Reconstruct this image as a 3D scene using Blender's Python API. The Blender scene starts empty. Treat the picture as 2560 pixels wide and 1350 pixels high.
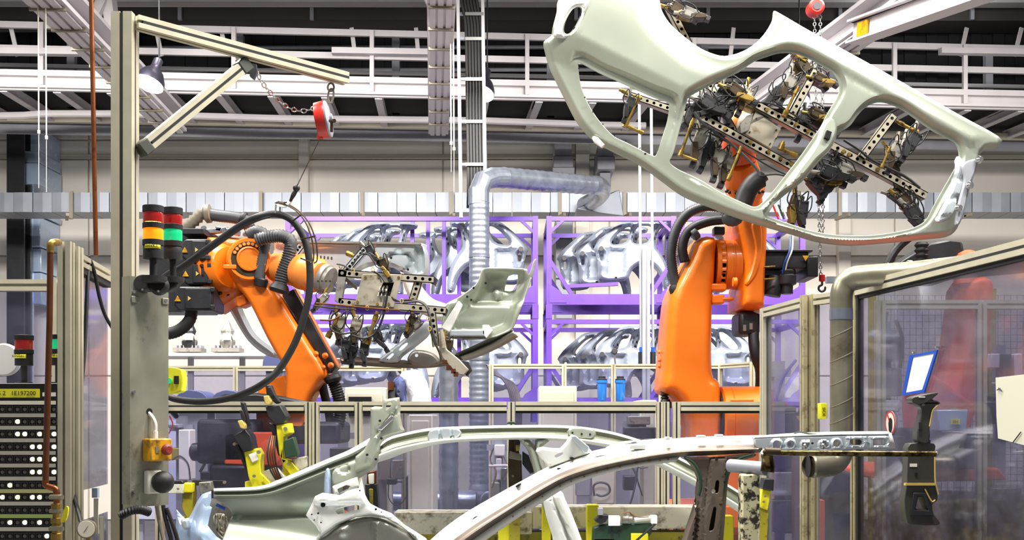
import bpy, math, random
import numpy as np
from mathutils import Vector, Matrix
from mathutils.geometry import tessellate_polygon, delaunay_2d_cdt
random.seed(7)
SC = bpy.context.scene
COL = SC.collection
V = Vector
# ---------------------------------------------------------------- camera
F, CX, HY, CZ = 2745.0, 1280.0, 1050.0, 1.6      # focal length and horizon in pixels, eye height
cam = bpy.data.cameras.new('camera')
cam.sensor_width = 36.0
cam.lens = 36.0 * F / 2560.0
cam.shift_y = (HY - 675.0) / 2560.0
cam.clip_end = 200
camo = bpy.data.objects.new('camera', cam)
camo.location = (0, 0, CZ)
camo.rotation_euler = (math.pi / 2, 0, 0)
COL.objects.link(camo)
SC.camera = camo
# ---------------------------------------------------------------- light
SC.view_settings.view_transform = 'Standard'
SC.view_settings.look = 'None'
SC.view_settings.exposure = 0.0
SC.view_settings.gamma = 1.0
SC.view_settings.use_curve_mapping = False
SC.cycles.max_bounces = 7
SC.cycles.diffuse_bounces = 3
SC.cycles.glossy_bounces = 3
SC.cycles.transmission_bounces = 4
SC.cycles.transparent_max_bounces = 24
W = bpy.data.worlds.new('hall_ambience')
SC.world = W
W.use_nodes = True
W.node_tree.nodes['Background'].inputs[0].default_value = (0.95, 0.96, 1.0, 1)
W.node_tree.nodes['Background'].inputs[1].default_value = 0.25
def area(name, loc, sx, sy, power, rot=(0, 0, 0), col=(1, 0.97, 0.92), spread=180):
    L = bpy.data.lights.new(name, 'AREA')
    L.shape = 'RECTANGLE'; L.size = sx; L.size_y = sy; L.energy = power; L.color = col; L.spread = math.radians(spread)
    o = bpy.data.objects.new(name, L)
    o.location = loc; o.rotation_euler = rot
    COL.objects.link(o)
    return o
# rows of ceiling luminaires over the work cells, and added unseen fill lights that brighten the back wall and racks
for i, (x, y, p) in enumerate(((-3.2, 3.6, 420), (0.6, 3.2, 480), (3.6, 4.0, 420), (-3.4, 7.8, 480), (0.6, 7.8, 480), (4.4, 7.8, 480))):
    area('ceiling_luminaire', (x, y, 6.6), 2.2, 0.5, p)
for i, x in enumerate((-5.6, -2.0, 1.6, 5.2)):
    area('aisle_floodlight', (x, 9.7, 5.3), 2.0, 0.4, 215, rot=(math.radians(50), 0, 0), col=(1, 0.95, 0.89), spread=130)
# ---------------------------------------------------------------- helpers
def P(x, y, d):
    return V(((x - CX) * d / F, d, CZ - (y - HY) * d / F))
def S(d):
    return d / F
def lin(c):
    return tuple(((v / 255 / 12.92) if v / 255 <= 0.04045 else ((v / 255 + 0.055) / 1.055) ** 2.4) for v in c)
MATS = {}
def mat(name, col, rough=0.5, metal=0.0, var=0.0, vscale=6.0, dirt=None, dscale=9.0, dlo=0.55, dhi=0.7, bump=0.0, bscale=60.0, emit=None, estr=1.0, spec=0.5, coat=0.0, stretch=None):
    m = bpy.data.materials.new(name)
    m.use_nodes = True
    nt = m.node_tree; N = nt.nodes; Lk = nt.links
    b = N['Principled BSDF']
    c = lin(col)
    b.inputs['Base Color'].default_value = (*c, 1)
    b.inputs['Roughness'].default_value = rough
    b.inputs['Metallic'].default_value = metal
    b.inputs['Specular IOR Level'].default_value = spec
    if coat:
        b.inputs['Coat Weight'].default_value = coat
    tc = None
    def coords():
        nonlocal tc
        if tc is None:
            g = N.new('ShaderNodeNewGeometry')
            if stretch:
                mp = N.new('ShaderNodeMapping'); mp.inputs['Scale'].default_value = stretch
                Lk.new(g.outputs['Position'], mp.inputs[0]); tc = mp.outputs[0]
            else:
                tc = g.outputs['Position']
        return tc
    out = None
    if var:
        n = N.new('ShaderNodeTexNoise'); n.inputs['Scale'].default_value = vscale; n.inputs['Detail'].default_value = 5
        Lk.new(coords(), n.inputs[0])
        r = N.new('ShaderNodeValToRGB')
        r.color_ramp.elements[0].position = 0.3; r.color_ramp.elements[1].position = 0.7
        r.color_ramp.elements[0].color = (*[v * (1 - var) for v in c], 1)
        r.color_ramp.elements[1].color = (*[min(1, v * (1 + var)) for v in c], 1)
        Lk.new(n.outputs[0], r.inputs[0]); out = r.outputs[0]
        rr = N.new('ShaderNodeMapRange'); rr.inputs[3].default_value = max(0.05, rough - 0.1); rr.inputs[4].default_value = min(1, rough + 0.1)
        Lk.new(n.outputs[0], rr.inputs[0]); Lk.new(rr.outputs[0], b.inputs['Roughness'])
    if dirt:
        n = N.new('ShaderNodeTexNoise'); n.inputs['Scale'].default_value = dscale; n.inputs['Detail'].default_value = 8; n.inputs['Roughness'].default_value = 0.65
        Lk.new(coords(), n.inputs[0])
        r = N.new('ShaderNodeMapRange'); r.inputs[1].default_value = dlo; r.inputs[2].default_value = dhi
        Lk.new(n.outputs[0], r.inputs[0])
        mx = N.new('ShaderNodeMix'); mx.data_type = 'RGBA'
        mx.inputs[6].default_value = (*c, 1); mx.inputs[7].default_value = (*lin(dirt), 1)
        Lk.new(r.outputs[0], mx.inputs[0])
        if out: Lk.new(out, mx.inputs[6])
        out = mx.outputs[2]
    if out:
        Lk.new(out, b.inputs['Base Color'])
    if bump:
        n = N.new('ShaderNodeTexNoise'); n.inputs['Scale'].default_value = bscale; n.inputs['Detail'].default_value = 4
        Lk.new(coords(), n.inputs[0])
        bp = N.new('ShaderNodeBump'); bp.inputs['Strength'].default_value = bump; bp.inputs['Distance'].default_value = 0.01
        Lk.new(n.outputs[0], bp.inputs['Height']); Lk.new(bp.outputs[0], b.inputs['Normal'])
    if emit:
        b.inputs['Emission Color'].default_value = (*lin(emit), 1)
        b.inputs['Emission Strength'].default_value = estr
    MATS[name] = m
    return m
def glassmat(name, tint, haze, hcol, scale=3.0, dirt=0.0):
    """scuffed polycarbonate: tinted see-through sheet with a hazy scratched film and fresnel gloss"""
    m = bpy.data.materials.new(name); m.use_nodes = True
    nt = m.node_tree; N = nt.nodes; Lk = nt.links
    N.remove(N['Principled BSDF'])
    o = N['Material Output']
    tr = N.new('ShaderNodeBsdfTransparent'); tr.inputs[0].default_value = (*lin(tint), 1)
    df = N.new('ShaderNodeBsdfDiffuse'); df.inputs[0].default_value = (*lin(hcol), 1)
    gl = N.new('ShaderNodeBsdfGlossy'); gl.inputs['Roughness'].default_value = 0.06
    g = N.new('ShaderNodeNewGeometry')
    n = N.new('ShaderNodeTexNoise'); n.inputs['Scale'].default_value = scale; n.inputs['Detail'].default_value = 8; n.inputs['Roughness'].default_value = 0.7
    Lk.new(g.outputs['Position'], n.inputs[0])
    mr = N.new('ShaderNodeMapRange'); mr.inputs[1].default_value = 0.35; mr.inputs[2].default_value = 0.75; mr.inputs[3].default_value = haze * 0.35; mr.inputs[4].default_value = haze * 1.8
    Lk.new(n.outputs[0], mr.inputs[0])
    m1 = N.new('ShaderNodeMixShader'); Lk.new(mr.outputs[0], m1.inputs[0]); Lk.new(tr.outputs[0], m1.inputs[1]); Lk.new(df.outputs[0], m1.inputs[2])
    lw = N.new('ShaderNodeLayerWeight'); lw.inputs[0].default_value = 0.22
    mm = N.new('ShaderNodeMath'); mm.operation = 'MULTIPLY'; mm.inputs[1].default_value = 0.55; Lk.new(lw.outputs['Fresnel'], mm.inputs[0])
    m2 = N.new('ShaderNodeMixShader'); Lk.new(mm.outputs[0], m2.inputs[0]); Lk.new(m1.outputs[0], m2.inputs[1]); Lk.new(gl.outputs[0], m2.inputs[2])
    last = m2
    if dirt:
        n2 = N.new('ShaderNodeTexNoise'); n2.inputs['Scale'].default_value = 26; n2.inputs['Detail'].default_value = 6; n2.inputs['Roughness'].default_value = 0.6
        Lk.new(g.outputs['Position'], n2.inputs[0])
        r2 = N.new('ShaderNodeMapRange'); r2.inputs[1].default_value = 0.25; r2.inputs[2].default_value = 0.72
        Lk.new(n2.outputs[0], r2.inputs[0])
        sx = N.new('ShaderNodeSeparateXYZ'); Lk.new(g.outputs['Position'], sx.inputs[0])
        rz = N.new('ShaderNodeMapRange'); rz.inputs[1].default_value = 1.45; rz.inputs[2].default_value = 1.1; rz.inputs[3].default_value = 0; rz.inputs[4].default_value = 1
        Lk.new(sx.outputs[2], rz.inputs[0])
        m0 = N.new('ShaderNodeMath'); m0.operation = 'MULTIPLY'; Lk.new(r2.outputs[0], m0.inputs[0]); Lk.new(rz.outputs[0], m0.inputs[1])
        mb = N.new('ShaderNodeMath'); mb.operation = 'MULTIPLY'; mb.inputs[1].default_value = dirt; Lk.new(m0.outputs[0], mb.inputs[0])
        d2 = N.new('ShaderNodeBsdfDiffuse'); d2.inputs[0].default_value = (*lin((60, 48, 42)), 1)
        m3 = N.new('ShaderNodeMixShader'); Lk.new(mb.outputs[0], m3.inputs[0]); Lk.new(m2.outputs[0], m3.inputs[1]); Lk.new(d2.outputs[0], m3.inputs[2])
        last = m3
    Lk.new(last.outputs[0], o.inputs[0])
    MATS[name] = m
    return m
ORG = {}
def thing(name, label, cat, loc=(0, 0, 0), group=None, kind=None):
    o = bpy.data.objects.new(name, None)
    o.empty_display_size = 0.1
    COL.objects.link(o)
    o.location = loc
    ORG[o] = V(loc)
    if kind: o['kind'] = kind
    if label: o['label'] = label
    if cat: o['category'] = cat
    if group: o['group'] = group
    return o
def frame_of(z, up=(0, 0, 1)):
    z = V(z).normalized()
    u = V(up)
    if abs(z.dot(u.normalized())) > 0.995:
        u = V((0, 1, 0)) if abs(z.y) < 0.9 else V((1, 0, 0))
    x = u.cross(z).normalized()
    y = z.cross(x).normalized()
    return x, y, z
class M:
    def __init__(s):
        s.v = []; s.f = []
    def add(s, vs, fs):
        b = len(s.v)
        s.v += [V(p) for p in vs]
        s.f += [tuple(i + b for i in f) for f in fs]
        return s
    def box(s, c, size, rz=0.0, R=None):
        c = V(c); h = V(size) * 0.5
        R = R or Matrix.Rotation(rz, 3, 'Z')
        vs = [c + R @ V((sx * h.x, sy * h.y, sz * h.z)) for sx in (-1, 1) for sy in (-1, 1) for sz in (-1, 1)]
        return s.add(vs, [(0, 1, 3, 2), (4, 6, 7, 5), (0, 4, 5, 1), (2, 3, 7, 6), (0, 2, 6, 4), (1, 5, 7, 3)])
    def span(s, a, b):
        a = V(a); b = V(b)
        return s.box((a + b) / 2, (abs(b.x - a.x), abs(b.y - a.y), abs(b.z - a.z)))
    def prof(s, p, q, poly, up=(0, 0, 1), cap=True):
        p = V(p); q = V(q)
        x, y, z = frame_of(q - p, up)
        n = len(poly)
        vs = [p + x * a + y * b for a, b in poly] + [q + x * a + y * b for a, b in poly]
        fs = [(i, (i + 1) % n, n + (i + 1) % n, n + i) for i in range(n)]
        if cap:
            if n <= 4:
                fs += [tuple(range(n))[::-1], tuple(range(n, 2 * n))]
            else:
                tri = tessellate_polygon([[V((a, b, 0)) for a, b in poly]])
                fs += [tuple(t) for t in tri] + [tuple(i + n for i in t) for t in tri]
        return s.add(vs, fs)
    def bar(s, p, q, w, h=None, up=(0, 0, 1)):
        h = w if h is None else h
        w /= 2; h /= 2
        return s.prof(p, q, [(-w, -h), (w, -h), (w, h), (-w, h)], up)
    def tube(s, pts, r, n=10, cap=True, closed=False):
        pts = [V(p) for p in pts]
        k = len(pts)
        rs = r if isinstance(r, (list, tuple)) else [r] * k
        rings = []
        x = None
        for i in range(k):
            if closed:
                t = pts[(i + 1) % k] - pts[i - 1]
            else:
                t = pts[min(i + 1, k - 1)] - pts[max(i - 1, 0)]
            t.normalize()
            if x is None:
                x, y, _ = frame_of(t)
            else:
                x = (x - t * x.dot(t)).normalized()
                y = t.cross(x)
            rings.append([pts[i] + (x * math.cos(a) + y * math.sin(a)) * rs[i] for a in [2 * math.pi * j / n for j in range(n)]])
        vs = [p for rg in rings for p in rg]
        fs = []
        for i in range(k if closed else k - 1):
            a = i * n; b = ((i + 1) % k) * n
            fs += [(a + j, a + (j + 1) % n, b + (j + 1) % n, b + j) for j in range(n)]
        if cap and not closed:
            fs += [tuple(range(n))[::-1], tuple(range((k - 1) * n, k * n))]
        return s.add(vs, fs)
    def cyl(s, p, q, r, n=16, r2=None):
        return s.tube([p, q], [r, r if r2 is None else r2], n)
    def lathe(s, p, d, prof, n=20, up=(0, 0, 1)):
        p = V(p); x, y, z = frame_of(d, up)
        vs = []
        for t, r in prof:
            vs += [p + z * t + (x * math.cos(a) + y * math.sin(a)) * r for a in [2 * math.pi * j / n for j in range(n)]]
        k = len(prof)
        fs = []
        for i in range(k - 1):
            fs += [(i * n + j, i * n + (j + 1) % n, (i + 1) * n + (j + 1) % n, (i + 1) * n + j) for j in range(n)]
        fs += [tuple(range(n))[::-1], tuple(range((k - 1) * n, k * n))]
        return s.add(vs, fs)
    def prism(s, loops, off):
        """loops: outer and hole outlines as 3-D points; off: extrusion vector"""
        off = V(off)
        loops = [[V(p) for p in l] for l in loops]
        tri = tessellate_polygon(loops)
        flat = [p for l in loops for p in l]
        n = len(flat)
        fs = [tuple(t) for t in tri] + [tuple(i + n for i in t)[::-1] for t in tri]
        b = 0
        for l in loops:
            k = len(l)
            fs += [(b + i, b + (i + 1) % k, n + b + (i + 1) % k, n + b + i) for i in range(k)]
            b += k
        return s.add(flat + [p + off for p in flat], fs)
    def ball(s, c, r, n=14, sq=(1, 1, 1)):
        c = V(c); k = max(6, n // 2 + 1)
        vs = []
        for i in range(1, k):
            th = math.pi * i / k
            for j in range(n):
                ph = 2 * math.pi * j / n
                vs.append(c + V((math.sin(th) * math.cos(ph) * sq[0], math.sin(th) * math.sin(ph) * sq[1], math.cos(th) * sq[2])) * r)
        t = len(vs); vs += [c + V((0, 0, r * sq[2])), c - V((0, 0, r * sq[2]))]
        fs = []
        for i in range(k - 2):
            fs += [(i * n + j, (i + 1) * n + j, (i + 1) * n + (j + 1) % n, i * n + (j + 1) % n) for j in range(n)]
        fs += [(t, j, (j + 1) % n) for j in range(n)] + [(t + 1, (k - 2) * n + (j + 1) % n, (k - 2) * n + j) for j in range(n)]
        return s.add(vs, fs)
    def grid(s, rows):
        n = len(rows[0])
        vs = [p for r in rows for p in r]
        return s.add(vs, [(i * n + j, i * n + j + 1, (i + 1) * n + j + 1, (i + 1) * n + j) for i in range(len(rows) - 1) for j in range(n - 1)])
    def done(s, name, m, parent=None, bevel=0.0, solid=0.0, angle=35, label=None, cat=None, group=None, kind=None, flat=False, origin=None):
        me = bpy.data.meshes.new(name)
        if parent is not None:
            org = ORG[parent]
        else:
            a = np.array([tuple(p) for p in s.v])
            org = V(origin) if origin is not None else V(((a[:, 0].min() + a[:, 0].max()) / 2, (a[:, 1].min() + a[:, 1].max()) / 2, a[:, 2].min()))
        me.from_pydata([tuple(p - org) for p in s.v], [], s.f)
        if not flat:
            me.polygons.foreach_set('use_smooth', [True] * len(me.polygons))
            me.set_sharp_from_angle(angle=math.radians(angle))
        import bmesh
        bm = bmesh.new(); bm.from_mesh(me); bmesh.ops.recalc_face_normals(bm, faces=bm.faces[:]); bm.to_mesh(me); bm.free()
        me.materials.append(MATS[m] if isinstance(m, str) else m)
        o = bpy.data.objects.new(name, me)
        COL.objects.link(o)
        if parent is not None:
            o.parent = parent
            ORG[o] = org
        else:
            o.location = org
            ORG[o] = org
        if solid:
            md = o.modifiers.new('sheet', 'SOLIDIFY'); md.thickness = solid; md.offset = 0
        if bevel:
            md = o.modifiers.new('edges', 'BEVEL'); md.width = bevel; md.segments = 2; md.limit_method = 'ANGLE'; md.angle_limit = math.radians(40)
        if label: o['label'] = label
        if cat: o['category'] = cat
        if group: o['group'] = group
        if kind: o['kind'] = kind
        return o
def copy_tree(o, delta, parent=None):
    c = o.copy(); COL.objects.link(c)
    if parent is None:
        c.location = o.location + V(delta)
    else:
        c.parent = parent
    for k in list(o.children):
        copy_tree(k, delta, c)
    return c
def place(o, name, parent, loc, rot=None):
    """a copy of a piece sharing its mesh, as a child of parent at world point loc"""
    c = bpy.data.objects.new(name, o.data if hasattr(o, 'data') else o); COL.objects.link(c)
    c.parent = parent
    c.location = V(loc) - ORG[parent]
    if rot is not None: c.rotation_euler = rot
    ORG[c] = V(loc)
    return c
def catmull(pts, per=6, closed=False):
    pts = [V(p) if not isinstance(p, Vector) else p for p in pts]
    n = len(pts); out = []
    for i in range(n if closed else n - 1):
        if closed:
            a, b, c, d = pts[i - 1], pts[i], pts[(i + 1) % n], pts[(i + 2) % n]
        else:
            b, c = pts[i], pts[i + 1]
            a = pts[i - 1] if i > 0 else b * 2 - c
            d = pts[i + 2] if i + 2 < n else c * 2 - b
        for k in range(per):
            t = k / per
            out.append(0.5 * ((2 * b) + (c - a) * t + (2 * a - 5 * b + 4 * c - d) * t * t + (3 * b - a - 3 * c + d) * t ** 3))
    if not closed: out.append(pts[-1].copy())
    return out
def resample(pts, n):
    pts = [V(p) for p in pts]
    L = [0.0]
    for a, b in zip(pts, pts[1:]): L.append(L[-1] + (b - a).length)
    out = []; j = 0
    for i in range(n):
        t = L[-1] * i / (n - 1)
        while j < len(L) - 2 and L[j + 1] < t: j += 1
        d = L[j + 1] - L[j]
        out.append(pts[j].lerp(pts[j + 1], 0 if d == 0 else (t - L[j]) / d))
    return out
def line_px(pts, n=0, per=5):
    """(px, py, depth) control points -> smooth 3-D polyline"""
    q = catmull([P(*p) for p in pts], per)
    return resample(q, n) if n else q
def strips(lines, n=40):
    m = M()
    return m.grid([line_px(l, n) for l in lines])
def inside(poly, X, Y):
    r = np.zeros(X.shape, bool)
    n = len(poly)
    for i in range(n):
        x1, y1 = poly[i]; x2, y2 = poly[(i + 1) % n]
        if y1 == y2: continue
        c = ((y1 > Y) != (y2 > Y)) & (X < (x2 - x1) * (Y - y1) / (y2 - y1) + x1)
        r ^= c
    return r
def dist(poly, X, Y):
    D = np.full(X.shape, 1e9)
    n = len(poly)
    for i in range(n):
        x1, y1 = poly[i]; x2, y2 = poly[(i + 1) % n]
        dx, dy = x2 - x1, y2 - y1
        L = dx * dx + dy * dy
        if L == 0: continue
        t = np.clip(((X - x1) * dx + (Y - y1) * dy) / L, 0, 1)
        D = np.minimum(D, np.hypot(X - x1 - t * dx, Y - y1 - t * dy))
    return D
def sst(x, a, b):
    t = np.clip((x - a) / (b - a), 0, 1)
    return t * t * (3 - 2 * t)
def dens(poly, step):
    out = []
    n = len(poly)
    for i in range(n):
        x1, y1 = poly[i]; x2, y2 = poly[(i + 1) % n]
        k = max(1, int(math.hypot(x2 - x1, y2 - y1) / step))
        out += [(x1 + (x2 - x1) * j / k, y1 + (y2 - y1) * j / k) for j in range(k)]
    return out
def smooth2(poly, per=4, closed=True):
    return [(p.x, p.y) for p in catmull([V((a, b, 0)) for a, b in poly], per, closed)]
def relief(outer, holes, hfun, depth, step=10.0, smooth=True, per=4, rings=(0.35, 0.8, 1.3, 1.9, 2.6)):
    """a pressed sheet: outline and cut-outs traced in pixels at a given distance, raised towards the viewer by hfun(x, y, d_outer, [d_hole]) metres.
    depth: number or function (x, y) -> distance"""
    if smooth:
        outer = smooth2(outer, per); holes = [smooth2(h, per) for h in holes]
    loops = [dens(outer, step)] + [dens(h, step) for h in holes]
    pts = []; edges = []
    for l in loops:
        b = len(pts); k = len(l)
        pts += l
        edges += [(b + i, b + (i + 1) % k) for i in range(k)]
    xs = [p[0] for p in loops[0]]; ys = [p[1] for p in loops[0]]
    gx, gy = np.meshgrid(np.arange(min(xs), max(xs), step), np.arange(min(ys), max(ys), step))
    gx = gx + (np.arange(gx.shape[0]) % 2)[:, None] * step * 0.5
    gx = gx.ravel(); gy = gy.ravel()
    ok = inside(loops[0], gx, gy)
    for h in loops[1:]: ok &= ~inside(h, gx, gy)
    gx = gx[ok]; gy = gy[ok]
    dm = np.full(gx.shape, 1e9)
    for l in loops: dm = np.minimum(dm, dist(l, gx, gy))
    ok = dm > step * (rings[-1] + 0.5)
    # rows of points parallel to every edge keep the rolled edges and flange steps clean
    for rk in rings:
        cx = []; cy = []
        for li, l in enumerate(loops):
            k = len(l)
            ar = sum(l[i - 1][0] * l[i][1] - l[i][0] * l[i - 1][1] for i in range(k))
            sg = (1 if ar > 0 else -1) * (1 if li == 0 else -1)
            for i in range(k):
                tx = l[(i + 1) % k][0] - l[i - 1][0]; ty = l[(i + 1) % k][1] - l[i - 1][1]
                q = math.hypot(tx, ty) or 1
                cx.append(l[i][0] - ty / q * sg * rk * step); cy.append(l[i][1] + tx / q * sg * rk * step)
        cx = np.array(cx); cy = np.array(cy)
        k2 = inside(loops[0], cx, cy)
        for h in loops[1:]: k2 &= ~inside(h, cx, cy)
        d2 = np.full(cx.shape, 1e9)
        for l in loops: d2 = np.minimum(d2, dist(l, cx, cy))
        k2 &= d2 > rk * step * 0.93
        pts += list(zip(cx[k2].tolist(), cy[k2].tolist()))
    pts += list(zip(gx[ok].tolist(), gy[ok].tolist()))
    r = delaunay_2d_cdt([V(p) for p in pts], edges, [], 0, 1e-4)
    vs = np.array([tuple(p) for p in r[0]])
    tri = np.array(r[2])
    c = vs[tri].mean(1)
    keep = inside(loops[0], c[:, 0], c[:, 1])
    for h in loops[1:]: keep &= ~inside(h, c[:, 0], c[:, 1])
    tri = tri[keep]
    do = dist(loops[0], vs[:, 0], vs[:, 1])
    dh = [dist(h, vs[:, 0], vs[:, 1]) for h in loops[1:]]
    H = hfun(vs[:, 0], vs[:, 1], do, dh)
    H = np.broadcast_to(H, vs[:, 0].shape)
    m = M()
    out = []
    for i in range(len(vs)):
        d = depth(vs[i, 0], vs[i, 1]) if callable(depth) else depth
        p = P(vs[i, 0], vs[i, 1], d)
        p.y -= float(H[i])
        out.append(p)
    m.add(out, [tuple(int(k) for k in t) for t in tri])
    return m
def alu(w, h, nx=1, ny=1, sw=0.009, sd=0.010):
    sw *= 1.25; sd = min(sd * 1.6, w * 0.4, h * 0.4)
    """section of slotted aluminium profile: w across x, h across y, nx / ny slots per face"""
    a, b = w / 2, h / 2
    def face(L, k):
        c = [(-L + (2 * L) * (i + 0.5) / k) for i in range(k)]
        return c
    p = []
    e = sw / 2
    for c in face(a, nx): p += [(c - e, -b), (c - e, -b + sd), (c + e, -b + sd), (c + e, -b)]
    p = [(-a, -b)] + p + [(a, -b)]
    for c in face(b, ny): p += [(a, c - e), (a - sd, c - e), (a - sd, c + e), (a, c + e)]
    p += [(a, b)]
    for c in face(a, nx)[::-1]: p += [(c + e, b), (c + e, b - sd), (c - e, b - sd), (c - e, b)]
    p += [(-a, b)]
    for c in face(b, ny)[::-1]: p += [(-a, c + e), (-a + sd, c + e), (-a + sd, c - e), (-a, c - e)]
    return p
def ibeam(w, h, t, f):
    a, b = w / 2, h / 2
    return [(-a, -b), (a, -b), (a, -b + f), (t / 2, -b + f), (t / 2, b - f), (a, b - f), (a, b), (-a, b), (-a, b - f), (-t / 2, b - f), (-t / 2, -b + f), (-a, -b + f)]
def lettering(body, loc, size, m, parent, rot=(math.pi / 2, 0, 0), name='lettering', align='CENTER'):
    c = bpy.data.curves.new(name, 'FONT')
    c.body = body; c.size = size; c.align_x = align; c.align_y = 'CENTER'; c.extrude = 0.0004; c.resolution_u = 2
    c.materials.append(MATS[m])
    tmp = bpy.data.objects.new(name, c)
    me = bpy.data.meshes.new_from_object(tmp)
    bpy.data.objects.remove(tmp)
    o = bpy.data.objects.new(name, me); COL.objects.link(o)
    o.parent = parent; o.location = V(loc) - ORG[parent]; o.rotation_euler = rot
    return o
def corr(path, r, pitch, depth, n=12):
    """points and radii of a corrugated hose along a path"""
    L = sum((b - a).length for a, b in zip(path, path[1:]))
    k = max(8, int(L / pitch * 2))
    q = resample(path, k)
    return q, [r + (depth if i % 2 else -depth) * 0.5 for i in range(k)]
def chain(name, root, pts, L, r, m):
    """links along a polyline as separate pieces sharing one mesh"""
    path = resample(pts, max(3, int(sum((V(b) - V(a)).length for a, b in zip(pts, pts[1:])) / (L * 0.78)) + 1))
    base = M(); w = L * 0.3
    loop = [V((math.cos(a) * w, 0, math.sin(a) * w + (1 if math.sin(a) > 0 else -1) * (L / 2 - w - r))) for a in [2 * math.pi * (i + 0.5) / 10 for i in range(10)]]
    base.tube(loop, r, 5, closed=True)
    me = None
    for i, (a, b) in enumerate(zip(path, path[1:])):
        q = (b - a).to_track_quat('Z', 'Y')
        e = (q.to_matrix() @ Matrix.Rotation(math.pi / 2 * (i % 2) + 0.4, 3, 'Z')).to_euler()
        c = (a + b) / 2
        if me is None:
            o = base.done(name, m, None, origin=(0, 0, 0)); me = o.data
            o.parent = root
            o.location = c - ORG[root]; o.rotation_euler = e
        else:
            place(me, name, root, c, e)
# ---------------------------------------------------------------- materials
mat('wall_paint', (234, 228, 218), 0.7, var=0.04, vscale=1.2)
mat('wall_trim', (205, 198, 180), 0.6)
mat('dark_cladding', (20, 19, 22), 0.9, var=0.25, vscale=2)
mat('roof_sheet', (58, 55, 54), 0.85, var=0.12, vscale=3)
mat('floor_concrete', (120, 118, 116), 0.6, var=0.15, vscale=2, dirt=(80, 78, 76), dscale=4)
mat('white_steel', (196, 192, 194), 0.5, var=0.05, vscale=3)
mat('grey_steel', (150, 152, 160), 0.5, 0.2, var=0.08)
mat('galvanised', (150, 157, 170), 0.3, 0.8, var=0.14, vscale=9)
mat('galvanised_old', (142, 138, 118), 0.36, 0.75, var=0.18, vscale=9, dirt=(110, 102, 80), dscale=5, dlo=0.58, dhi=0.75)
mat('duct_sheet', (128, 133, 142), 0.45, 0.35, var=0.08, vscale=4)
mat('aluminium', (190, 184, 160), 0.42, 0.25, var=0.06, vscale=14)
mat('aluminium_dirty', (176, 166, 132), 0.45, 0.4, var=0.08, vscale=14, dirt=(92, 74, 44), dscale=16, dlo=0.55, dhi=0.72)
mat('slot_black', (22, 21, 20), 0.7)
mat('purple_paint', (84, 46, 156), 0.42, var=0.06)
mat('orange_paint', (238, 118, 14), 0.36, var=0.05, vscale=5, coat=0.15)
mat('orange_light', (240, 140, 60), 0.36, var=0.05, vscale=5, coat=0.15)
mat('red_orange_paint', (226, 92, 50), 0.4, var=0.06)
mat('motor_black', (34, 34, 38), 0.45, var=0.12, bump=0.08)
mat('rubber_black', (22, 21, 21), 0.55, bump=0.06)
mat('hose_grey', (62, 63, 66), 0.5)
mat('body_steel', (168, 174, 158), 0.36, 0.35, var=0.03, vscale=3, coat=0.1)
mat('body_steel_cool', (196, 204, 208), 0.33, 0.55, var=0.05, vscale=4)
mat('body_blue', (180, 200, 228), 0.25, 0.35, var=0.03, coat=0.3)
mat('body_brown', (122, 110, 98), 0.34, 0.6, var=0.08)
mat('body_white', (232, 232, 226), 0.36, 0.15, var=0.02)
mat('rack_part_steel', (150, 158, 172), 0.38, 0.4, var=0.15, vscale=8)
mat('gripper_plate', (176, 168, 150), 0.42, 0.5, var=0.08, dirt=(128, 112, 84), dscale=14)
mat('brass', (156, 128, 62), 0.36, 0.75, var=0.15, dirt=(64, 50, 26), dscale=18, dlo=0.5, dhi=0.7)
mat('dark_bronze', (64, 52, 34), 0.45, 0.5, var=0.3, vscale=20)
mat('clamp_grey', (140, 136, 128), 0.5, 0.4, var=0.15, dirt=(66, 60, 52), dscale=20)
mat('black_hole', (8, 8, 8), 0.9)
mat('copper', (150, 88, 54), 0.3, 0.9, var=0.12, vscale=10, dirt=(92, 48, 26), dscale=12)
mat('copper_dark', (104, 62, 38), 0.4, 0.7, var=0.2, vscale=12)
mat('red_paint', (196, 40, 24), 0.35, var=0.08)
mat('yellow_paint', (222, 212, 30), 0.42, var=0.05, dirt=(120, 108, 40), dscale=22, dlo=0.6, dhi=0.72)
mat('yellow_olive', (150, 138, 28), 0.5, var=0.15, dirt=(60, 54, 20), dscale=20)
mat('yellow_label', (226, 222, 40), 0.5)
mat('white_label', (232, 228, 214), 0.5)
mat('lettering_black', (20, 20, 20), 0.6)
mat('lettering_white', (235, 235, 235), 0.6)
mat('chrome', (210, 208, 204), 0.18, 0.95)
mat('dirty_rod', (120, 104, 64), 0.25, 0.9, dirt=(46, 36, 20), dscale=30, dlo=0.45, dhi=0.6)
mat('dark_bezel', (28, 24, 24), 0.5)
mat('lens_off', (92, 84, 74), 0.35)
mat('lens_on', (240, 240, 200), 0.35, emit=(255, 250, 190), estr=2.2)
mat('lens_red', (150, 22, 18), 0.15, coat=0.4, emit=(180, 20, 10), estr=0.12)
mat('lens_amber', (255, 150, 20), 0.2, emit=(255, 108, 0), estr=1.5)
mat('lens_green', (20, 170, 110), 0.2, emit=(20, 210, 130), estr=0.55)
mat('plate_grey', (150, 148, 132), 0.45, 0.45, var=0.1, vscale=10, dirt=(70, 58, 38), dscale=7, dlo=0.6, dhi=0.76)
mat('yellow_box', (214, 158, 16), 0.45, dirt=(84, 52, 14), dscale=14, dlo=0.48, dhi=0.66)
mat('dirty_white', (206, 198, 178), 0.6, dirt=(92, 78, 58), dscale=16, dlo=0.5, dhi=0.68)
mat('chipped_paint', (196, 190, 152), 0.5, dirt=(38, 32, 22), dscale=34, dlo=0.47, dhi=0.54)
mat('tool_grey', (58, 56, 50), 0.45, var=0.08)
mat('tool_trim', (196, 172, 92), 0.4)
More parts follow.
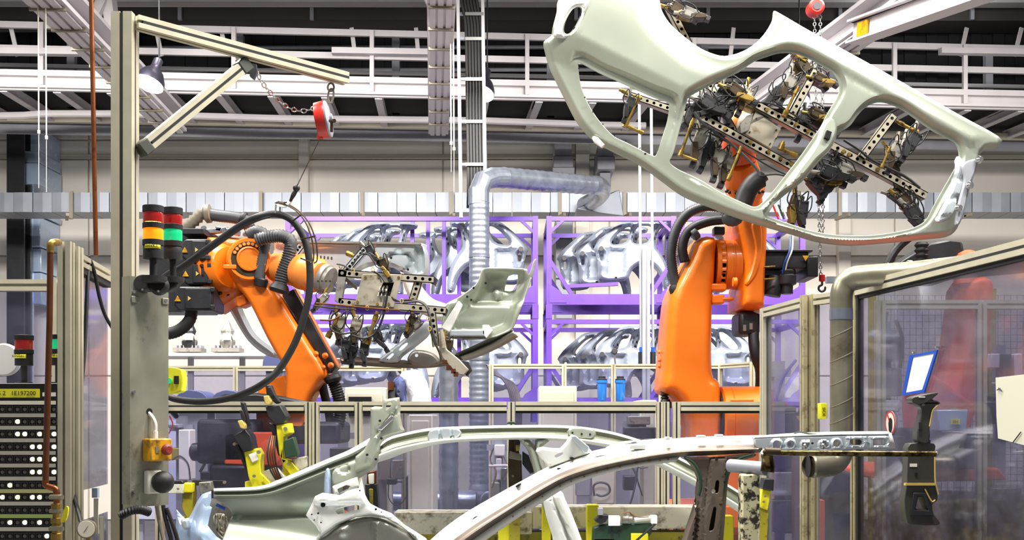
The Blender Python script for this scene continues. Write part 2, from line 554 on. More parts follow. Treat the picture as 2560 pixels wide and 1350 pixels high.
mat('blue_plastic', (30, 76, 176), 0.35)
mat('blue_filter', (40, 120, 216), 0.25, coat=0.4)
mat('green_plastic', (36, 62, 44), 0.45, var=0.1)
mat('paper_white', (240, 238, 232), 0.5)
mat('cabinet_cream', (206, 204, 184), 0.5)
mat('cover_white', (226, 226, 232), 0.7, bump=0.1, bscale=14)
mat('cover_blue', (70, 78, 120), 0.6)
mat('cable_brown', (60, 48, 52), 0.45)
mat('chain_steel', (150, 148, 146), 0.35, 0.8)
mat('worn_red', (150, 44, 30), 0.5, dirt=(74, 34, 26), dscale=30, dlo=0.45, dhi=0.65)
mat('wheel_grey', (124, 122, 114), 0.34, 0.55, var=0.08)
mat('red_ring', (190, 60, 60), 0.5)
mat('lamp_glow', (255, 255, 255), 0.5, emit=(255, 252, 250), estr=14)
mat('lamp_shell', (60, 58, 70), 0.35, 0.6)
mat('rib_grey', (120, 112, 96), 0.5)
glassmat('polycarbonate', (224, 224, 236), 0.075, (168, 168, 192))
glassmat('polycarbonate_dirty', (222, 222, 234), 0.10, (176, 172, 190), dirt=0.9)
glassmat('glass_lens', (200, 200, 210), 0.05, (200, 200, 210))
# ---------------------------------------------------------------- hall shell
M().span((-14, -3, -0.1), (14, 18.2, 0)).done('floor', 'floor_concrete', kind='structure', label='grey concrete factory floor under the whole work cell')
WY = 17.5
ww = M().span((-14, WY + 0.06, 0), (14, WY + 0.3, 9.2)).done('wall_back', 'wall_paint', kind='structure', label='white panelled back wall of the hall behind the racks')
def zrow(y, d): return CZ - (y - HY) * d / F
rows = [(0.0, 2.3), (2.3, zrow(640, WY)), (zrow(640, WY), zrow(398, WY)), (zrow(388, WY), zrow(350, WY)), (zrow(350, WY), 6.6)]
seams = [-13.5, -11.2, -9, -6.75, -3.3, -1.1, 1.55, 3.7, 6.1, 9.0, 11.2, 13.5]
for (z0, z1) in rows:
    for x0, x1 in zip(seams, seams[1:]):
        M().span((x0 + 0.012, WY, z0 + 0.012), (x1 - 0.012, WY + 0.08, z1 - 0.012)).done('wall_panel', 'wall_paint', ww, bevel=0.01)
M().span((-13.5, WY - 0.04, zrow(398, WY)), (13.5, WY + 0.02, zrow(388, WY))).done('wall_rail', 'wall_trim', ww)
M().span((-13.5, WY - 0.08, zrow(328, WY)), (13.5, WY + 0.02, zrow(318, WY))).done('wall_rail', 'wall_trim', ww)
for px, w in ((763, 24), (1455, 34), (2105, 30)):
    a = P(px - w / 2, 325, WY); b = P(px + w / 2, 1100, WY)
    M().span((a.x, WY - 0.16, 0), (b.x, WY, a.z)).done('pilaster', 'wall_paint', ww, bevel=0.008)
# wall_upper: dark cladding above and behind the gallery
wu = M().span((-14, 16.4, 6.25), (14, 16.5, 10.2)).done('wall_upper', 'dark_cladding', kind='structure', label='dark cladding above the white wall behind the steel gallery')
for k in range(56):
    x = -9 + k * 0.33
    M().span((x, 16.36, 6.25), (x + 0.16, 16.42, 10.2)).done('cladding_rib', 'dark_cladding', wu)
ce = M().span((-14, 6, 8.4), (14, 18.2, 8.5)).done('ceiling', 'roof_sheet', kind='structure', label='dark grey sheet roof over the hall')
for k in range(7):
    M().span((-14, 9.4 + k * 1.05, 8.15), (14, 9.55 + k * 1.05, 8.4)).done('purlin', 'grey_steel', ce)
# ---------------------------------------------------------------- steel gallery along the back of the hall
def PZ(px, py, w=0.0):
    return P(px, py, (13.41 + w) / (1 - 0.068 * (px - CX) / F))
def HZ(px, z, w=0.0):
    p = PZ(px, 500, w); return V((p.x, p.y, z))
gal = thing('steel_gallery', 'white steel maintenance gallery with handrails running across under the roof', 'gallery', HZ(1280, 5.5))
ZT = 5.73
def rail(m, z, w, a=-900, b=3500, s=0.05, h=None):
    return m.bar(HZ(a, z, w), HZ(b, z, w), s, h or s)
rail(M(), 5.70, 0, s=0.14, h=0.07).done('edge_beam', 'white_steel', gal)
rail(M(), 5.59, 0.03, s=0.05, h=0.15).done('edge_beam', 'white_steel', gal)
rail(M(), 5.545, 0, s=0.12, h=0.03).done('edge_beam', 'white_steel', gal)
m = M(); dk = [HZ(-900, 5.74, 0.05), HZ(3500, 5.74, 0.05), HZ(3500, 5.74, 2.6), HZ(-900, 5.74, 2.6)]
m.prism([dk], (0, 0, 0.03)).done('deck', 'dark_cladding', gal)
rail(M(), zrow(318, 15.1), 1.72, s=0.08, h=0.08).done('rear_beam', 'wall_trim', gal)
rail(M(), zrow(340, 15.3), 1.9, s=0.05, h=0.17).done('soffit', 'grey_steel', gal)  # grey colour carries the shadow band below the gallery
j0 = [30, 140, 262, 372, 470, 560, 640, 712, 770, 862, 985, 1090, 1265, 1385, 1500, 1622, 1745, 1868, 1990, 2112, 2235, 2358, 2480, 2600, 2720]
for i, px in enumerate(range(-930, 3500, 134)):
    a = HZ(px, 5.56, 0.05); b = a + V((-0.068, 1, 0)).normalized() * 1.72
    b.z = zrow(316, 15.1) + 0.02
    M().prof(a, b, ibeam(0.09, 0.12, 0.012, 0.012)).done('joist', 'white_steel', gal)
for z, w in ((6.28, 0), (6.0, 0), (6.27, 1.5), (6.02, 1.5), (6.44, 2.3)):
    rail(M(), z, w, s=0.045, h=0.075 if w < 1 else 0.05).done('handrail', 'white_steel' if w < 2 else 'grey_steel', gal)
for px in (-800, -420, -60, 105, 585, 930, 1318, 1735, 2236, 2412, 2800, 3200):
    M().bar(HZ(px, 5.56, -0.04), HZ(px, 6.30, -0.04), 0.05, 0.06, up=(0, 1, 0)).done('post', 'white_steel', gal)
for px in (180, 600, 990, 1376, 1760, 2080, 2470):
    M().bar(HZ(px, 5.74, 1.55), HZ(px, 6.75, 1.55), 0.1, 0.1, up=(0, 1, 0)).done('rear_post', 'grey_steel', gal)
for px, s in ((38, -10), (398, -8), (562, -10), (882, -3), (1040, 0), (1820, 14), (2395, 22), (2530, 24)):
    M().bar(PZ(px + 6, 140, 0.0), PZ(px + s, 70, 0.1), 0.05, 0.02, up=(0, 1, 0)).done('bracket', 'white_steel', gal)
for x0, x1 in ((-100, 270), (830, 1075), (2350, 2600)):
    M().bar(PZ(x0, 128, -0.1), PZ(x1, 132, -0.1), 0.1, 0.07).done('cable_tray', 'white_steel', gal)
# pipe hung under the gallery
pp = [PZ(x, y, 0.9) for x, y in ((-60, 290), (60, 288), (110, 284), (300, 284), (700, 296), (1200, 301), (1500, 312), (1614, 314))]
M().tube(pp, 0.045, 8).done('hung_pipe', 'white_steel', label='long white pipe hung across beneath the gallery joists', cat='pipe')
# service pipes on the dark wall behind the gallery
for i, (y, d, r, a, b) in enumerate(((120, 16.2, 0.03, -60, 2620), (176, 16.2, 0.03, -60, 2620), (58, 16.1, 0.04, 300, 2620))):
    M().tube([P(a, y, d), P(b, y - 3, d)], r, 8).done('service_pipe', 'grey_steel', label=('lower thin bluish service pipe on the dark wall behind the gallery', 'lowest thin service pipe just above the gallery edge beam', 'upper thin service pipe across the dark wall near the roof')[(0, 1, 2)[i]], cat='pipe')
# deep grey roof girder at the top of the view
g = thing('roof_girder', 'deep grey sheet covered roof girder across the top of the hall', 'girder', PZ(1280, 60, 1.9))
M().prism([[PZ(-60, 14, 1.9), PZ(2620, 14, 1.9), PZ(2620, 52, 1.9), PZ(-60, 48, 1.9)]], (0, 0.5, 0)).done('web', 'roof_sheet', g)
M().bar(PZ(-60, 3, 1.6), PZ(2620, 6, 1.6), 0.2, 0.08).done('flange', 'white_steel', g)
for k, x in enumerate(range(120, 2600, 330)):
    M().bar(PZ(x, 14, 1.86), PZ(x, 50, 1.86), 0.05, 0.05, up=(0, 1, 0)).done('stiffener', 'grey_steel', g)
# ---------------------------------------------------------------- overhead runways receding towards the gallery
def runway(name, label, xa, ya, xb, yb, da, db, w):
    t = thing(name, label, 'beam', P(xa, ya, da))
    a = P(xa, ya, da); b = P(xb, yb, db)
    a = a + (a - b) * 0.9
    M().prof(a, b, ibeam(w, w * 0.72, w * 0.12, w * 0.12)).done('beam', 'white_steel', t)
    off = V((0, 0, -w * 0.4))
    x, y, z = frame_of(b - a)
    for s in (-0.27, 0.02, 0.3):
        M().bar(a + off + x * w * s, b + off + x * w * s, w * 0.2, w * 0.06).done('track', 'white_steel', t)
    n = 16
    for k in range(1, n):
        p = a.lerp(b, k / n) + off + V((0, 0, -w * 0.04))
        M().bar(p - x * w * 0.46, p + x * w * 0.46, 0.03, 0.03).done('tie_strap', 'rib_grey', t)
    return t
runway('crane_runway', 'white runway beam receding above the copper pipe behind the aluminium tower', 95, -45, 432, 304, 9.3, 13.6, 0.34)
runway('crane_runway', 'white runway beam receding straight back beside the vertical cable ladder', 1104, -40, 1096, 318, 9.32, 13.87, 0.25)
runway('crane_runway', 'white runway beam receding behind the raised car side panel', 2200, 30, 1800, 316, 9.96, 13.84, 0.33)
for lab, (a, b) in (('slanted white roof brace left of the cable ladder', ((1068, -10), (1122, 95))), ('slanted white roof brace above the aluminium tower top', ((262, -10), (232, 52))),):
    M().bar(P(*a, 12.2), P(*b, 12.2), 0.1, 0.1).done('roof_brace', 'white_steel', label=lab, cat='brace')
M().bar(P(268, -40, 12.2), P(290, 140, 12.4), 0.12, 0.12).done('roof_strut', 'white_steel', label='steep white roof strut directly behind the aluminium tower top', cat='strut')
M().bar(P(206, -40, 12.0), P(203, 60, 12.0), 0.09, 0.09).done('roof_strut', 'white_steel', label='short upright white roof strut crossing the runway beside the copper pipe', cat='strut')
# jib crane beam at upper right
cb = thing('jib_beam', 'white jib crane beam with a yellow end plate reaching in above the gallery', 'crane beam', P(2560, -10, 7.6))
a = P(2135, 82, 9.6); b = P(2700, -120, 7.2)
M().prof(a, b, ibeam(0.16, 0.20, 0.02, 0.02)).done('beam', 'white_steel', cb, angle=20)
jd = (b - a).normalized(); jn = V((jd.y, -jd.x, 0)).normalized(); jn = jn if jn.x < 0 else -jn
M().bar(a + jd * 0.10 + jn * 0.03, a + jd * 0.24 + jn * 0.03, 0.02, 0.12).done('end_plate', 'yellow_box', cb)
# skylight strip visible past the jib beam
M().prism([[P(2200, 20, 14.6), P(2300, -20, 14.6), P(2560, -20, 14.6), P(2400, 20, 14.6)]], (0, 0.05, 0.02)).done('roof_light', 'lamp_glow', label='bright white roof light above the jib crane beam', cat='roof light')
# ---------------------------------------------------------------- pendant lamps
def lamp(px, py, d, label, k=1.0):
    t = thing('pendant_lamp', label, 'lamp', P(px, py + 20, d), group='bell shaped pendant lamps')
    c = P(px, py, d); s = S(d) * k
    prof = [(-24 * s, 38 * s), (-10 * s, 36 * s), (10 * s, 26 * s), (22 * s, 14 * s), (30 * s, 12 * s), (48 * s, 12 * s), (54 * s, 6 * s)]
    ax = V((0.25, 0.35, 1)).normalized()
    M().lathe(c, ax, prof, 20).done('shade', 'lamp_shell', t)
    M().lathe(c + ax * (-27 * s), ax, [(-9 * s, 18 * s), (0, 33 * s), (2 * s, 37 * s), (6 * s, 37 * s)], 20).done('bulb', 'lamp_glow', t)
    top = c + ax * 54 * s
    M().cyl(top, V((top.x, top.y, 8.2)), 0.008, 6).done('cable', 'motor_black', t)
    return t
lamp(380, 190, 9.6, 'bell shaped pendant lamp glowing just beside the aluminium tower')
lamp(1206, 214, 12.6, 'bell shaped pendant lamp glowing behind the vertical cable ladder', 0.95)
lamp(1990, 232, 12.7, 'bell shaped pendant lamp glowing through the rear door opening of the raised panel', 1.0)
# pull cords
for i, (px, py, d, lab) in enumerate(((97, 470, 9.5, 'thin white pull cord hanging beside the dark wall column, outer one'), (116, 480, 9.5, 'thin white pull cord hanging beside the dark wall column, inner one'), (1128, 430, 10.5, 'thin pale pull cord hanging in front of the cable ladder, outer one'), (1135, 480, 10.5, 'thin pale pull cord hanging in front of the cable ladder, inner one'))):
    t = thing('pull_cord', lab, 'cord', P(px, py, d), group='hanging pull cords')
    a = P(px, -200, d)
    a.x = P(px - 3, 0, d).x
    k = P(px, 330 + 14 * i, d)
    M().tube([a, k], 0.0065, 6).done('upper_cord', 'white_label', t)
    M().tube([k, P(px, py, d)], 0.003, 6).done('lower_cord', 'white_label', t)
    M().lathe(k, (0, 0, 1), [(-0.02, 0.005), (-0.014, 0.013), (0.014, 0.013), (0.02, 0.005)], 8).done('knot', 'white_label', t)
# ---------------------------------------------------------------- flat ventilation duct across the hall
du = thing('ventilation_duct', 'long flat galvanised ventilation duct crossing the white back wall', 'duct', P(1280, 530, 15))
base = None
dw = 0.262
n = 84
for k in range(n):
    x = -11.0 + k * dw
    z0, z1 = zrow(530, 15), zrow(481, 15)
    if base is None:
        m = M()
        c = 0.007
        vs = [(0, 0, z0), (dw - 0.008, 0, z0), (dw - 0.008, 0, z1), (0, 0, z1), (dw / 2, -c, z0), (dw / 2, -c, z1), (0, 0.5, z0), (dw - 0.008, 0.5, z0), (dw - 0.008, 0.5, z1), (0, 0.5, z1)]
        m.add([V(p) + V((x, 15, 0)) for p in vs], [(0, 4, 5, 3), (4, 1, 2, 5), (0, 6, 7, 1, 4), (3, 5, 2, 8, 9), (0, 3, 9, 6), (1, 7, 8, 2), (6, 9, 8, 7)])
        base = m.done('duct_section', 'duct_sheet', du, flat=True)
        off0 = base.location.copy()
    else:
        c = base.copy(); COL.objects.link(c); c.location = off0 + V((k * dw, 0.012 * (k % 2), 0))
for px in (178, 652, 905, 1128, 1400, 1562, 1885, 2100, 2400):
    a = P(px, 478, 14.97); b = P(px, 548, 14.97)
    mm = M().bar(a, b, 0.05, 0.02, up=(0, 1, 0)); mm.bar(b + V((-0.06, 0, 0)), b + V((0.05, -0.25, 0.02)), 0.04, 0.04)
    mm.done('hanger', 'rib_grey', du)
# vertical ducts and dark column on the back wall
t = thing('wall_column', 'dark steel column against the back wall beside blue grey ducts', 'column', P(60, 700, 16.8))
M().prof(P(48, 1000, 16.6), P(48, 300, 16.6), ibeam(0.26, 0.26, 0.03, 0.04), up=(0, 1, 0)).done('stanchion', 'motor_black', t)
M().bar(P(75, 1000, 16.9), P(75, 310, 16.9), 0.1, 0.06, up=(0, 1, 0)).done('conduit', 'body_blue', t)
def wduct(label, x0, x1, segs, m='grey_steel'):
    t = thing('wall_duct', label, 'duct', P((x0 + x1) / 2, segs[-1][1], 16.9))
    for i, (ya, yb, e) in enumerate(segs):
        a = P(x0 - e, ya, 16.9); b = P(x1 + e, yb, 16.9)
        M().span((a.x, 16.7 - 0.02 * e, b.z), (b.x, 17.45, a.z)).done('duct_section', m, t, bevel=0.01)
    return t
wduct('blue grey boxy duct descending beside the dark wall column', 62, 114, [(328, 386, 0), (387, 416, 2), (418, 470, 4), (533, 546, 4), (548, 620, -2), (622, 680, -8), (682, 760, -10)], 'body_blue')
wduct('boxy grey duct dropping from the gallery above the horizontal round duct', 1385, 1428, [(330, 398, 0), (400, 428, 3), (430, 470, 6)])
wduct('boxy grey duct dropping beside the wall pilaster next to the raised panel tail', 1492, 1532, [(372, 398, 0), (400, 432, 2), (434, 470, -6)])
wduct('dark grey duct running down behind the purple rack beside its middle posts', 1388, 1430, [(548, 600, 0), (602, 700, 0), (702, 800, 0)])
# ---------------------------------------------------------------- cable ladder
cl = thing('cable_ladder', 'tall white cable ladder carrying a bundle of black cables', 'cable ladder', P(1185, 560, 11.4))
dl = 12.0
for px0, px1, yb in ((1146, 1153, 545), (1208, 1213, 440)):
    M().bar(P(px0 - 2, -60, dl), P(px1, yb, dl), 0.035, 0.07, up=(0, 1, 0)).done('side_rail', 'white_steel', cl)
for y in (35, 97, 198, 304, 411):
    M().bar(P(1148, y, dl + 0.06), P(1211, y, dl + 0.06), 0.03, 0.03).done('rung', 'galvanised', cl)
    M().bar(P(1163, y, dl - 0.03), P(1209, y, dl - 0.03), 0.02, 0.035).done('clamp_strip', 'chrome', cl)
for k in range(6):
    x0 = 1166 + k * 7.6
    pts = [P(x0 - 18 + k * 1.0, -60, dl), P(x0 - 12, 0, dl), P(x0 - 3, 50, dl), P(x0, 100, dl), P(x0 + 2, 250, dl), P(x0 + 5, 440, dl), P(x0 + 4, 520, dl + 0.1)]
    M().tube(catmull(pts, 4), 0.0168, 8).done('cable', 'rubber_black', cl)
# ---------------------------------------------------------------- round galvanised ducts
def spiral(m, path, r, pitch=0.05):
    L = sum((b - a).length for a, b in zip(path, path[1:]))
    k = int(L / pitch)
    q = resample(path, k * 4 + 1)
    m.tube(q, [r * (1.0 if i % 4 else 1.045) for i in range(len(q))], 20)
    return m
dr = 11.6
rd = thing('round_duct', 'round spiral galvanised exhaust duct rising behind the cell and bending into the flat duct', 'duct', P(1196, 1250, dr))
spiral(M(), [P(1198, 1215, dr), P(1198, 506, dr)], 25 * S(dr), 0.06).done('riser', 'galvanised', rd)
M().tube([P(1197, 512, dr), P(1197, 478, dr), P(1208, 452, dr + 0.05), P(1232, 444, dr + 0.15), P(1262, 444, dr + 0.25)], 26 * S(dr), 20).done('elbow', 'galvanised', rd, angle=12)
spiral(M(), [P(1258, 444, dr + 0.25), P(1478, 463, 12.9)], 26 * S(dr), 0.12).done('crossover', 'galvanised', rd)
M().tube(catmull([P(1470, 462, 12.9), P(1496, 464, 13.1), P(1505, 478, 13.6), P(1488, 498, 14.2), P(1462, 512, 14.8)], 3), 26 * S(dr), 20).done('outlet_bend', 'galvanised', rd, angle=12)
M().prism([[P(1505, 490, 14.4), P(1548, 474, 14.6), P(1560, 540, 14.6), P(1440, 534, 14.6), P(1440, 522, 14.4)]], (0, 0.4, 0)).done('duct_hood', 'duct_sheet', rd, bevel=0.01)
for y in (640, 896, 1100):
    M().cyl(P(1198, y, dr), P(1198, y + 5, dr), 26.5 * S(dr), 20).done('joint_band', 'galvanised', rd)
M().lathe(P(1198, 1210, dr), (0, 0, -1), [(0, 25 * S(dr)), (0.05, 28 * S(dr)), (0.12, 28 * S(dr)), (0.16, 24 * S(dr))], 20).done('collar', 'galvanised', rd)
M().cyl(P(1198, 1240, dr), V((P(1198, 0, dr).x, dr, 0)), 25 * S(dr), 20).done('foot', 'galvanised', rd)
d2 = 10.6
rd2 = thing('round_duct', 'shorter round galvanised duct standing in front of the tall spiral riser', 'duct', P(1122, 1280, d2))
spiral(M(), [P(1122, 1285, d2), P(1122, 880, d2)], 24 * S(d2), 0.12).done('riser', 'galvanised', rd2)
M().cyl(P(1122, 1285, d2), V((P(1122, 0, d2).x, d2, 0)), 24 * S(d2), 20).done('foot', 'galvanised', rd2)
rd3 = thing('floor_duct', 'fat round duct lying along the floor behind the cell fence', 'duct', P(1080, 1280, 10.9))
spiral(M(), [P(900, 1252, 11.0), P(1190, 1252, 11.0)], 24 * S(11), 0.16).done('run', 'galvanised', rd3)
M().lathe(P(1205, 1252, 11.0), V((0.6, -1, 0)), [(-0.25, 24 * S(11)), (0.1, 24 * S(11)), (0.11, 26 * S(11)), (0.14, 26 * S(11)), (0.15, 22 * S(11))], 20).done('end_cap', 'galvanised', rd3)
# ---------------------------------------------------------------- purple stacking racks
RD = 12.6
def rack(label, x0, x1, y0, y1, inner=(), braces=True, foot=10):
    t = thing('stacking_rack', label, 'rack', P((x0 + x1) / 2, y1, RD + 0.6), group='purple stacking racks')
    b = 0.06
    for dz, k in ((0, 'front'), (1.15, 'rear')):
        d = RD + dz
        X0 = P(x0, 0, RD).x + b / 2; X1 = P(x1, 0, RD).x - b / 2
        Z0 = P(0, y1, RD).z; Z1 = P(0, y0, RD).z
        for X in (X0, X1):
            M().bar(V((X, d, Z0)), V((X, d, Z1)), b, b, up=(0, 1, 0)).done('post', 'purple_paint', t)
        M().bar(V((X0, d, Z1 - 0.03)), V((X1, d, Z1 - 0.03)), b * 0.9, 0.05).done('top_rail', 'purple_paint', t)
        M().bar(V((X0, d, Z0 + 0.06)), V((X1, d, Z0 + 0.06)), b * 0.9, 0.12).done('base_beam', 'purple_paint', t)
        for X, s in ((X0, 1), (X1, -1)):
            M().prism([[V((X, d - 0.035, Z0 + 0.02)), V((X + s * 0.2, d - 0.035, Z0 + 0.02)), V((X + s * 0.12, d - 0.035, Z0 + 0.16)), V((X, d - 0.035, Z0 + 0.24))]], (0, 0.012, 0)).done('gusset', 'purple_paint', t)
            if braces:
                M().bar(V((X, d, Z0 + 0.52)), V((X + s * 0.26, d, Z0 + 0.12)), 0.05, 0.045).done('brace', 'purple_paint', t)
                M().bar(V((X, d, Z1 - 0.2)), V((X + s * 0.16, d, Z1 - 0.05)), 0.05, 0.03).done('brace', 'purple_paint', t)
    for X in (X0, X1):
        for Z in (Z1 - 0.03, Z0 + 0.06):
            M().bar(V((X, RD, Z)), V((X, RD + 1.15, Z)), b * 0.9, 0.06).done('side_rail', 'purple_paint', t)
    for X in (X0, X1):
        for d in (RD, RD + 1.15):
            M().bar(V((X, d, Z0 - 0.162)), V((X, d, Z0)), b * 1.2, b * 1.2, up=(0, 1, 0)).done('foot', 'purple_paint', t)
    for px in inner:
        X = P(px, 0, RD + 0.3).x
        M().bar(V((X, RD + 0.3, Z0)), V((X, RD + 0.3, Z1)), 0.045, 0.05, up=(0, 1, 0)).done('divider', 'purple_paint', t)
    return t
rack('purple stacking rack in the upper tier behind the held inner panel', 714, 1345, 541, 762, (1031, 1070, 1110, 1148))
rack('purple stacking rack in the lower tier behind the held inner panel', 714, 1345, 798, 1020, (1110, 1148))
rack('purple stacking rack in the upper tier behind the thin lift rods', 1366, 1690, 541, 762)
rack('purple stacking rack in the lower tier behind the blue air filters', 1366, 1690, 798, 1020)
rack('purple stacking rack in the upper tier half hidden behind the upright orange robot', 1698, 2012, 541, 762)
rack('purple stacking rack in the lower tier half hidden behind the upright orange robot', 1698, 2012, 798, 1020)
for i, (x, s) in enumerate(((720, 'by the long coiled hose'), (1354, 'between the two rack columns'), (1694, 'behind the upright robot'))):
    M().span(P(x - 8, 1016, RD + 0.1), V((P(x + 8, 0, RD).x, RD + 1.0, 0))).done('rack_plinth', 'purple_paint', label='purple plinth carrying the racks ' + s, cat='plinth', bevel=0.01)
# stored side frames of the cars
FO = [(1484, 622), (1502, 598), (1528, 575), (1556, 556), (1605, 553), (1664, 556), (1666, 568), (1648, 574), (1638, 612), (1655, 640), (1670, 672), (1676, 720), (1660, 722), (1650, 690), (1630, 665), (1606, 660), (1580, 675), (1562, 702), (1500, 702), (1494, 660), (1488, 630)]
FH = [[(1530, 601), (1556, 574), (1577, 568), (1566, 604), (1534, 612)], [(1593, 568), (1630, 568), (1618, 606), (1582, 606)], [(1500, 632), (1508, 632), (1508, 650), (1500, 650)]]
def fh(x, y, do, dh):
    h = 0.07 * sst(do, 0, 9)
    for q in dh: h = np.minimum(h, 0.07 * sst(q, 0, 8))
    h = h + 0.035 * np.exp(-((x - 1503) ** 2 + (y - 666) ** 2) / 60.0) - 0.06 * sst(x, 1512, 1520) * sst(-x, -1566, -1556) * sst(y, 622, 630) * sst(-y, -694, -684)
    return h
def make_frame():
    t = thing('side_frame', 'x', 'car side frame', P(1484, 722, RD + 0.2), group='bare car side frames stored in racks')
    relief(FO, FH, fh, RD + 0.2, 5.0, per=3).done('pressing', 'rack_part_steel', t, solid=0.012)
    for (x, y, a, b) in ((1583, 580, 3, 6), (1580, 592, 3, 6), (1640, 584, 3, 6), (1637, 596, 3, 6), (1503, 621, 5, 5), (1540, 694, 6, 4)):
        M().box(P(x, y, RD + 0.115), (a * S(RD), 0.02, b * S(RD))).done('slot', 'black_hole', t)
    M().tube([P(1503, 621, RD + 0.13), P(1503, 621, RD + 0.10)], 6 * S(RD), 10).done('hinge_boss', 'chrome', t)
    return t
proto = make_frame()
used = False
def put_frame(dx, dy, dd, mirror, label, sc=1.0):
    global used
    o = copy_tree(proto, (0, 0, 0)) if used else proto
    used = True
    d = RD + 0.2 + dd
    x0 = (3440 - 1484 if mirror else 1484)
    p = P(x0 + dx, 722 + dy, RD + 0.2); p.y = d
    o.location = p
    if mirror: o.scale = (-sc, 1, sc)
    else: o.scale = (sc, 1, sc)
    o['label'] = label
R3 = ('foremost', 'middle', 'rearmost')
for k in range(3):
    put_frame(-43 * k, 3 * k, 0.28 * k, False, f'{R3[k]} bare side frame in the upper rack behind the thin lift rods')
for k in range(3):
    put_frame(2 - 43 * k, 262 + 3 * k, 0.28 * k, False, f'{R3[k]} bare side frame in the lower rack behind the blue air filters')
for k in range(3):
    put_frame(1320 - 1956 - 44 * k, 6 + 4 * k, 0.28 * k, True, f'{R3[k]} bare side frame with hinge pillar beside the tall round duct', 1.05)
for k in range(3):
    put_frame(858 - 1484 - 48 * k, 4 + 3 * k, 0.28 * k, False, f'{R3[k]} bare side frame leaning in the upper rack above the held panel sill', 1.0)
for k in range(2):
    put_frame(1320 - 1956 - 44 * k, 268 + 4 * k, 0.28 * k, True, f'{R3[k]} bare side frame low in the rack beside the lower round duct', 1.05)
for k in range(3):
    put_frame(880 - 1484 - 44 * k, 250 + 4 * k, 0.28 * k, False, f'{R3[k]} bare side frame in the lower rack behind the gripper cylinders', 1.0)
for k in range(2):
    put_frame(1890 - 1956 - 40 * k, 262 + 4 * k, 0.28 * k, True, f'{R3[k]} bare side frame in the lower rack behind the upright robot arm', 1.0)
put_frame(1960 - 1956, 10, 0.1, True, 'single bare side frame in the upper rack behind the upright robot motor', 0.9)
# purple stop bars in the racks
for i, (x0, x1, y) in enumerate(((1420, 1545, 716), (1000, 1070, 758))):
    M().bar(P(x0, y, RD + 0.1), P(x1, y - 6, RD + 0.1), 0.05, 0.04).done('rack_stop_bar', 'purple_paint', label=('short purple support bar under the frames in the rack with the lift rods', 'short purple support bar under the frames beside the held panel')[i], cat='support bar')
# ---------------------------------------------------------------- mid ground: inner cell fences, shelf, cabinets
def fence(name, label, pts, ztop, zbot, posts, prof=0.05, glass='polycarbonate', rails=(), group=None, m='aluminium', mid=()):
    """pts: ground points of the panel corners in order; one rail, one pane per span, posts where listed"""
    t = thing(name, label, 'fence', (*pts[0], 0), group=group)
    pr = alu(prof, prof, 1, 1, prof * 0.2, prof * 0.22)
    Q = [V((x, y, 0)) for x, y in pts]
    for a, b in zip(Q, Q[1:]):
        u = (b - a).normalized()
        M().prof(a + V((0, 0, ztop - prof / 2)) + u * prof * 0.5, b + V((0, 0, ztop - prof / 2)) - u * prof * 0.5, pr).done('top_rail', m, t)
        for z in mid:
            M().prof(a + V((0, 0, z)) + u * prof * 0.5, b + V((0, 0, z)) - u * prof * 0.5, pr).done('mid_rail', m, t)
        if zbot > 0:
            M().prof(a + V((0, 0, zbot)) + u * prof * 0.5, b + V((0, 0, zbot)) - u * prof * 0.5, pr).done('bottom_rail', m, t)
        M().bar(a + u * prof * 0.5 + V((0, 0, (ztop + zbot) / 2)), b - u * prof * 0.5 + V((0, 0, (ztop + zbot) / 2)), 0.005, ztop - zbot - prof).done('pane', glass, t, flat=True)
    for p in Q:
        M().prof(p, p + V((0, 0, ztop)), pr, up=(0, 1, 0)).done('post', m, t)
    return t
def G(px, d):
    p = P(px, 1050, d); return (p.x, p.y)
zz = zrow(910, 10.4)
fence('cell_fence', 'aluminium fence with clear panes in front of the lower purple racks', [G(1228, 10.4), G(1410, 10.4), G(1533, 10.4), G(1652, 10.4), G(1800, 10.4), G(1880, 10.0)], zz, 0.15, None, 0.045)
fence('cell_fence', 'aluminium fence with clear panes behind the leaning robot arm', [G(330, 9.8), G(590, 9.8), G(735, 9.8), G(1010, 9.8)], zrow(915, 9.8), 0.15, None, 0.045, mid=())
fence('cell_fence', 'aluminium fence with a single horizontal rail at the far left behind the button panel', [G(-120, 4.85), G(150, 4.85)], zrow(700, 4.85), 0.3, None, 0.05)
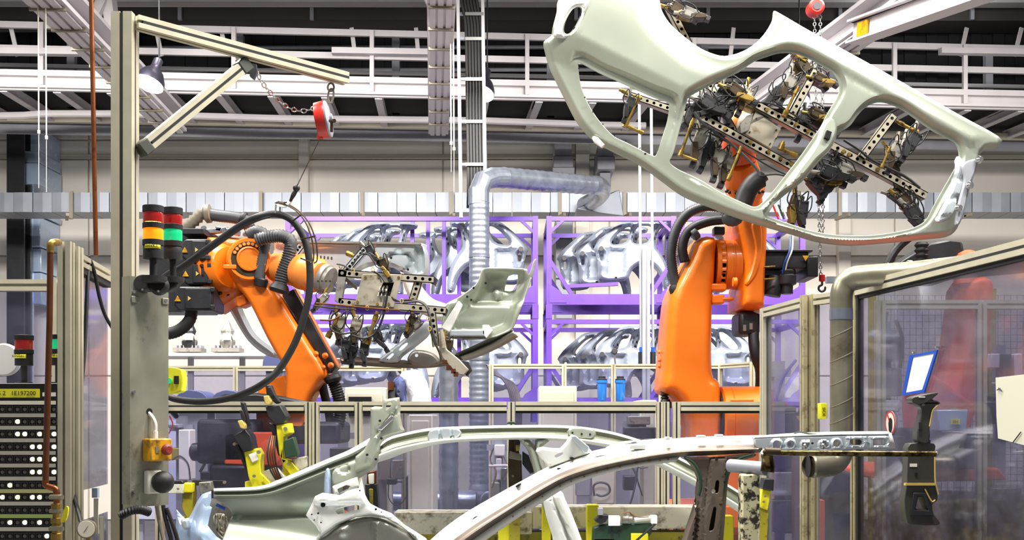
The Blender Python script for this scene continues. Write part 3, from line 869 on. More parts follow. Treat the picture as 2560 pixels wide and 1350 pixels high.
# long white shelf with small fixtures
sh = thing('parts_shelf', 'long white shelf carrying small fixtures behind the leaning robot', 'shelf', P(560, 890, 11.2))
M().span(P(330, 882, 10.9), V((P(730, 0, 10.9).x, 11.5, P(0, 890, 10.9).z))).done('board', 'white_steel', sh)
for px in (345, 470, 600, 720):
    M().bar(V((P(px, 0, 11.1).x, 11.2, 0)), V((P(px, 0, 11.1).x, 11.2, P(0, 889, 10.9).z)), 0.05, 0.05, up=(0, 1, 0)).done('leg', 'white_steel', sh)
M().span(V((P(330, 0, 11.1).x, 11.1, 0.6)), V((P(730, 0, 11.1).x, 11.15, 1.6))).done('front_panel', 'cover_white', sh)
def gadget(px, d, label, h, cloth=False):
    t = thing('welding_fixture', label, 'fixture', P(px, 882, d), group='small fixtures on the long shelf')
    s = S(d)
    M().box(P(px, 876, d), (70 * s, 0.2, 10 * s)).done('base_plate', 'clamp_grey', t)
    m = M()
    for k in range(-3, 4): m.box(P(px + k * 10, 868, d), (5 * s, 0.12, 8 * s))
    m.done('channel', 'grey_steel', t)
    M().lathe(P(px, 872, d), (0, 0, 1), [(0, 18 * s), (18 * s, 20 * s), (30 * s, 12 * s), (44 * s, 17 * s), (h * 0.8 * s, 10 * s), (h * s, 4 * s)], 8).done('weld_head', 'motor_black' if not cloth else 'clamp_grey', t)
    M().box(P(px - 2, 842, d - 0.08), (18 * s, 0.06, 16 * s)).done('white_tag', 'paper_white', t)
    for k in (-1, 1):
        M().tube([P(px + 12 * k, 872, d), P(px + 16 * k, 850, d - 0.05), P(px + 5 * k, 830, d)], 3 * s, 6).done('clamp_arm', 'clamp_grey', t)
    return t
gadget(474, 11.2, 'dark welding fixture with a white tag on the shelf beside the grey plate', 74)
gadget(569, 11.2, 'grey welding fixture on the shelf directly below the robot motors', 70, True)
# draped machine covers seen through the fence behind the leaning robot
def drape(name, label, pts, d, m, cat='cover', dep=0.5):
    def hf(x, y, do, dh):
        return dep * sst(do, 0, 40) + 0.03 * np.sin(x * 0.16 + 0.05 * y) * sst(do, 0, 14)
    return relief(pts, [], hf, d, 7.0).done(name, m, label=label, cat=cat, solid=0.01)
def machine(label, x0, x1, y0, y1, d, m, group=None, extra=None):
    t = thing('machine_cabinet', label, 'cabinet', V((P((x0 + x1) / 2, 0, d).x, d + 0.3, 0)), group=group)
    a = P(x0, y0, d); b = P(x1, y1, d)
    M().span((a.x, d, 0.08), (b.x, d + 0.6, a.z)).done('body', m, t, bevel=0.012)
    M().span((a.x + 0.02, d + 0.03, 0), (b.x - 0.02, d + 0.55, 0.08)).done('plinth', 'motor_black', t)
    M().span((a.x + 0.03, d - 0.012, max(0.2, b.z)), (b.x - 0.03, d, a.z - 0.05)).done('door', m, t, bevel=0.004)
    return t
c = machine('cream machine cabinet with a black window behind the fence by the leaning robot', 862, 964, 968, 1300, 9.1, 'cabinet_cream')
M().span(P(872, 992, 9.09), P(928, 1040, 9.07)).done('window', 'black_hole', c)
machine('tall cream electrical cabinet behind the fence pane in front of the short duct', 1020, 1082, 1036, 1300, 8.6, 'cabinet_cream')
machine('pale grey control cabinet below the blue air filters', 1348, 1442, 965, 1300, 9.65, 'cabinet_cream')
machine('pale cabinet beside the upright robot behind the fence pane', 1600, 1642, 1000, 1300, 9.6, 'cabinet_cream')
machine('grey utility cabinet behind the dividing fence post and the round ducts', 1230, 1330, 1075, 1300, 9.6, 'grey_steel')
# white robot cover with a dark blue sleeve
cv = thing('robot_cover', 'white cloth robot cover with a dark blue sleeve behind the fence', 'cover', P(1030, 1030, 9.6))
def hf(x, y, do, dh): return 0.16 * sst(do, 0, 24) + 0.025 * np.sin(x * 0.25 + y * 0.08)
relief([(1000, 940), (1022, 926), (1050, 928), (1068, 960), (1078, 1010), (1072, 1040), (1020, 1040), (1012, 990)], [], hf, 9.5, 5).done('cloth', 'cover_white', cv, solid=0.01)
relief([(984, 955), (1000, 940), (1014, 960), (1016, 1020), (1000, 1012), (984, 985)], [], hf, 9.35, 5).done('sleeve', 'cover_blue', cv, solid=0.01)
M().tube([P(990, 1020, 9.3), P(980, 990, 9.3), P(986, 968, 9.3)], [0.06, 0.05, 0.03], 10).done('weld_arm', 'motor_black', cv)
M().box(P(978, 965, 9.28), (0.05, 0.06, 0.07)).done('weld_tip', 'copper_dark', cv)
M().cyl(P(1040, 1035, 9.6), V((P(1040, 0, 9.6).x, 9.6, 0)), 0.06, 10).done('stand', 'grey_steel', cv)
# curved bundle of brown hoses by the round duct
hb = thing('hose_bundle', 'bundle of dark brown hoses curving down beside the tall round duct', 'hose', P(1280, 1010, 10.9))
for k in range(6):
    M().tube(catmull([P(1216 + k * 2, 912 + k * 4, 10.9), P(1240 + k * 3, 930 + k * 3, 10.9), P(1266 + k * 4, 962, 10.9 + 0.02 * k), P(1278 + k * 4.5, 1005, 10.9), P(1280 + k * 4.5, 1060, 10.9), P(1276 + k * 4.5, 1300, 10.9), P(1276 + k * 4.5, 1448, 10.9)], 5), 0.012, 6).done('hose', 'cable_brown', hb)
# blue air filters
for i, px in enumerate((1505, 1551)):
    t = thing('air_filter', ('blue compressed air filter beside the fence post with the gauge', 'blue compressed air filter hanging nearer the upright robot')[i], 'filter', P(px, 1005, 10.1), group='blue air filters')
    s = S(10.1)
    M().lathe(P(px, 1005, 10.1), (0, 0, 1), [(0, 8 * s), (4 * s, 11 * s), (46 * s, 12 * s), (48 * s, 14 * s), (54 * s, 14 * s)], 16).done('bowl', 'blue_filter', t)
    M().lathe(P(px, 951, 10.1), (0, 0, 1), [(0, 13 * s), (3 * s, 13 * s), (5 * s, 9 * s), (10 * s, 9 * s)], 16).done('head', 'motor_black', t)
    M().bar(P(px, 948, 10.12), P(px, 948, 10.38), 0.03, 0.03).done('mount', 'grey_steel', t)
t = thing('pressure_gauge', 'small black pressure gauge on a stalk above the blue air filters', 'gauge', P(1536, 910, 10.3))
M().lathe(P(1536, 879, 10.3), (0, -1, 0.15), [(-0.02, 0.026), (0.0, 0.03), (0.02, 0.03), (0.025, 0.024)], 14).done('dial_case', 'motor_black', t)
M().cyl(P(1536, 885, 10.3), P(1538, 909, 10.35), 0.008, 6).done('stalk', 'grey_steel', t)
# lift with two thin rods
lf = thing('parts_lift', 'grey column lift with two thin steel rods in front of the racks', 'lift', P(1616, 1000, 10.8))
for px0, px1, yt in ((1598, 1603, 395), (1628, 1633, 420)):
    M().cyl(P(px0, yt - 160, 11), P(px1, 900, 11), 0.014, 8).done('rod', 'grey_steel', lf)
M().prof(P(1615, 1040, 10.95), P(1615, 616, 10.95), alu(0.075, 0.06, 1, 1, 0.012, 0.012), up=(0, 1, 0)).done('column', 'grey_steel', lf)
for px in (1603, 1632):
    M().cyl(P(px, 880, 11), P(px, 916, 11), 0.03, 10).done('guide_bush', 'motor_black', lf)
    M().cyl(P(px, 868, 11), P(px, 880, 11), 0.02, 10).done('collar', 'blue_plastic', lf)
M().bar(V((P(1615, 0, 10.95).x, 10.95, 0)), P(1615, 1040, 10.95), 0.1, 0.1, up=(0, 1, 0)).done('foot', 'grey_steel', lf)
# chain hoist with red block
hc = thing('chain_hoist', 'red chain hoist block at the roof with long chains and a hook', 'hoist', P(2050, 725, 7.9))
ch = 7.9; s = S(ch)
M().lathe(P(2043, 14, ch - 0.06), (0, 1, 0), [(0, 15 * s), (0.01, 20 * s), (0.10, 20 * s), (0.11, 15 * s)], 20).done('block', 'red_paint', hc)
M().cyl(P(2043, 14, ch - 0.075), P(2043, 14, ch - 0.05), 9 * s, 16).done('hub', 'grey_steel', hc)
M().cyl(P(2043, -6, ch), P(2043, -120, ch), 0.012, 8).done('suspension', 'rib_grey', hc)
chain('chain_link', hc, [P(2036, 30, ch), P(2040, 250, ch), P(2046, 480, ch), P(2052, 690, ch)], 0.032, 0.004, 'chain_steel')
chain('chain_link', hc, [P(2050, 30, ch), P(2056, 250, ch), P(2058, 480, ch), P(2057, 600, ch)], 0.032, 0.004, 'chain_steel')
M().lathe(P(2055, 704, ch), (0, 0, 1), [(0, 0.016), (0.005, 0.022), (0.045, 0.022), (0.05, 0.014)], 12).done('hook_swivel', 'red_paint', hc)
M().tube(catmull([P(2055, 704, ch), P(2055, 712, ch), P(2048, 716, ch), P(2047, 724, ch), P(2054, 729, ch), P(2062, 725, ch), P(2063, 716, ch)], 4), [0.008] * 24 + [0.003], 8).done('hook', 'motor_black', hc)
# ---------------------------------------------------------------- raised car side panel (outer face towards us)
PD = 6.7
def pdepth(x, y):
    # roof edge leans away, tail end a little closer
    t = ((x - 1950) * 0.47 + (y - 330) * -0.88)      # + towards the sill
    return 6.72 - 0.10 * math.tanh(t / 160.0) - 0.05 * math.tanh((1700 - x) / 300.0)
def bump0(h, w): return lambda x, y, do, dh: h * sst(do, 0, w)
OUT = [(1398, -10), (1392, 30), (1382, 70), (1378, 88), (1360, 100), (1364, 124), (1375, 160), (1393, 199), (1418, 249), (1442, 295), (1471, 331), (1503, 356), (1549, 380), (1599, 405), (1645, 437), (1706, 482), (1760, 512), (1830, 541), (1920, 570), (2000, 592), (2060, 606), (2130, 612), (2220, 606), (2310, 597), (2370, 590), (2396, 570), (2408, 535), (2426, 480), (2440, 430), (2452, 396), (2458, 376), (2488, 374), (2498, 362), (2496, 342), (2400, 289), (2300, 232), (2200, 175), (2100, 120), (2010, 70), (1952, 36), (1934, 29), (1930, 52), (1915, 80), (1890, 108), (1855, 130), (1812, 141), (1775, 132), (1742, 112), (1706, 80), (1676, 50), (1658, 20), (1652, -10), (1640, -60), (1600, -120), (1480, -170), (1410, -120)]
H1 = [(1446, 158), (1457, 162), (1499, 185), (1563, 213), (1634, 245), (1666, 256), (1672, 267), (1668, 302), (1656, 341), (1642, 384), (1631, 386), (1599, 370), (1563, 352), (1535, 338), (1506, 309), (1482, 277), (1464, 242), (1451, 206), (1446, 171)]
H2 = [(1675, 404), (1683, 384), (1702, 313), (1716, 258), (1727, 240), (1794, 206), (1848, 181), (1883, 156), (1920, 142), (1950, 134), (1985, 135), (2018, 147), (2050, 164), (2078, 180), (2094, 204), (2097, 226), (2088, 250), (2067, 284), (2053, 313), (2035, 341), (2000, 391), (1964, 437), (1932, 478), (1905, 507), (1888, 517), (1868, 512), (1807, 484), (1759, 455), (1700, 424)]
H3 = [(2160, 272), (2181, 260), (2202, 257), (2227, 263), (2256, 277), (2291, 302), (2327, 327), (2362, 345), (2386, 359), (2394, 377), (2394, 402), (2377, 437), (2355, 475), (2330, 520), (2312, 552), (2286, 568), (2250, 578), (2180, 588), (2100, 588), (2040, 580), (1980, 562), (1934, 546), (1916, 537), (1924, 528), (1934, 512), (1963, 487), (2004, 455), (2036, 417), (2055, 394), (2070, 382), (2087, 351), (2096, 331), (2112, 324), (2127, 312), (2142, 291)]
H4 = [(1434, 22), (1448, 20), (1452, 32), (1440, 62), (1424, 84), (1412, 84), (1410, 70), (1418, 46)]
def ph(x, y, do, dh):
    d1, d2, d3, d4 = dh
    h = 0.05 * sst(do, 0, 15) + 0.03 * sst(do, 12, 80)
    # shoulder crease of the quarter panel: the skin falls away towards the window side
    u = ((y - 95) - (x - 1435) * 0.5) * 0.894
    h = h - 0.0011 * np.clip(u, 0, 70) * sst(-x, -1790, -1690) - 0.00035 * np.clip(-u, 0, 200) * sst(-x, -1790, -1690)
    # sill: flat top face towards the edge, rounded shoulder, then the face down to the doors
    w = ((y - 30) - (x - 1940) * 0.566) * 0.87
    h = h - 0.03 * sst(w, 44, 62) * sst(x, 1960, 2040) * (d2 > 4) * (d3 > 4)
    # stepped door-opening flanges
    for d, a, b in ((d1, 17, 27), (d2, 8, 19), (d3, 8, 19)):
        q = 0.006 + 0.11 * sst(d, a, b)
        k = 0.006
        h = -k * np.log(np.exp(-h / k) + np.exp(-q / k))
    # B pillar rib along its centre
    h = np.minimum(h, 0.01 + 0.09 * sst(d4, 8, 16))
    return h
rp = thing('bodyside_stamping', 'pale green car body side panel held up in front of the upright robot', 'car side panel', P(1950, 610, PD))
relief(OUT, [H1, H2, H3, H4], ph, pdepth, 6.5, per=3, rings=(0.35, 0.8, 1.25, 1.65, 2.1, 2.6, 3.1, 3.7, 4.4)).done('pressing', 'body_steel', rp, solid=0.006, angle=60)
relief([(1402, -14), (1474, -14), (1464, 30), (1446, 72), (1428, 94), (1390, 94), (1384, 84), (1392, 40)], [[(1432, 24), (1450, 18), (1455, 30), (1446, 56), (1428, 84), (1412, 90), (1406, 74), (1416, 48)]], lambda x, y, do, dh: 0.02 * sst(do, 0, 6) - 0.012 * sst(-dh[0], -6, -3), lambda x, y: pdepth(x, y) - 0.045, 5, per=2).done('lamp_pocket', 'body_white', rp, solid=0.004)
# lock holes, hinge pads and rivet holes of the panel
def disc(m, px, py, d, r, n=10, t=0.01):
    return m.tube([P(px, py, d), P(px, py, d) + V((0, -t, 0))], r * S(d), n)
m = M()
for (x, y, r) in ((1452, 38, 3), (1435, 71, 3), (1447, 172, 1.6), (1462, 244, 1.6), (1482, 280, 1.6), (1507, 311, 1.6), (1536, 340, 1.6), (1564, 353, 1.6), (1600, 371, 1.6), (1613, 385, 2.6), (2112, 262, 2), (2120, 264, 2), (2052, 363, 2), (2060, 366, 2), (2428, 428, 3), (2420, 452, 3), (2412, 540, 2.4)):
    disc(m, x, y, pdepth(x, y) - 0.028, r)
m.done('rivet_hole', 'black_hole', rp, kind='stuff')
M().prism([[P(x, y, 6.58) for x, y in ((2068, 325), (2080, 330), (2074, 349), (2062, 343))]], (0, 0.05, 0)).done('lock_hole', 'black_hole', rp)
relief([(2052, 318), (2070, 296), (2084, 300), (2092, 322), (2084, 352), (2068, 378), (2040, 404), (2010, 440), (1980, 466), (1966, 466), (1992, 424), (2022, 384), (2040, 352)], [], bump0(0.03, 7), 6.64, 6).done('pillar_rib', 'body_steel', rp, solid=0.004)
relief([(2392, 392), (2416, 402), (2428, 412), (2412, 452), (2394, 500), (2380, 540), (2352, 556), (2340, 548), (2368, 490), (2384, 440)], [], lambda x, y, do, dh: 0.035 * sst(do, 0, 7) - 0.02 * sst(np.cos((y - 400) * 0.13), 0.3, 0.9), 6.66, 5).done('hinge_pillar_rib', 'body_steel_cool', rp, solid=0.004)
relief([(2404, 412), (2440, 398), (2438, 428), (2422, 470), (2412, 520), (2398, 560), (2386, 560), (2396, 500), (2408, 450)], [], lambda x, y, do, dh: 0.01 * sst(do, 0, 5), 6.62, 6).done('hinge_plate', 'grey_steel', rp, solid=0.004)
for (x, y) in ((2446, 400), (2422, 464), (2394, 520)):
    M().lathe(P(x, y, 6.6), (0.2, -1, 0), [(0, 0.022), (0.015, 0.024), (0.03, 0.014)], 10).done('hinge_clip', 'chrome', rp)
M().tube([P(1508, 366, 6.78), P(1490, 350, 6.8), P(1484, 344, 6.82)], [0.014, 0.02, 0.012], 8).done('roof_flange_tab', 'body_white', rp)
# ---------------------------------------------------------------- generic pneumatic clamp used on both grippers
def clamp(root, px, py, d, k=1.0, ang=0.0, style=0, name='clamp'):
    """body with arm, jaw, cylinder and air fittings, built around a pixel at a distance; ang turns it in the view plane"""
    ca, sa = math.cos(ang), math.sin(ang)
    def Q(u, v, w=0.0):
        return P(px + (u * ca - v * sa) * k, py + (u * sa + v * ca) * k, d) + V((0, w, 0))
    s = S(d) * k
    e = Q(1, 0) - Q(0, 0); up = Q(0, -1) - Q(0, 0)
    R = Matrix((e.normalized(), V((0, 1, 0)), up.normalized())).transposed()
    bm = ('clamp_grey', 'dark_bronze', 'motor_black', 'gripper_plate')[style]
    m = M().box(Q(0, 0), (26 * s, 0.07, 34 * s), R=R)
    m.box(Q(4, 20), (18 * s, 0.06, 12 * s), R=R)
    m.box(Q(-6, -20), (12 * s, 0.055, 10 * s), R=R)
    b = m.done(name, bm, root, bevel=0.006)
    M().prism([[Q(-14, 10, -0.045), Q(-4, 6, -0.045), Q(8, 30, -0.045), Q(10, 46, -0.045), Q(0, 48, -0.045), Q(-8, 30, -0.045)]], (0, 0.09, 0)).done('arm', ('dark_bronze', 'brass', 'motor_black', 'dark_bronze')[style], b, bevel=0.004)
    M().box(Q(4, 54), (14 * s, 0.05, 14 * s), R=R).done('jaw', 'motor_black', b, bevel=0.004)
    M().cyl(Q(-10, -18, -0.02), Q(-16, -40, -0.02), 5 * s, 10).done('cylinder', ('gripper_plate', 'brass', 'clamp_grey', 'brass')[style], b)
    m = M()
    for i in range(4):
        m.cyl(Q(-8 + i * 6, -14, -0.036), Q(-8 + i * 6, -14, -0.05), 1.8 * s, 6)
    m.done('fitting', 'chrome', b)
    for i in range(2):
        M().tube(catmull([Q(-8 + i * 12, -14, -0.05), Q(-20 + i * 34, -26, -0.07), Q(-24 + i * 40, 4, -0.06), Q(2, 22 + 6 * i, -0.04)], 5), 1.5 * s, 6).done('air_line', 'rubber_black', b)
    return b
def pbeam(root, a, b, w, d, n, r, dep=0.06, name='perforated_beam', m='gripper_plate', skip=()):
    """square tube whose front wall is drilled with a row of holes"""
    A = V((a[0], a[1], 0)); B = V((b[0], b[1], 0)); u = (B - A).normalized(); nn = V((-u.y, u.x, 0))
    def Q(t, c): 
        p = A + (B - A) * t + nn * c; return P(p.x, p.y, d)
    L = (B - A).length
    outer = [Q(0, -w / 2), Q(1, -w / 2), Q(1, w / 2), Q(0, w / 2)]
    loops = [outer]
    for i in range(n):
        if i in skip: continue
        t = (i + 0.5) / n
        loops.append([Q(t + r * math.cos(q) / L, r * math.sin(q)) for q in [2 * math.pi * j / 10 for j in range(10)]])
    mm = M().prism(loops, (0, 0.006, 0))
    for c in (-w / 2 + 1, w / 2 - 1):
        mm.prism([[Q(0, c - 1), Q(1, c - 1), Q(1, c + 1), Q(0, c + 1)]], (0, dep, 0))
    o = mm.done(name, m, root)
    M().prism([[Q(0.01, -w / 2 + 2), Q(0.99, -w / 2 + 2), Q(0.99, w / 2 - 2), Q(0.01, w / 2 - 2)]], (0, 0.004, 0)).done('shade_backing', 'black_hole', o).location.y += dep * 0.6  # black sheet stands in for the shade behind the drilled holes
    return o
def bolts(root, spots, d, r, m='brass', name='bolt_head'):
    for x, y in spots: disc(M(), x, y, d, r, 6, 0.012).done(name, m, root)
def rod(root, a, b, d, r, m='brass', name='guide_rod', collar=True, db=None):
    db = d if db is None else db
    o = M().cyl(P(*a, d), P(*b, db), r * S(d), 12).done(name, m, root)
    if collar:
        A = P(*a, d); B = P(*b, db); u = (B - A).normalized()
        M().cyl(B - u * r * S(d) * 3, B + u * r * S(d) * 0.6, r * S(d) * 1.7, 12).done('rod_end', m, o)
        M().cyl(A + u * r * S(d) * 2, A + u * r * S(d) * 5, r * S(d) * 1.35, 12).done('rod_collar', m, o)
    return o
# ---------------------------------------------------------------- gripper behind the raised panel
GD = 7.15
gr = thing('gripper_frame', 'perforated steel gripper frame with clamps behind the raised side panel', 'gripper', P(1920, 340, GD))
pbeam(gr, (1873, 251), (2316, 490), 20, GD, 27, 4.6)
pbeam(gr, (1741, 284), (2010, 432), 20, GD, 16, 4.6)
pbeam(gr, (1836, 330), (1672, 10), 18, GD + 0.12, 18, 4.2)
pbeam(gr, (1760, 300), (1560, 232), 16, GD + 0.06, 12, 3.8)
pbeam(gr, (2157, 392), (2236, 288), 20, GD - 0.05, 7, 4.4)
pbeam(gr, (1978, 290), (2040, 176), 20, GD - 0.04, 7, 4.2)
M().prism([[P(x, y, GD + 0.02) for x, y in ((1889, 278), (1953, 322), (1928, 372), (1862, 334))]], (0, 0.03, 0)).done('adapter_plate', 'gripper_plate', gr, bevel=0.003)
M().prism([[P(x, y, GD + 0.0) for x, y in ((1866, 290), (1884, 282), (1872, 326), (1852, 334), (1850, 312))]], (0, 0.09, 0)).done('side_bracket', 'clamp_grey', gr, bevel=0.003)
bolts(gr, ((1890, 297), (1940, 326), (1940, 347), (1925, 360), (1874, 331)), GD + 0.018, 2.0, 'lettering_black', 'plate_screw')
bolts(gr, ((1812, 322), (1876, 356), (1921, 380), (1978, 410), (1951, 397), (1917, 275), (2020, 328), (1990, 311), (2108, 379), (2122, 387), (2194, 424)), GD - 0.002, 5.2)
for a, b, r in (((1734, 296), (1700, 388), 4.0), ((1853, 366), (1820, 448), 4.0), ((1996, 216), (1960, 290), 4.4), ((2226, 366), (2204, 418), 3.2), ((1958, 354), (1951, 372), 4.5)):
    rod(gr, a, b, GD - 0.08, r)
rod(gr, (2240, 302), (2292, 330), GD - 0.05, 4.2)
rod(gr, (1700, 386), (1742, 402), GD - 0.08, 4.0, collar=False)
rod(gr, (1946, 368), (1990, 388), GD - 0.06, 4.4)
for i, (x, y, k, a, st) in enumerate(((1748, 352, 0.95, 0.35, 0), (1796, 392, 0.9, 0.3, 0), (1768, 256, 0.95, -0.9, 2), (1800, 240, 0.9, 0.6, 2), (1838, 226, 0.9, -0.9, 1), (1866, 238, 0.8, 0.5, 3), (1974, 206, 0.85, 0.5, 0), (2010, 168, 0.8, 2.6, 1), (2048, 196, 0.7, -1.1, 1), (1990, 508, 0.95, 0.3, 1), (2006, 520, 0.8, 0.1, 2), (2110, 424, 0.85, -1.1, 0), (2070, 430, 0.95, -1.2, 2), (2060, 400, 0.9, 0.5, 2), (2040, 285, 0.75, -1.1, 1), (2240, 378, 0.9, 0.5, 0), (2282, 350, 0.9, 0.6, 2), (2258, 500, 0.9, -0.6, 1), (2282, 530, 0.95, -0.5, 2), (1798, 275, 0.9, 1.4, 2), (1575, 258, 0.7, 0.4, 2), (1690, 24, 0.85, -1.0, 1), (1722, 34, 0.75, -1.2, 0))):
    clamp(gr, x, y, GD + (0.02 if i % 2 else -0.03), k * 1.2, a, st)
for i, (x, y, k, a, st) in enumerate(((1742, 268, 0.9, 0.7, 2), (1780, 300, 0.8, -0.4, 2), (1824, 262, 0.9, 0.2, 2), (1850, 250, 0.8, -0.8, 1), (1774, 372, 0.9, 0.5, 2), (1820, 408, 0.9, 0.4, 0), (1948, 228, 0.9, 0.9, 2), (1990, 178, 0.8, 0.3, 1), (2030, 182, 0.8, -0.6, 3), (2090, 410, 0.9, -0.9, 2), (2052, 446, 0.9, -1.2, 1), (2080, 452, 0.9, 0.6, 2), (2026, 440, 0.9, -0.4, 2), (2260, 372, 0.9, 0.5, 0), (2228, 390, 0.8, -0.2, 3), (2240, 488, 0.8, -1.0, 2), (2270, 512, 0.9, -0.5, 0), (2010, 300, 0.8, 0.4, 2), (2046, 310, 0.8, -1.0, 2))):
    clamp(gr, x, y, GD + (0.08 if i % 2 else 0.05), k * 1.2, a, st)
rod(gr, (1597, 240), (1562, 316), GD, 4.2); rod(gr, (1562, 312), (1606, 332), GD, 3.6); rod(gr, (1548, 224), (1600, 246), GD, 4.0)
for i, (pts) in enumerate((((1735, 280), (1760, 310), (1840, 370), (1890, 420), (1900, 440)), ((1720, 270), (1712, 300), (1740, 322), (1770, 312)), ((1930, 205), (1922, 225), (1936, 240), (1960, 236)), ((1940, 215), (1932, 245), (1950, 262), (1975, 262)), ((2110, 350), (2150, 376), (2180, 400), (2260, 440), (2300, 470)), ((2190, 402), (2220, 406), (2244, 396)), ((1880, 256), (1930, 260), (1990, 290), (2040, 322)), ((1770, 330), (1850, 372), (1930, 420), (1985, 445)), ((1900, 440), (1940, 436), (1970, 442)))):
    M().tube(catmull([P(x, y, GD - 0.07) for x, y in pts], 5), 0.009 if i in (0, 4) else 0.005, 6).done('air_hose', 'rubber_black' if i != 0 else 'hose_grey', gr)
for i, (x, c) in enumerate(((1938, 'red_paint'), (1946, 'lettering_white'), (1952, 'green_plastic'), (1960, 'lettering_white'))):
    M().tube([P(x - 6, 512, GD), P(x + 8, 548, GD)], 0.006, 6).done('coloured_tube', c, gr)
# ---------------------------------------------------------------- upright orange robot
D = 8.0; s = S(D)
rb = thing('industrial_robot', 'orange articulated robot with upright arm holding the raised side panel', 'robot', V((P(1800, 0, D).x, D, 0)), group='orange industrial robots')
X0 = P(1790, 0, D).x
M().box((X0, D, 0.25), (0.9, 0.9, 0.5)).done('pedestal', 'motor_black', rb, bevel=0.02)
M().lathe((X0, D, 0.5), (0, 0, 1), [(0, 0.42), (0.08, 0.42), (0.1, 0.36), (0.3, 0.36), (0.36, 0.44), (0.5, 0.44)], 28).done('base', 'orange_paint', rb)
M().box((P(1850, 0, D).x, D, 1.2), (0.55, 0.6, 0.55)).done('carousel', 'orange_paint', rb, bevel=0.06)
def xcyl(x0, x1, y, r, d=D): return M().cyl(P(x0, y, d), P(x1, y, d), r * S(d), 32)
o = M().lathe(P(1797, 1052, D), (1, 0, 0), [(0, 80 * s), (4 * s, 86 * s), (24 * s, 86 * s), (26 * s, 84 * s), (28 * s, 86 * s), (110 * s, 86 * s), (116 * s, 80 * s)], 36).done('shoulder_drum', 'orange_paint', rb)
M().cyl(P(1792, 1052, D), P(1799, 1052, D), 78 * s, 32).done('shoulder_gap', 'slot_black', rb)
M().bar(P(1826, 1001, D - 0.22), P(1884, 1001, D - 0.22), 0.03, 0.02).done('cast_lug', 'orange_paint', rb, bevel=0.006)
arm = [(1645, 978), (1648, 930), (1654, 850), (1662, 765), (1672, 728), (1692, 688), (1716, 640), (1736, 600), (1784, 597), (1786, 640), (1782, 700), (1777, 760), (1775, 900), (1780, 945), (1796, 962), (1796, 1120), (1720, 1125), (1714, 1070), (1704, 1030), (1690, 1005), (1672, 990)]
m = relief(arm, [], lambda x, y, do, dh: 0.20 * np.sqrt(np.clip(1 - (1 - np.clip(do / 26.0, 0, 1)) ** 2, 0, 1)), D, 7.0, smooth=True, per=2)
o = m.done('link_arm', 'orange_paint', rb, angle=60)
# back half of the arm casting
M().prism([[P(x, y, D) for x, y in smooth2(arm, 2)]], (0, 0.22, 0)).done('link_arm_rear', 'orange_paint', rb, bevel=0.03)
M().prism([[P(x, y, D - 0.14) for x, y in ((1768, 720), (1778, 740), (1777, 900), (1782, 950), (1770, 940), (1764, 860))]], (0, 0.3, 0)).done('arm_rib', 'orange_paint', rb, bevel=0.008)
for (x0, x1, y0, y1) in ((1776, 1808, 708, 732), (1780, 1802, 736, 764), (1800, 1826, 742, 756)):
    M().span(P(x0, y0, D - 0.16), P(x1, y1, D - 0.02)).done('stop_block', 'orange_paint', rb, bevel=0.012)
for y in (880, 900, 915): M().cyl(P(1650, y, D - 0.02), P(1645, y, D - 0.02), 5 * s, 10).done('plug', 'orange_paint', rb)
M().lathe(P(1784, 662, D), (1, 0, 0), [(0, 62 * s), (10 * s, 62 * s), (11 * s, 58 * s), (22 * s, 58 * s), (23 * s, 62 * s), (38 * s, 62 * s), (39 * s, 60 * s), (44 * s, 60 * s), (45 * s, 62 * s), (62 * s, 62 * s)], 32).done('elbow_gear', 'orange_paint', rb)
m = M()
for k in range(14):
    a = math.pi * (0.55 + k / 13 * 0.9)
    p = P(1800, 662, D) + V((0, 0.0, 0)); 
    p = p + V((0, math.cos(a) * 62 * s, math.sin(a) * 62 * s)) if False else P(1800, 662, D) + V((0, -abs(math.sin(a)) * 60 * s, math.cos(a) * 60 * s))
    m.box(p, (0.02, 0.02, 0.02))
m.done('gear_bolt', 'dark_bronze', rb)
m = M()
for k in range(9):
    a = math.pi * (0.08 + 0.84 * k / 8)
    m.cyl(P(1794, 662, D) + V((0, -math.sin(a) * 59 * s, math.cos(a) * 59 * s)), P(1804, 662, D) + V((0, -math.sin(a) * 59 * s, math.cos(a) * 59 * s)), 5.5 * s, 8)
m.done('gear_screw', 'orange_light', rb)
hs = [(1824, 560), (1836, 540), (1870, 534), (1904, 545), (1909, 600), (1904, 690), (1902, 776), (1890, 781), (1842, 778), (1836, 768), (1838, 730), (1842, 690), (1838, 640), (1830, 600)]
relief(hs, [], lambda x, y, do, dh: 0.24 * np.sqrt(np.clip(1 - (1 - np.clip(do / 20.0, 0, 1)) ** 2, 0, 1)), D, 6, per=2).done('elbow_housing', 'orange_paint', rb, angle=60)
M().prism([[P(x, y, D) for x, y in smooth2(hs, 2)]], (0, 0.26, 0)).done('elbow_housing_rear', 'orange_paint', rb, bevel=0.03)
relief([(1874, 560), (1902, 560), (1904, 640), (1890, 690), (1872, 712), (1862, 708), (1876, 670), (1884, 620)], [], lambda x, y, do, dh: 0.03 * sst(do, 0, 6), D - 0.22, 5).done('housing_rib', 'orange_paint', rb, solid=0.01)
M().cyl(P(1832, 705, D - 0.27), P(1842, 705, D - 0.27), 11 * s, 12).done('grease_plug', 'orange_paint', rb)
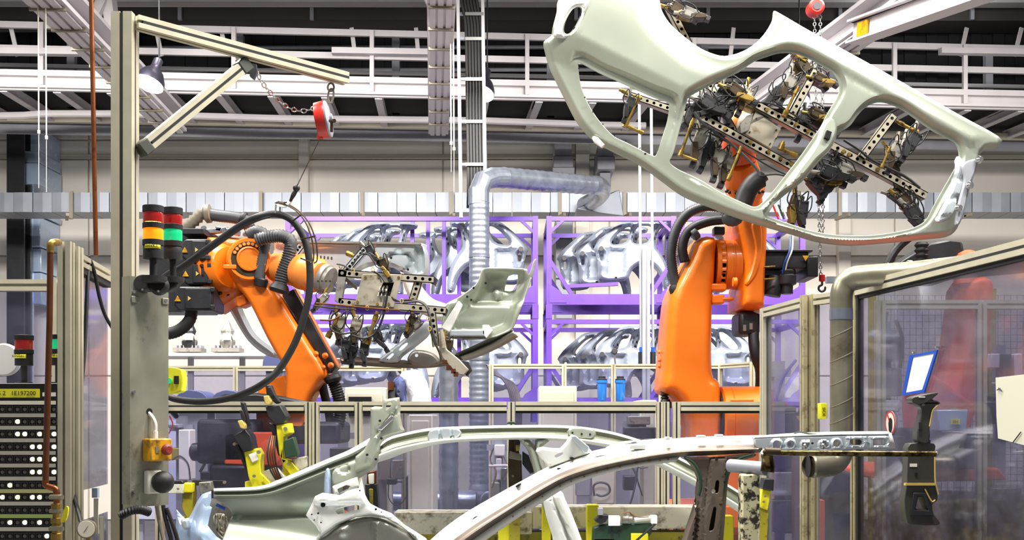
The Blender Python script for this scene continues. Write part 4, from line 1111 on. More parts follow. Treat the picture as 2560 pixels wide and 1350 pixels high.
# forearm and wrist reach up behind the panel
M().tube(catmull([P(1868, 560, D), P(1862, 500, 7.9), P(1856, 450, 7.75), P(1850, 400, 7.6)], 3), [46 * s, 42 * s, 42 * s, 42 * s, 42 * s, 42 * s, 44 * s, 44 * s, 40 * s, 38 * s], 24).done('forearm', 'orange_paint', rb)
M().lathe(P(1864, 480, 7.84), (P(1850, 400, 7.6) - P(1862, 500, 7.9)).normalized(), [(0, 46 * s), (10 * s, 48 * s), (20 * s, 48 * s), (22 * s, 42 * s)], 24).done('forearm_flange', 'orange_paint', rb)
m = M()
for k in range(9):
    a = -0.4 + k * 0.48
    m.ball(P(1862 + math.cos(a + math.pi / 2 + 1.6) * 46, 478 + 6 * math.sin(a), 7.66 + 0.02 * abs(k - 4)), 0.012, 8)
m.done('flange_bolt', 'motor_black', rb)
M().tube([P(1850, 405, 7.6), P(1846, 360, 7.55), P(1852, 318, 7.45)], [38 * s, 40 * s, 34 * s], 22).done('wrist', 'red_orange_paint', rb)
M().ball(P(1852, 312, 7.45), 34 * s, 22).done('wrist_cap', 'orange_light', rb)
M().cyl(P(1866, 312, 7.42), P(1902, 326, 7.2), 30 * s, 20).done('tool_flange', 'clamp_grey', rb)
# motors
def mbox(x0, x1, y0, y1, d, dep, name='motor', parent=None, b=0.012): return M().span(P(x0, y0, d), V((P(x1, 0, d).x, d + dep, P(0, y1, d).z))).done(name, 'motor_black', parent or rb, bevel=b)
mm_ = mbox(1903, 2022, 628, 672, D - 0.12, 0.3)
M().span(P(1903, 624, D - 0.15), V((P(2018, 0, D).x, D + 0.2, P(0, 629, D - 0.15).z))).done('motor_lid', 'motor_black', mm_, bevel=0.003)
M().span(P(2018, 640, D - 0.15), V((P(2032, 0, D).x, D + 0.2, P(0, 692, D - 0.15).z))).done('motor_cap', 'motor_black', mm_, bevel=0.01)
def tri(m, px, py, d, r):
    return m.prism([[P(px - r, py + r * 0.75, d), P(px + r, py + r * 0.75, d), P(px, py - r, d)][::-1]], (0, -0.003, 0))
def trid(m, px, py, d, r):
    return m.prism([[P(px - r, py - r * 0.75, d), P(px + r, py - r * 0.75, d), P(px, py + r, d)]], (0, -0.003, 0))
trid(M(), 2014, 645, D - 0.152, 8).done('warning_triangle', 'yellow_box', mm_)
mbox(1903, 1990, 672, 690, D - 0.08, 0.25)
mbox(1905, 1965, 690, 730, D - 0.05, 0.25)
mbox(1848, 1896, 778, 836, D - 0.1, 0.3, b=0.03)
for x, y in ((1858, 822), (1874, 818)):
    M().span(P(x, y - 10, D - 0.11), P(x + 6, y + 6, D - 0.09)).done('motor_plate', 'rib_grey', rb)
for y in (668, 698):
    M().cyl(P(1904, y, D - 0.22), P(1938, y - 2, D - 0.22), 2.2 * s, 8).done('spacer_pin', 'brass', rb)
M().lathe(P(1968, 735, D - 0.15), (0, 0, 1), [(0, 14 * s), (20 * s, 14 * s), (24 * s, 22 * s), (44 * s, 22 * s), (48 * s, 16 * s), (56 * s, 18 * s), (60 * s, 12 * s)], 18).done('connector', 'motor_black', rb)
M().lathe(P(1930, 740, D - 0.1), (0.2, 0, 1), [(0, 20 * s), (30 * s, 24 * s), (50 * s, 16 * s)], 14).done('connector', 'motor_black', rb)
for i, c in enumerate(('blue_plastic', 'rubber_black', 'lettering_white')):
    M().tube(catmull([P(1976 + 3 * i, 590, D - 0.1), P(1974 + 3 * i, 625, D - 0.18), P(1962 + 3 * i, 655, D - 0.2), P(1956 + 3 * i, 684, D - 0.18)], 4), 0.006, 6).done('signal_cable', c, rb)
M().tube(catmull([P(1890, 790, D), P(1884, 840, D - 0.06), P(1890, 890, D - 0.08), P(1902, 930, D), P(1900, 1000, D + 0.1)], 5), 14 * s, 12).done('power_hose', 'rubber_black', rb)
# dress-pack hoses on the back of the arm
def hose(root, pts, d, r, m='hose_grey', pitch=0.017, dep=0.006, name='corrugated_hose', per=8):
    path = catmull([P(p[0], p[1], p[2] if len(p) > 2 else d) for p in pts], per)
    q, rs = corr(path, r * S(d), pitch, dep)
    return M().tube(q, rs, 14).done(name, m, root, angle=80)
hose(rb, ((1690, 716), (1682, 680), (1678, 630), (1690, 575), (1718, 535), (1760, 517), (1800, 517)), D - 0.1, 12.5)
hose(rb, ((1712, 655), (1706, 620), (1716, 585), (1740, 565), (1775, 553), (1800, 550), (1826, 548)), D - 0.15, 12, 'rubber_black', dep=0.002)
M().lathe(P(1736, 585, D - 0.15), P(1746, 576, D) - P(1726, 592, D), [(-8 * s, 14 * s), (-6 * s, 16 * s), (6 * s, 16 * s), (8 * s, 14 * s)], 14).done('hose_clamp', 'hose_grey', rb)
M().lathe(P(1690, 720, D - 0.1), (0, 0, 1), [(-14 * s, 15 * s), (-4 * s, 18 * s), (6 * s, 15 * s)], 14).done('hose_socket', 'rubber_black', rb)
hose(rb, ((1800, 515), (1822, 528), (1818, 548), (1840, 550), (1856, 520), (1870, 490), (1892, 458), (1910, 440)), 7.5, 14, 'hose_grey', dep=0.003)
M().tube(catmull([P(x, y, 7.35) for x, y in ((1856, 512), (1868, 480), (1884, 458), (1902, 446))], 3), 22 * s, 14).done('hose_sleeve', 'rubber_black', rb)
M().span(P(1786, 566, D - 0.1), P(1806, 592, D)).done('hose_bracket', 'motor_black', rb, bevel=0.008)
q, rs = corr([P(1662, 975, D - 0.05), P(1662, 1010, D - 0.05)], 9 * s, 0.02, 0.012)
M().tube(q, rs, 12).done('bellows', 'rubber_black', rb)
M().lathe(P(1664, 1020, D - 0.05), (0, 0, 1), [(0, 24 * s), (6 * s, 24 * s), (14 * s, 14 * s), (22 * s, 10 * s)], 14).done('balancer_cap', 'rubber_black', rb)
M().box((P(1930, 0, D).x, D - 0.05, 1.25), (0.22, 0.45, 0.9)).done('drive_motor', 'motor_black', rb, bevel=0.02)
trid(M(), 1997, 1045, 7.6, 7).done('warning_triangle', 'yellow_box', rb)
mbox(1915, 2010, 1030, 1120, 7.62, 0.4)
M().prism([[P(x, y, 7.9) for x, y in ((1922, 970), (1940, 975), (1984, 1030), (1922, 1032))]], (0, 0.3, 0)).done('shoulder_casting', 'red_orange_paint', rb, bevel=0.02)
# ---------------------------------------------------------------- leaning orange robot
D = 7.6; s = S(D)
lr = thing('industrial_robot', 'orange articulated robot with leaning arm and three dark motors behind the aluminium tower', 'robot', V((P(700, 0, D).x, D, 0)), group='orange industrial robots')
X0 = P(690, 0, D).x
M().box((X0, D + 0.1, 0.2), (0.95, 0.9, 0.4)).done('pedestal', 'motor_black', lr, bevel=0.02)
M().lathe((X0, D + 0.1, 0.4), (0, 0, 1), [(0, 0.44), (0.08, 0.44), (0.1, 0.38), (0.35, 0.38), (0.42, 0.48), (0.55, 0.48)], 28).done('base', 'red_orange_paint', lr)
M().prism([[P(x, y, D - 0.1) for x, y in ((560, 1085), (600, 1080), (690, 1080), (700, 1165), (560, 1160))]], (0, 0.6, 0)).done('carousel', 'red_orange_paint', lr, bevel=0.04)
arm = [(578, 640), (600, 610), (630, 600), (655, 612), (664, 640), (662, 672), (672, 702), (704, 742), (740, 800), (780, 864), (822, 931), (806, 957), (782, 992), (772, 1030), (770, 1080), (716, 1080), (714, 1020), (715, 985), (716, 930), (696, 893), (672, 850), (653, 812), (628, 762), (608, 734), (584, 704)]
o = relief(arm, [], lambda x, y, do, dh: 0.10 * np.sqrt(np.clip(1 - (1 - np.clip(do / 14.0, 0, 1)) ** 2, 0, 1)), D, 7.0, per=2).done('link_arm', 'orange_paint', lr, angle=60)
M().prism([[P(x, y, D) for x, y in smooth2(arm, 2)]], (0, 0.2, 0)).done('link_arm_rear', 'orange_paint', lr, bevel=0.02)
M().prism([[P(x, y, D - 0.03) for x, y in ((704, 738), (734, 722), (842, 918), (826, 934))]], (0, 0.16, 0)).done('cover_strip', 'motor_black', lr, bevel=0.008)
M().prism([[P(x, y, D + 0.02) for x, y in ((734, 720), (740, 722), (846, 914), (842, 920))]], (0, 0.12, 0)).done('cover_flange', 'orange_paint', lr, bevel=0.004)
for x, y in ((788, 886), (806, 920), (812, 890), (826, 914)):
    M().lathe(P(x, y, D - 0.06), (0.6, -0.7, 0.3), [(0, 8 * s), (6 * s, 7 * s), (10 * s, 3 * s)], 10).done('plug', 'orange_paint', lr)
# elbow boss with bolted recess
C = P(622, 650, D - 0.1)
M().lathe(C, (0.28, -1, 0), [(-0.1, 54 * s), (0.02, 54 * s), (0.05, 50 * s)], 32).done('elbow_boss', 'orange_paint', lr)
ax = V((0.28, -1, 0)).normalized()
M().lathe(C + ax * 0.04, ax, [(0.0, 44 * s), (0.012, 43 * s), (0.014, 30 * s)], 32).done('elbow_recess', 'dark_bronze', lr)
M().lathe(C + ax * 0.05, ax, [(0, 30 * s), (0.02, 30 * s), (0.024, 26 * s), (0.016, 24 * s), (0.018, 5 * s)], 30).done('elbow_cap', 'orange_paint', lr)
x_, y_, z_ = frame_of(ax)
for k in range(14):
    a = -0.9 + k * 0.28
    p = C + ax * 0.055 + (x_ * math.cos(a) + y_ * math.sin(a)) * 37 * s
    M().cyl(p, p + ax * 0.012, 4.2 * s, 8).done('cap_bolt', 'orange_light', lr)
# in-line arm body behind the elbow
body = [(514, 592), (540, 590), (600, 596), (640, 602), (640, 700), (620, 730), (590, 742), (560, 762), (534, 778), (526, 740), (522, 680), (520, 630)]
relief(body, [], lambda x, y, do, dh: 0.12 * sst(do, 0, 14), D + 0.1, 6, per=2).done('arm_housing', 'orange_paint', lr, angle=60)
M().prism([[P(x, y, D + 0.1) for x, y in body]], (0, 0.3, 0)).done('arm_housing_rear', 'orange_paint', lr, bevel=0.02)
m = M()
A = P(552, 672, D + 0.02); B = P(574, 668, D - 0.04)
u = (B - A).normalized(); x_, y_, _ = frame_of(u)
M().lathe(A, u, [(-0.06, 66 * s), (0.0, 70 * s), (0.02, 70 * s), (0.022, 62 * s), (0.06, 60 * s), (0.1, 50 * s)], 30).done('arm_flange', 'orange_paint', lr)
for k in range(18):
    a = 2 * math.pi * k / 18
    p = A + u * 0.022 + (x_ * math.cos(a) + y_ * math.sin(a)) * 65 * s
    if p.y < D + 0.12:
        M().cyl(p, p + u * 0.016, 4 * s, 8).done('flange_bolt', 'dark_bronze', lr)
M().box(P(576, 668, D - 0.16), (0.09, 0.05, 0.03)).done('cast_lug', 'orange_paint', lr, bevel=0.006)
M().prism([[P(x, y, D) for x, y in ((588, 742), (612, 735), (618, 760), (600, 768), (590, 764))]], (0, 0.15, 0)).done('stop_block', 'orange_paint', lr, bevel=0.01)
# three drive motors
for x0, x1, y0, y1, dd in ((452, 520, 597, 652, 0), (454, 524, 656, 712, 0.02), (434, 532, 716, 776, -0.04)):
    d = D + dd; c = 12
    M().prism([[P(x, y, d - 0.14) for x, y in ((x0, y0 + c), (x0 + c, y0), (x1, y0), (x1, y1), (x0 + c, y1), (x0, y1 - c))]], (0, 0.3, 0)).done('drive_motor', 'motor_black', lr, bevel=0.012)
    mo = M().prism([[P(x, y, d - 0.155) for x, y in ((x0 + 28, y0 + 5), (x1 - 4, y0 + 5), (x1 - 4, y1 - 5), (x0 + 28, y1 - 5))]], (0, 0.02, 0)).done('motor_cover', 'motor_black', lr, bevel=0.004)
    tri(M(), x0 + 10, (y0 + y1) / 2 + 1, d - 0.157 + 0.008, 8).done('warning_triangle', 'yellow_box', lr)
    M().prism([[P(x0 + 36, (y0 + y1) / 2 - 6, d - 0.157), P(x0 + 44, (y0 + y1) / 2, d - 0.157), P(x0 + 36, (y0 + y1) / 2 + 6, d - 0.157)]], (0, -0.003, 0)).done('arrow_mark', 'tool_trim', lr)
    for yy in (y0 + 8, y1 - 8): M().box(P(x1 + 1, yy, d - 0.15), (0.03, 0.04, 0.03)).done('motor_lug', 'motor_black', lr, bevel=0.004)
M().span(P(420, 590, D + 0.3), P(520, 780, D + 0.05)).done('motor_backplate', 'motor_black', lr)
M().span(P(452, 585, D - 0.1), P(545, 592, D + 0.25)).done('top_plate', 'motor_black', lr, bevel=0.004)
for (a, b) in (((500, 582), (570, 574)), ((540, 572), (600, 584))):
    M().bar(P(*a, D + 0.05), P(*b, D + 0.05), 0.05, 0.035).done('hose_carrier', 'galvanised', lr, bevel=0.006)
for x, y in ((508, 570), (556, 576), (612, 586), (628, 576), (634, 582), (590, 580)):
    M().cyl(P(x, y, D), P(x + 3, y, D - 0.06), 0.016, 10).done('carrier_bolt', 'galvanised', lr)
# wrist unit on the right
u = (P(840, 692, D - 0.35) - P(680, 664, D)).normalized()
a = P(690, 668, D)
M().lathe(a, u, [(0, 36 * s), (20 * s, 38 * s), (52 * s, 38 * s), (54 * s, 35 * s), (60 * s, 35 * s), (62 * s, 39 * s), (84 * s, 39 * s)], 28).done('forearm', 'orange_light', lr)
x_, y_, _ = frame_of(u)
for k in range(12):
    q = 2 * math.pi * k / 12
    p = a + u * 57 * s + (x_ * math.cos(q) + y_ * math.sin(q)) * 36 * s
    if p.y < D: M().ball(p, 3.4 * s, 6).done('ring_bolt', 'dark_bronze', lr)
b = a + u * 84 * s
M().lathe(b, u, [(0, 42 * s), (10 * s, 44 * s), (50 * s, 44 * s), (66 * s, 40 * s), (78 * s, 30 * s)], 28).done('wrist', 'orange_light', lr)
M().lathe(b + u * 40 * s + V((0, 0, -10 * s)), V((0.45, -0.6, -0.5)), [(-10 * s, 34 * s), (16 * s, 34 * s), (28 * s, 26 * s)], 24).done('wrist_roll', 'orange_paint', lr)
for k in range(4):
    M().cyl(P(795 + 10 * k, 703, D - 0.5), P(795 + 10 * k, 703, D - 0.46), 2.4 * s, 8).done('wrist_screw', 'dark_bronze', lr)
    M().cyl(P(802 + 9 * k, 641 + k, D - 0.4), P(802 + 9 * k, 645 + k, D - 0.36), 2.2 * s, 8).done('wrist_screw', 'dark_bronze', lr)
fl = b + u * 66 * s
M().lathe(fl + V((0.02, 0.02, -0.02)), V((0.85, -0.25, -0.35)), [(0, 36 * s), (14 * s, 38 * s), (16 * s, 34 * s), (24 * s, 34 * s)], 26).done('tool_flange', 'clamp_grey', lr)
# hoses
hose(lr, ((618, 588), (640, 578), (660, 586), (662, 610), (656, 640), (650, 670), (648, 700)), D - 0.12, 14, dep=0.004)
hose(lr, ((640, 602), (664, 594), (704, 590), (726, 604), (722, 640), (708, 680), (700, 712)), D - 0.2, 16, dep=0.008)
M().lathe(P(699, 722, D - 0.2), (0.3, 0, 1), [(-10 * s, 22 * s), (-2 * s, 26 * s), (6 * s, 22 * s), (12 * s, 18 * s)], 16).done('hose_socket', 'rubber_black', lr)
M().lathe(P(652, 706, D - 0.12), (0.2, 0, 1), [(-10 * s, 16 * s), (6 * s, 18 * s), (10 * s, 15 * s)], 16).done('hose_socket', 'rubber_black', lr)
hose(lr, ((452, 578), (480, 556), (506, 534), (520, 528)), D + 0.1, 15, 'rib_grey', 0.03, 0.012)
M().lathe(P(520, 534, D + 0.08), (1, 0, 0.1), [(-8 * s, 20 * s), (-5 * s, 24 * s), (6 * s, 24 * s), (8 * s, 18 * s)], 16).done('hose_clamp', 'rib_grey', lr)
hose(lr, ((522, 536), (550, 540), (584, 544), (614, 552), (624, 570)), D + 0.08, 15, 'hose_grey', dep=0.002)
M().lathe(P(608, 548, D + 0.08), (1, 0, -0.4), [(-5 * s, 18 * s), (0, 20 * s), (5 * s, 18 * s)], 16).done('hose_clamp', 'rubber_black', lr)
hose(lr, ((480, 770), (474, 800), (450, 824), (420, 834), (390, 830)), D - 0.1, 15, 'rubber_black', dep=0.003)
hose(lr, ((826, 938), (838, 966), (848, 1000), (850, 1040), (840, 1080)), D, 15, 'rubber_black', dep=0.008)
M().lathe(P(832, 946, D - 0.02), (-0.3, 0, 1), [(-10 * s, 18 * s), (-2 * s, 22 * s), (6 * s, 20 * s), (10 * s, 14 * s)], 14).done('hose_socket', 'rubber_black', lr)
M().tube(catmull([P(x, y, D + 0.1) for x, y in ((806, 960), (812, 990), (822, 1030), (828, 1080))], 4), 11 * s, 12).done('power_hose', 'rubber_black', lr)
# lower drives seen behind the fence pane
for x0, x1, y0, y1 in ((490, 640, 1048, 1160), (520, 700, 1160, 1260), (700, 850, 1054, 1110)):
    mbox(x0, x1, y0, y1, D - 0.1, 0.5, 'base_motor', lr, 0.03)
M().lathe(P(482, 1130, D), (1, 0, 0), [(-6 * s, 14 * s), (0, 22 * s), (20 * s, 24 * s)], 16).done('motor_end', 'motor_black', lr)
M().prism([[P(x, y, D - 0.2) for x, y in ((520, 1000), (560, 986), (640, 982), (700, 990), (770, 1004), (780, 1016), (540, 1016))]], (0, 0.4, 0)).done('shoulder_cover', 'motor_black', lr, bevel=0.02)
M().prism([[P(x, y, D + 0.1) for x, y in ((636, 990), (660, 950), (720, 935), (740, 1000), (720, 1080), (640, 1080))]], (0, 0.3, 0)).done('shoulder', 'orange_paint', lr, bevel=0.03)
M().lathe(P(676, 1130, D - 0.16), (0, -1, 0), [(0, 0.09), (0.03, 0.085), (0.04, 0.05)], 20).done('shoulder_gear', 'red_orange_paint', lr)
# ---------------------------------------------------------------- inner side panel held by the leaning robot
LD = 7.75
lp = thing('bodyside_stamping', 'grey car body side seen from inside, held by the leaning robot', 'car side panel', P(1000, 915, LD))
def bump(h, w): return lambda x, y, do, dh: h * sst(do, 0, w)
def sill_h(x, y, do, dh):
    h = 0.06 * sst(do, 0, 8)
    r = (x > 0)
    h = h - 0.05 * sst(y, 612, 618) * sst(-x, -942, -930)
    q = np.hypot((x - 1000) / 1.6, y - 655)
    h = h - 0.045 * sst(-np.abs(q - 20), -5, -2) * (x > 950)
    h = h - 0.05 * sst(x, 1036, 1044) * sst(do, 6, 14)
    return h
relief([(690, 600), (760, 604), (900, 607), (1050, 608), (1066, 622), (1072, 650), (1068, 692), (1030, 694), (1010, 682), (985, 668), (955, 662), (920, 664), (890, 680), (870, 700), (690, 700)], [], sill_h, LD + 0.05, 6, per=2).done('sill_section', 'body_steel_cool', lp, solid=0.008)
M().prism([[P(x, y, LD - 0.04) for x, y in ((735, 601), (1052, 606), (1052, 611), (735, 606))]], (0, 0.1, 0)).done('sill_lip', 'clamp_grey', lp)
relief([(1008, 690), (1040, 690), (1056, 720), (1082, 748), (1122, 766), (1116, 800), (1080, 796), (1040, 770), (1016, 728)], [], bump(0.05, 10), LD, 6).done('wheel_arch_flange', 'body_white', lp, solid=0.008)
QO = [(1121, 766), (1152, 747), (1190, 718), (1201, 697), (1206, 682), (1220, 676), (1308, 678), (1318, 684), (1322, 694), (1331, 664), (1338, 654), (1339, 664), (1329, 702), (1308, 763), (1294, 800), (1282, 826), (1262, 838), (1215, 852), (1130, 850), (1108, 828), (1112, 790)]
QH = [(1272, 692), (1294, 690), (1292, 706), (1286, 724), (1262, 726), (1266, 706)]
def q_h(x, y, do, dh):
    # hollow shell: rim close to us, floor deeper, wall sloping in along the wheel arch edge
    edge = 0.16 * (1 - sst(do, 2, 30))
    h = edge - 0.02
    h = h + 0.05 * sst(y, 755, 766) * (1 - sst(y, 770, 840))
    h = h + 0.03 * sst(-np.hypot(x - 1245, y - 735), -14, -9)
    return h
relief(QO, [QH], q_h, LD, 6.0, per=2).done('quarter_shell', 'body_steel', lp, solid=0.008, angle=60)
M().prism([[P(x, y, LD - 0.21) for x, y in ((1147, 751), (1157, 762), (1123, 832), (1102, 820))]], (0, 0.04, 0)).done('pillar_brace', 'body_white', lp, bevel=0.008)
M().span(P(1124, 824, LD - 0.2), P(1214, 843, LD - 0.1)).done('cross_member', 'body_steel_cool', lp, bevel=0.008)
M().prism([[P(x, y, LD - 0.2) for x, y in ((1206, 812), (1222, 812), (1232, 826), (1216, 846), (1206, 834))]], (0, 0.08, 0)).done('cross_bracket', 'body_white', lp, bevel=0.004)
strips([[(1140, 884, LD), (1190, 862, LD), (1232, 842, LD), (1262, 826, LD), (1278, 816, LD)], [(1144, 893, LD + 0.08), (1194, 872, LD + 0.08), (1238, 852, LD + 0.08), (1268, 834, LD + 0.08), (1284, 826, LD + 0.06)], [(1146, 894, LD - 0.02), (1196, 876, LD - 0.02), (1240, 856, LD - 0.02), (1270, 838, LD - 0.02), (1286, 832, LD - 0.02)], [(1156, 904, LD), (1202, 890, LD), (1250, 868, LD), (1282, 850, LD), (1296, 842, LD)]], 24).done('roof_rail', 'body_steel', lp, solid=0.006)
strips([[(850, 890, LD), (960, 897, LD), (1050, 904, LD), (1108, 900, LD), (1142, 886, LD)], [(850, 901, LD - 0.04), (960, 908, LD - 0.04), (1050, 912, LD - 0.04), (1110, 908, LD - 0.04), (1150, 896, LD - 0.04)], [(855, 910, LD), (960, 917, LD), (1050, 920, LD), (1114, 914, LD), (1156, 904, LD)]], 30).done('roof_rail', 'body_brown', lp, solid=0.006)
relief([(948, 902), (985, 868), (1030, 832), (1064, 802), (1082, 812), (1070, 840), (1040, 866), (1008, 890), (990, 908)], [[(1000, 872), (1016, 858), (1020, 862), (1004, 876)], [(968, 896), (982, 884), (986, 888), (972, 900)]], bump(0.04, 7), LD - 0.03, 5).done('centre_pillar', 'body_steel_cool', lp, solid=0.006)
relief([(574, 768), (600, 764), (612, 788), (640, 838), (690, 878), (704, 895), (664, 886), (622, 852), (590, 802)], [], bump(0.05, 8), LD + 0.25, 6).done('front_pillar', 'body_steel_cool', lp, solid=0.006)
M().prism([[P(x, y, LD + 0.2) for x, y in ((700, 888), (860, 896), (860, 908), (700, 900))]], (0, 0.05, 0)).done('roof_front', 'body_steel_cool', lp, bevel=0.006)
relief([(1020, 902), (1030, 880), (1052, 876), (1082, 884), (1100, 902), (1090, 914), (1050, 916)], [[(1040, 886), (1046, 886), (1046, 892), (1040, 892)]], bump(0.04, 6), LD - 0.05, 5).done('roof_bracket', 'clamp_grey', lp, solid=0.006)
m = M()
for x, y in ((1184, 720), (1168, 742), (1178, 750), (1214, 708), (1152, 762), (1150, 770), (1131, 808), (1020, 674), (978, 645)):
    m = M(); disc(m, x, y, LD - 0.16, 3, 8); m.done('clip_hole', 'black_hole', lp)
# ---------------------------------------------------------------- gripper of the leaning robot
GL = 7.3
gl = thing('gripper_frame', 'perforated steel gripper frame with air lines on the leaning robot wrist', 'gripper', P(960, 780, GL))
pbeam(gl, (846, 682), (1084, 699), 18, GL, 13, 4.4, skip=(3, 4, 5, 6, 7, 8))
pbeam(gl, (846, 754), (1114, 776), 18, GL, 15, 4.4, skip=(4, 5, 6, 7, 8, 9))
M().prism([[P(x, y, GL + 0.006) for x, y in ((1084, 690), (1094, 698), (1088, 714), (1078, 708))]], (0, 0.06, 0)).done('beam_end', 'motor_black', gl)
M().prism([[P(x, y, GL + 0.006) for x, y in ((1110, 766), (1120, 774), (1114, 790), (1106, 786))]], (0, 0.06, 0)).done('beam_end', 'motor_black', gl)
M().prism([[P(x, y, GL - 0.03) for x, y in ((906, 686), (1004, 686), (984, 768), (886, 762))], [P(x, y, GL - 0.03) for x, y in ((958, 706), (985, 706), (975, 740), (944, 738))]], (0, 0.03, 0)).done('base_plate', 'gripper_plate', gl, bevel=0.002)
M().prism([[P(x, y, GL + 0.02) for x, y in ((950, 704), (990, 704), (980, 745), (940, 742))]], (0, 0.02, 0)).done('valve_recess', 'black_hole', gl)
for i in range(6):
    M().cyl(P(952 + 8 * (i % 3) + (0 if i < 3 else -3), 716 + (0 if i < 3 else 14), GL - 0.02), P(952 + 8 * (i % 3) - 3 + (0 if i < 3 else -3), 728 + (0 if i < 3 else 14), GL - 0.06), 3 * S(GL), 8).done('air_valve', 'chrome', gl)
for x, y in ((914, 694), (974, 694), (997, 694), (946, 692), (894, 755), (944, 760), (972, 760)):
    m = M(); disc(m, x, y, GL - 0.03, 3.6, 8, 0.012); m.done('plate_bolt', 'brass', gl)
pbeam(gl, (1046, 702), (1030, 756), 20, GL + 0.02, 4, 4.2)
pbeam(gl, (1080, 780), (1090, 866), 18, GL - 0.03, 6, 4.6)
pbeam(gl, (864, 678), (912, 622), 18, GL + 0.1, 7, 4.0, m='body_steel_cool')
pbeam(gl, (724, 650), (752, 614), 18, GL + 0.3, 5, 4.0, m='body_steel_cool')
M().prism([[P(x, y, GL) for x, y in ((846, 672), (868, 676), (852, 762), (836, 752))]], (0, 0.05, 0)).done('end_plate', 'clamp_grey', gl, bevel=0.004)
M().prism([[P(x, y, GL - 0.05) for x, y in ((866, 694), (892, 718), (890, 724), (862, 702))]], (0, 0.03, 0)).done('gusset', 'dark_bronze', gl)
for i, (x, y, k, a, st) in enumerate(((850, 806, 0.95, 0.15, 3), (892, 812, 1.0, 0.2, 3), (866, 862, 0.8, 0.1, 2), (884, 876, 0.75, 0.2, 2), (912, 868, 0.8, 0.1, 2), (944, 840, 0.8, -0.5, 2), (926, 626, 0.75, -0.5, 2), (1030, 800, 0.7, 0.5, 1), (960, 660, 0.8, -0.3, 1), (1120, 862, 0.8, 0.1, 1), (808, 748, 0.7, 0.8, 3), (1042, 812, 0.7, 0.8, 0))):
    clamp(gl, x, y, GL + (0.03 if i % 2 else -0.02), k, a, st)
rod(gl, (944, 778), (918, 858), GL - 0.06, 5); rod(gl, (846, 790), (820, 842), GL - 0.05, 4.5); rod(gl, (884, 640), (870, 634), GL, 4)
# long tip clamp at the end of the outrigger
tc = M().prism([[P(x, y, GL - 0.08) for x, y in ((1096, 830), (1108, 828), (1116, 872), (1150, 900), (1172, 924), (1160, 938), (1140, 934), (1106, 896), (1098, 872))]], (0, 0.08, 0)).done('tip_clamp', 'gripper_plate', gl, bevel=0.006)
M().prism([[P(x, y, GL - 0.02) for x, y in ((1152, 900), (1172, 904), (1180, 926), (1168, 940), (1156, 932))]], (0, 0.07, 0)).done('tip_jaw', 'motor_black', tc, bevel=0.004)
M().cyl(P(1103, 824, GL - 0.1), P(1108, 870, GL - 0.1), 5 * S(GL), 12).done('tip_cylinder', 'gripper_plate', tc)
for x, y in ((1122, 920), (1134, 928), (1112, 906), (1140, 936)):
    M().box(P(x, y, GL - 0.07), (0.03, 0.05, 0.03)).done('tip_sensor', 'copper_dark', tc)
for i, pts in enumerate((((980, 742), (990, 752), (1030, 750), (1064, 762), (1074, 800), (1080, 840), (1098, 880), (1104, 904)), ((984, 746), (1010, 756), (1046, 754), (1068, 772), (1080, 820), (1092, 860)), ((968, 740), (958, 790), (940, 830), (912, 846), (880, 838)), ((962, 742), (952, 788), (930, 826)), ((850, 774), (830, 790), (826, 820), (850, 834), (890, 830)), ((790, 758), (840, 762), (900, 768), (1000, 776)), ((786, 764), (830, 770), (890, 774)), ((842, 660), (860, 664), (880, 676)), ((880, 664), (900, 638), (920, 636), (936, 656)), ((930, 678), (945, 686), (954, 706)), ((935, 678), (950, 688), (962, 706)), ((800, 800), (830, 800), (850, 790)))):
    M().tube(catmull([P(x, y, GL - 0.09 - 0.004 * i) for x, y in pts], 5), 0.008 if i < 3 else 0.006, 6).done('air_hose', ('dark_bronze', 'hose_grey', 'rubber_black', 'hose_grey', 'rubber_black', 'copper_dark')[i % 6], gl)
for x, y in ((868, 772), (918, 770), (968, 774), (1004, 752), (1070, 798), (1074, 822), (852, 666), (882, 676), (932, 674)):
    M().tube([P(x + 4 * math.cos(a), y + 6 * math.sin(a), GL - 0.1) for a in [2 * math.pi * k / 8 for k in range(8)]], 0.003, 5, closed=True).done('cable_clip', 'tool_trim', gl)
# ---------------------------------------------------------------- big cable loop with wire guard
kl = thing('cable_loop', 'thick black cable looping in front of the leaning robot', 'cable', P(600, 1010, 5.6))
path = catmull([P(*p) for p in ((446, 712, 7.3), (410, 700, 6.6), (420, 686, 6.2), (455, 668, 6.0), (520, 622, 5.8), (590, 572, 5.7), (640, 545, 5.6), (684, 535, 5.6), (722, 545, 5.6), (750, 575, 5.6), (768, 620, 5.6), (775, 680, 5.6), (772, 740, 5.6), (758, 800, 5.6), (736, 860, 5.6), (700, 920, 5.6), (660, 958, 5.6), (610, 984, 5.7), (560, 998, 5.8), (500, 1004, 5.9), (440, 998, 6.0), (405, 985, 6.1), (400, 990, 6.6), (440, 1040, 7.3))], 8)
M().tube(path, 9 * S(5.6), 14).done('cable', 'rubber_black', kl)
M().tube([path[i] for i in range(30, 56, 2)], 9.8 * S(5.6), 12).done('tape_wrap', 'motor_black', kl)
for off in (0, 1):
    pts = [(690 + 4 * off, 506 - 2 * off), (715 + 4 * off, 512 - 2 * off), (744 + 6 * off, 530), (766 + 8 * off, 560), (780 + 9 * off, 600), (784 + 9 * off, 630), (783 + 9 * off, 652), (776 + 8 * off, 658)]
    M().tube(catmull([P(x, y, 5.5 + 0.06 * off) for x, y in pts], 5), 0.004, 6).done('guard_wire', 'dark_bronze', kl)
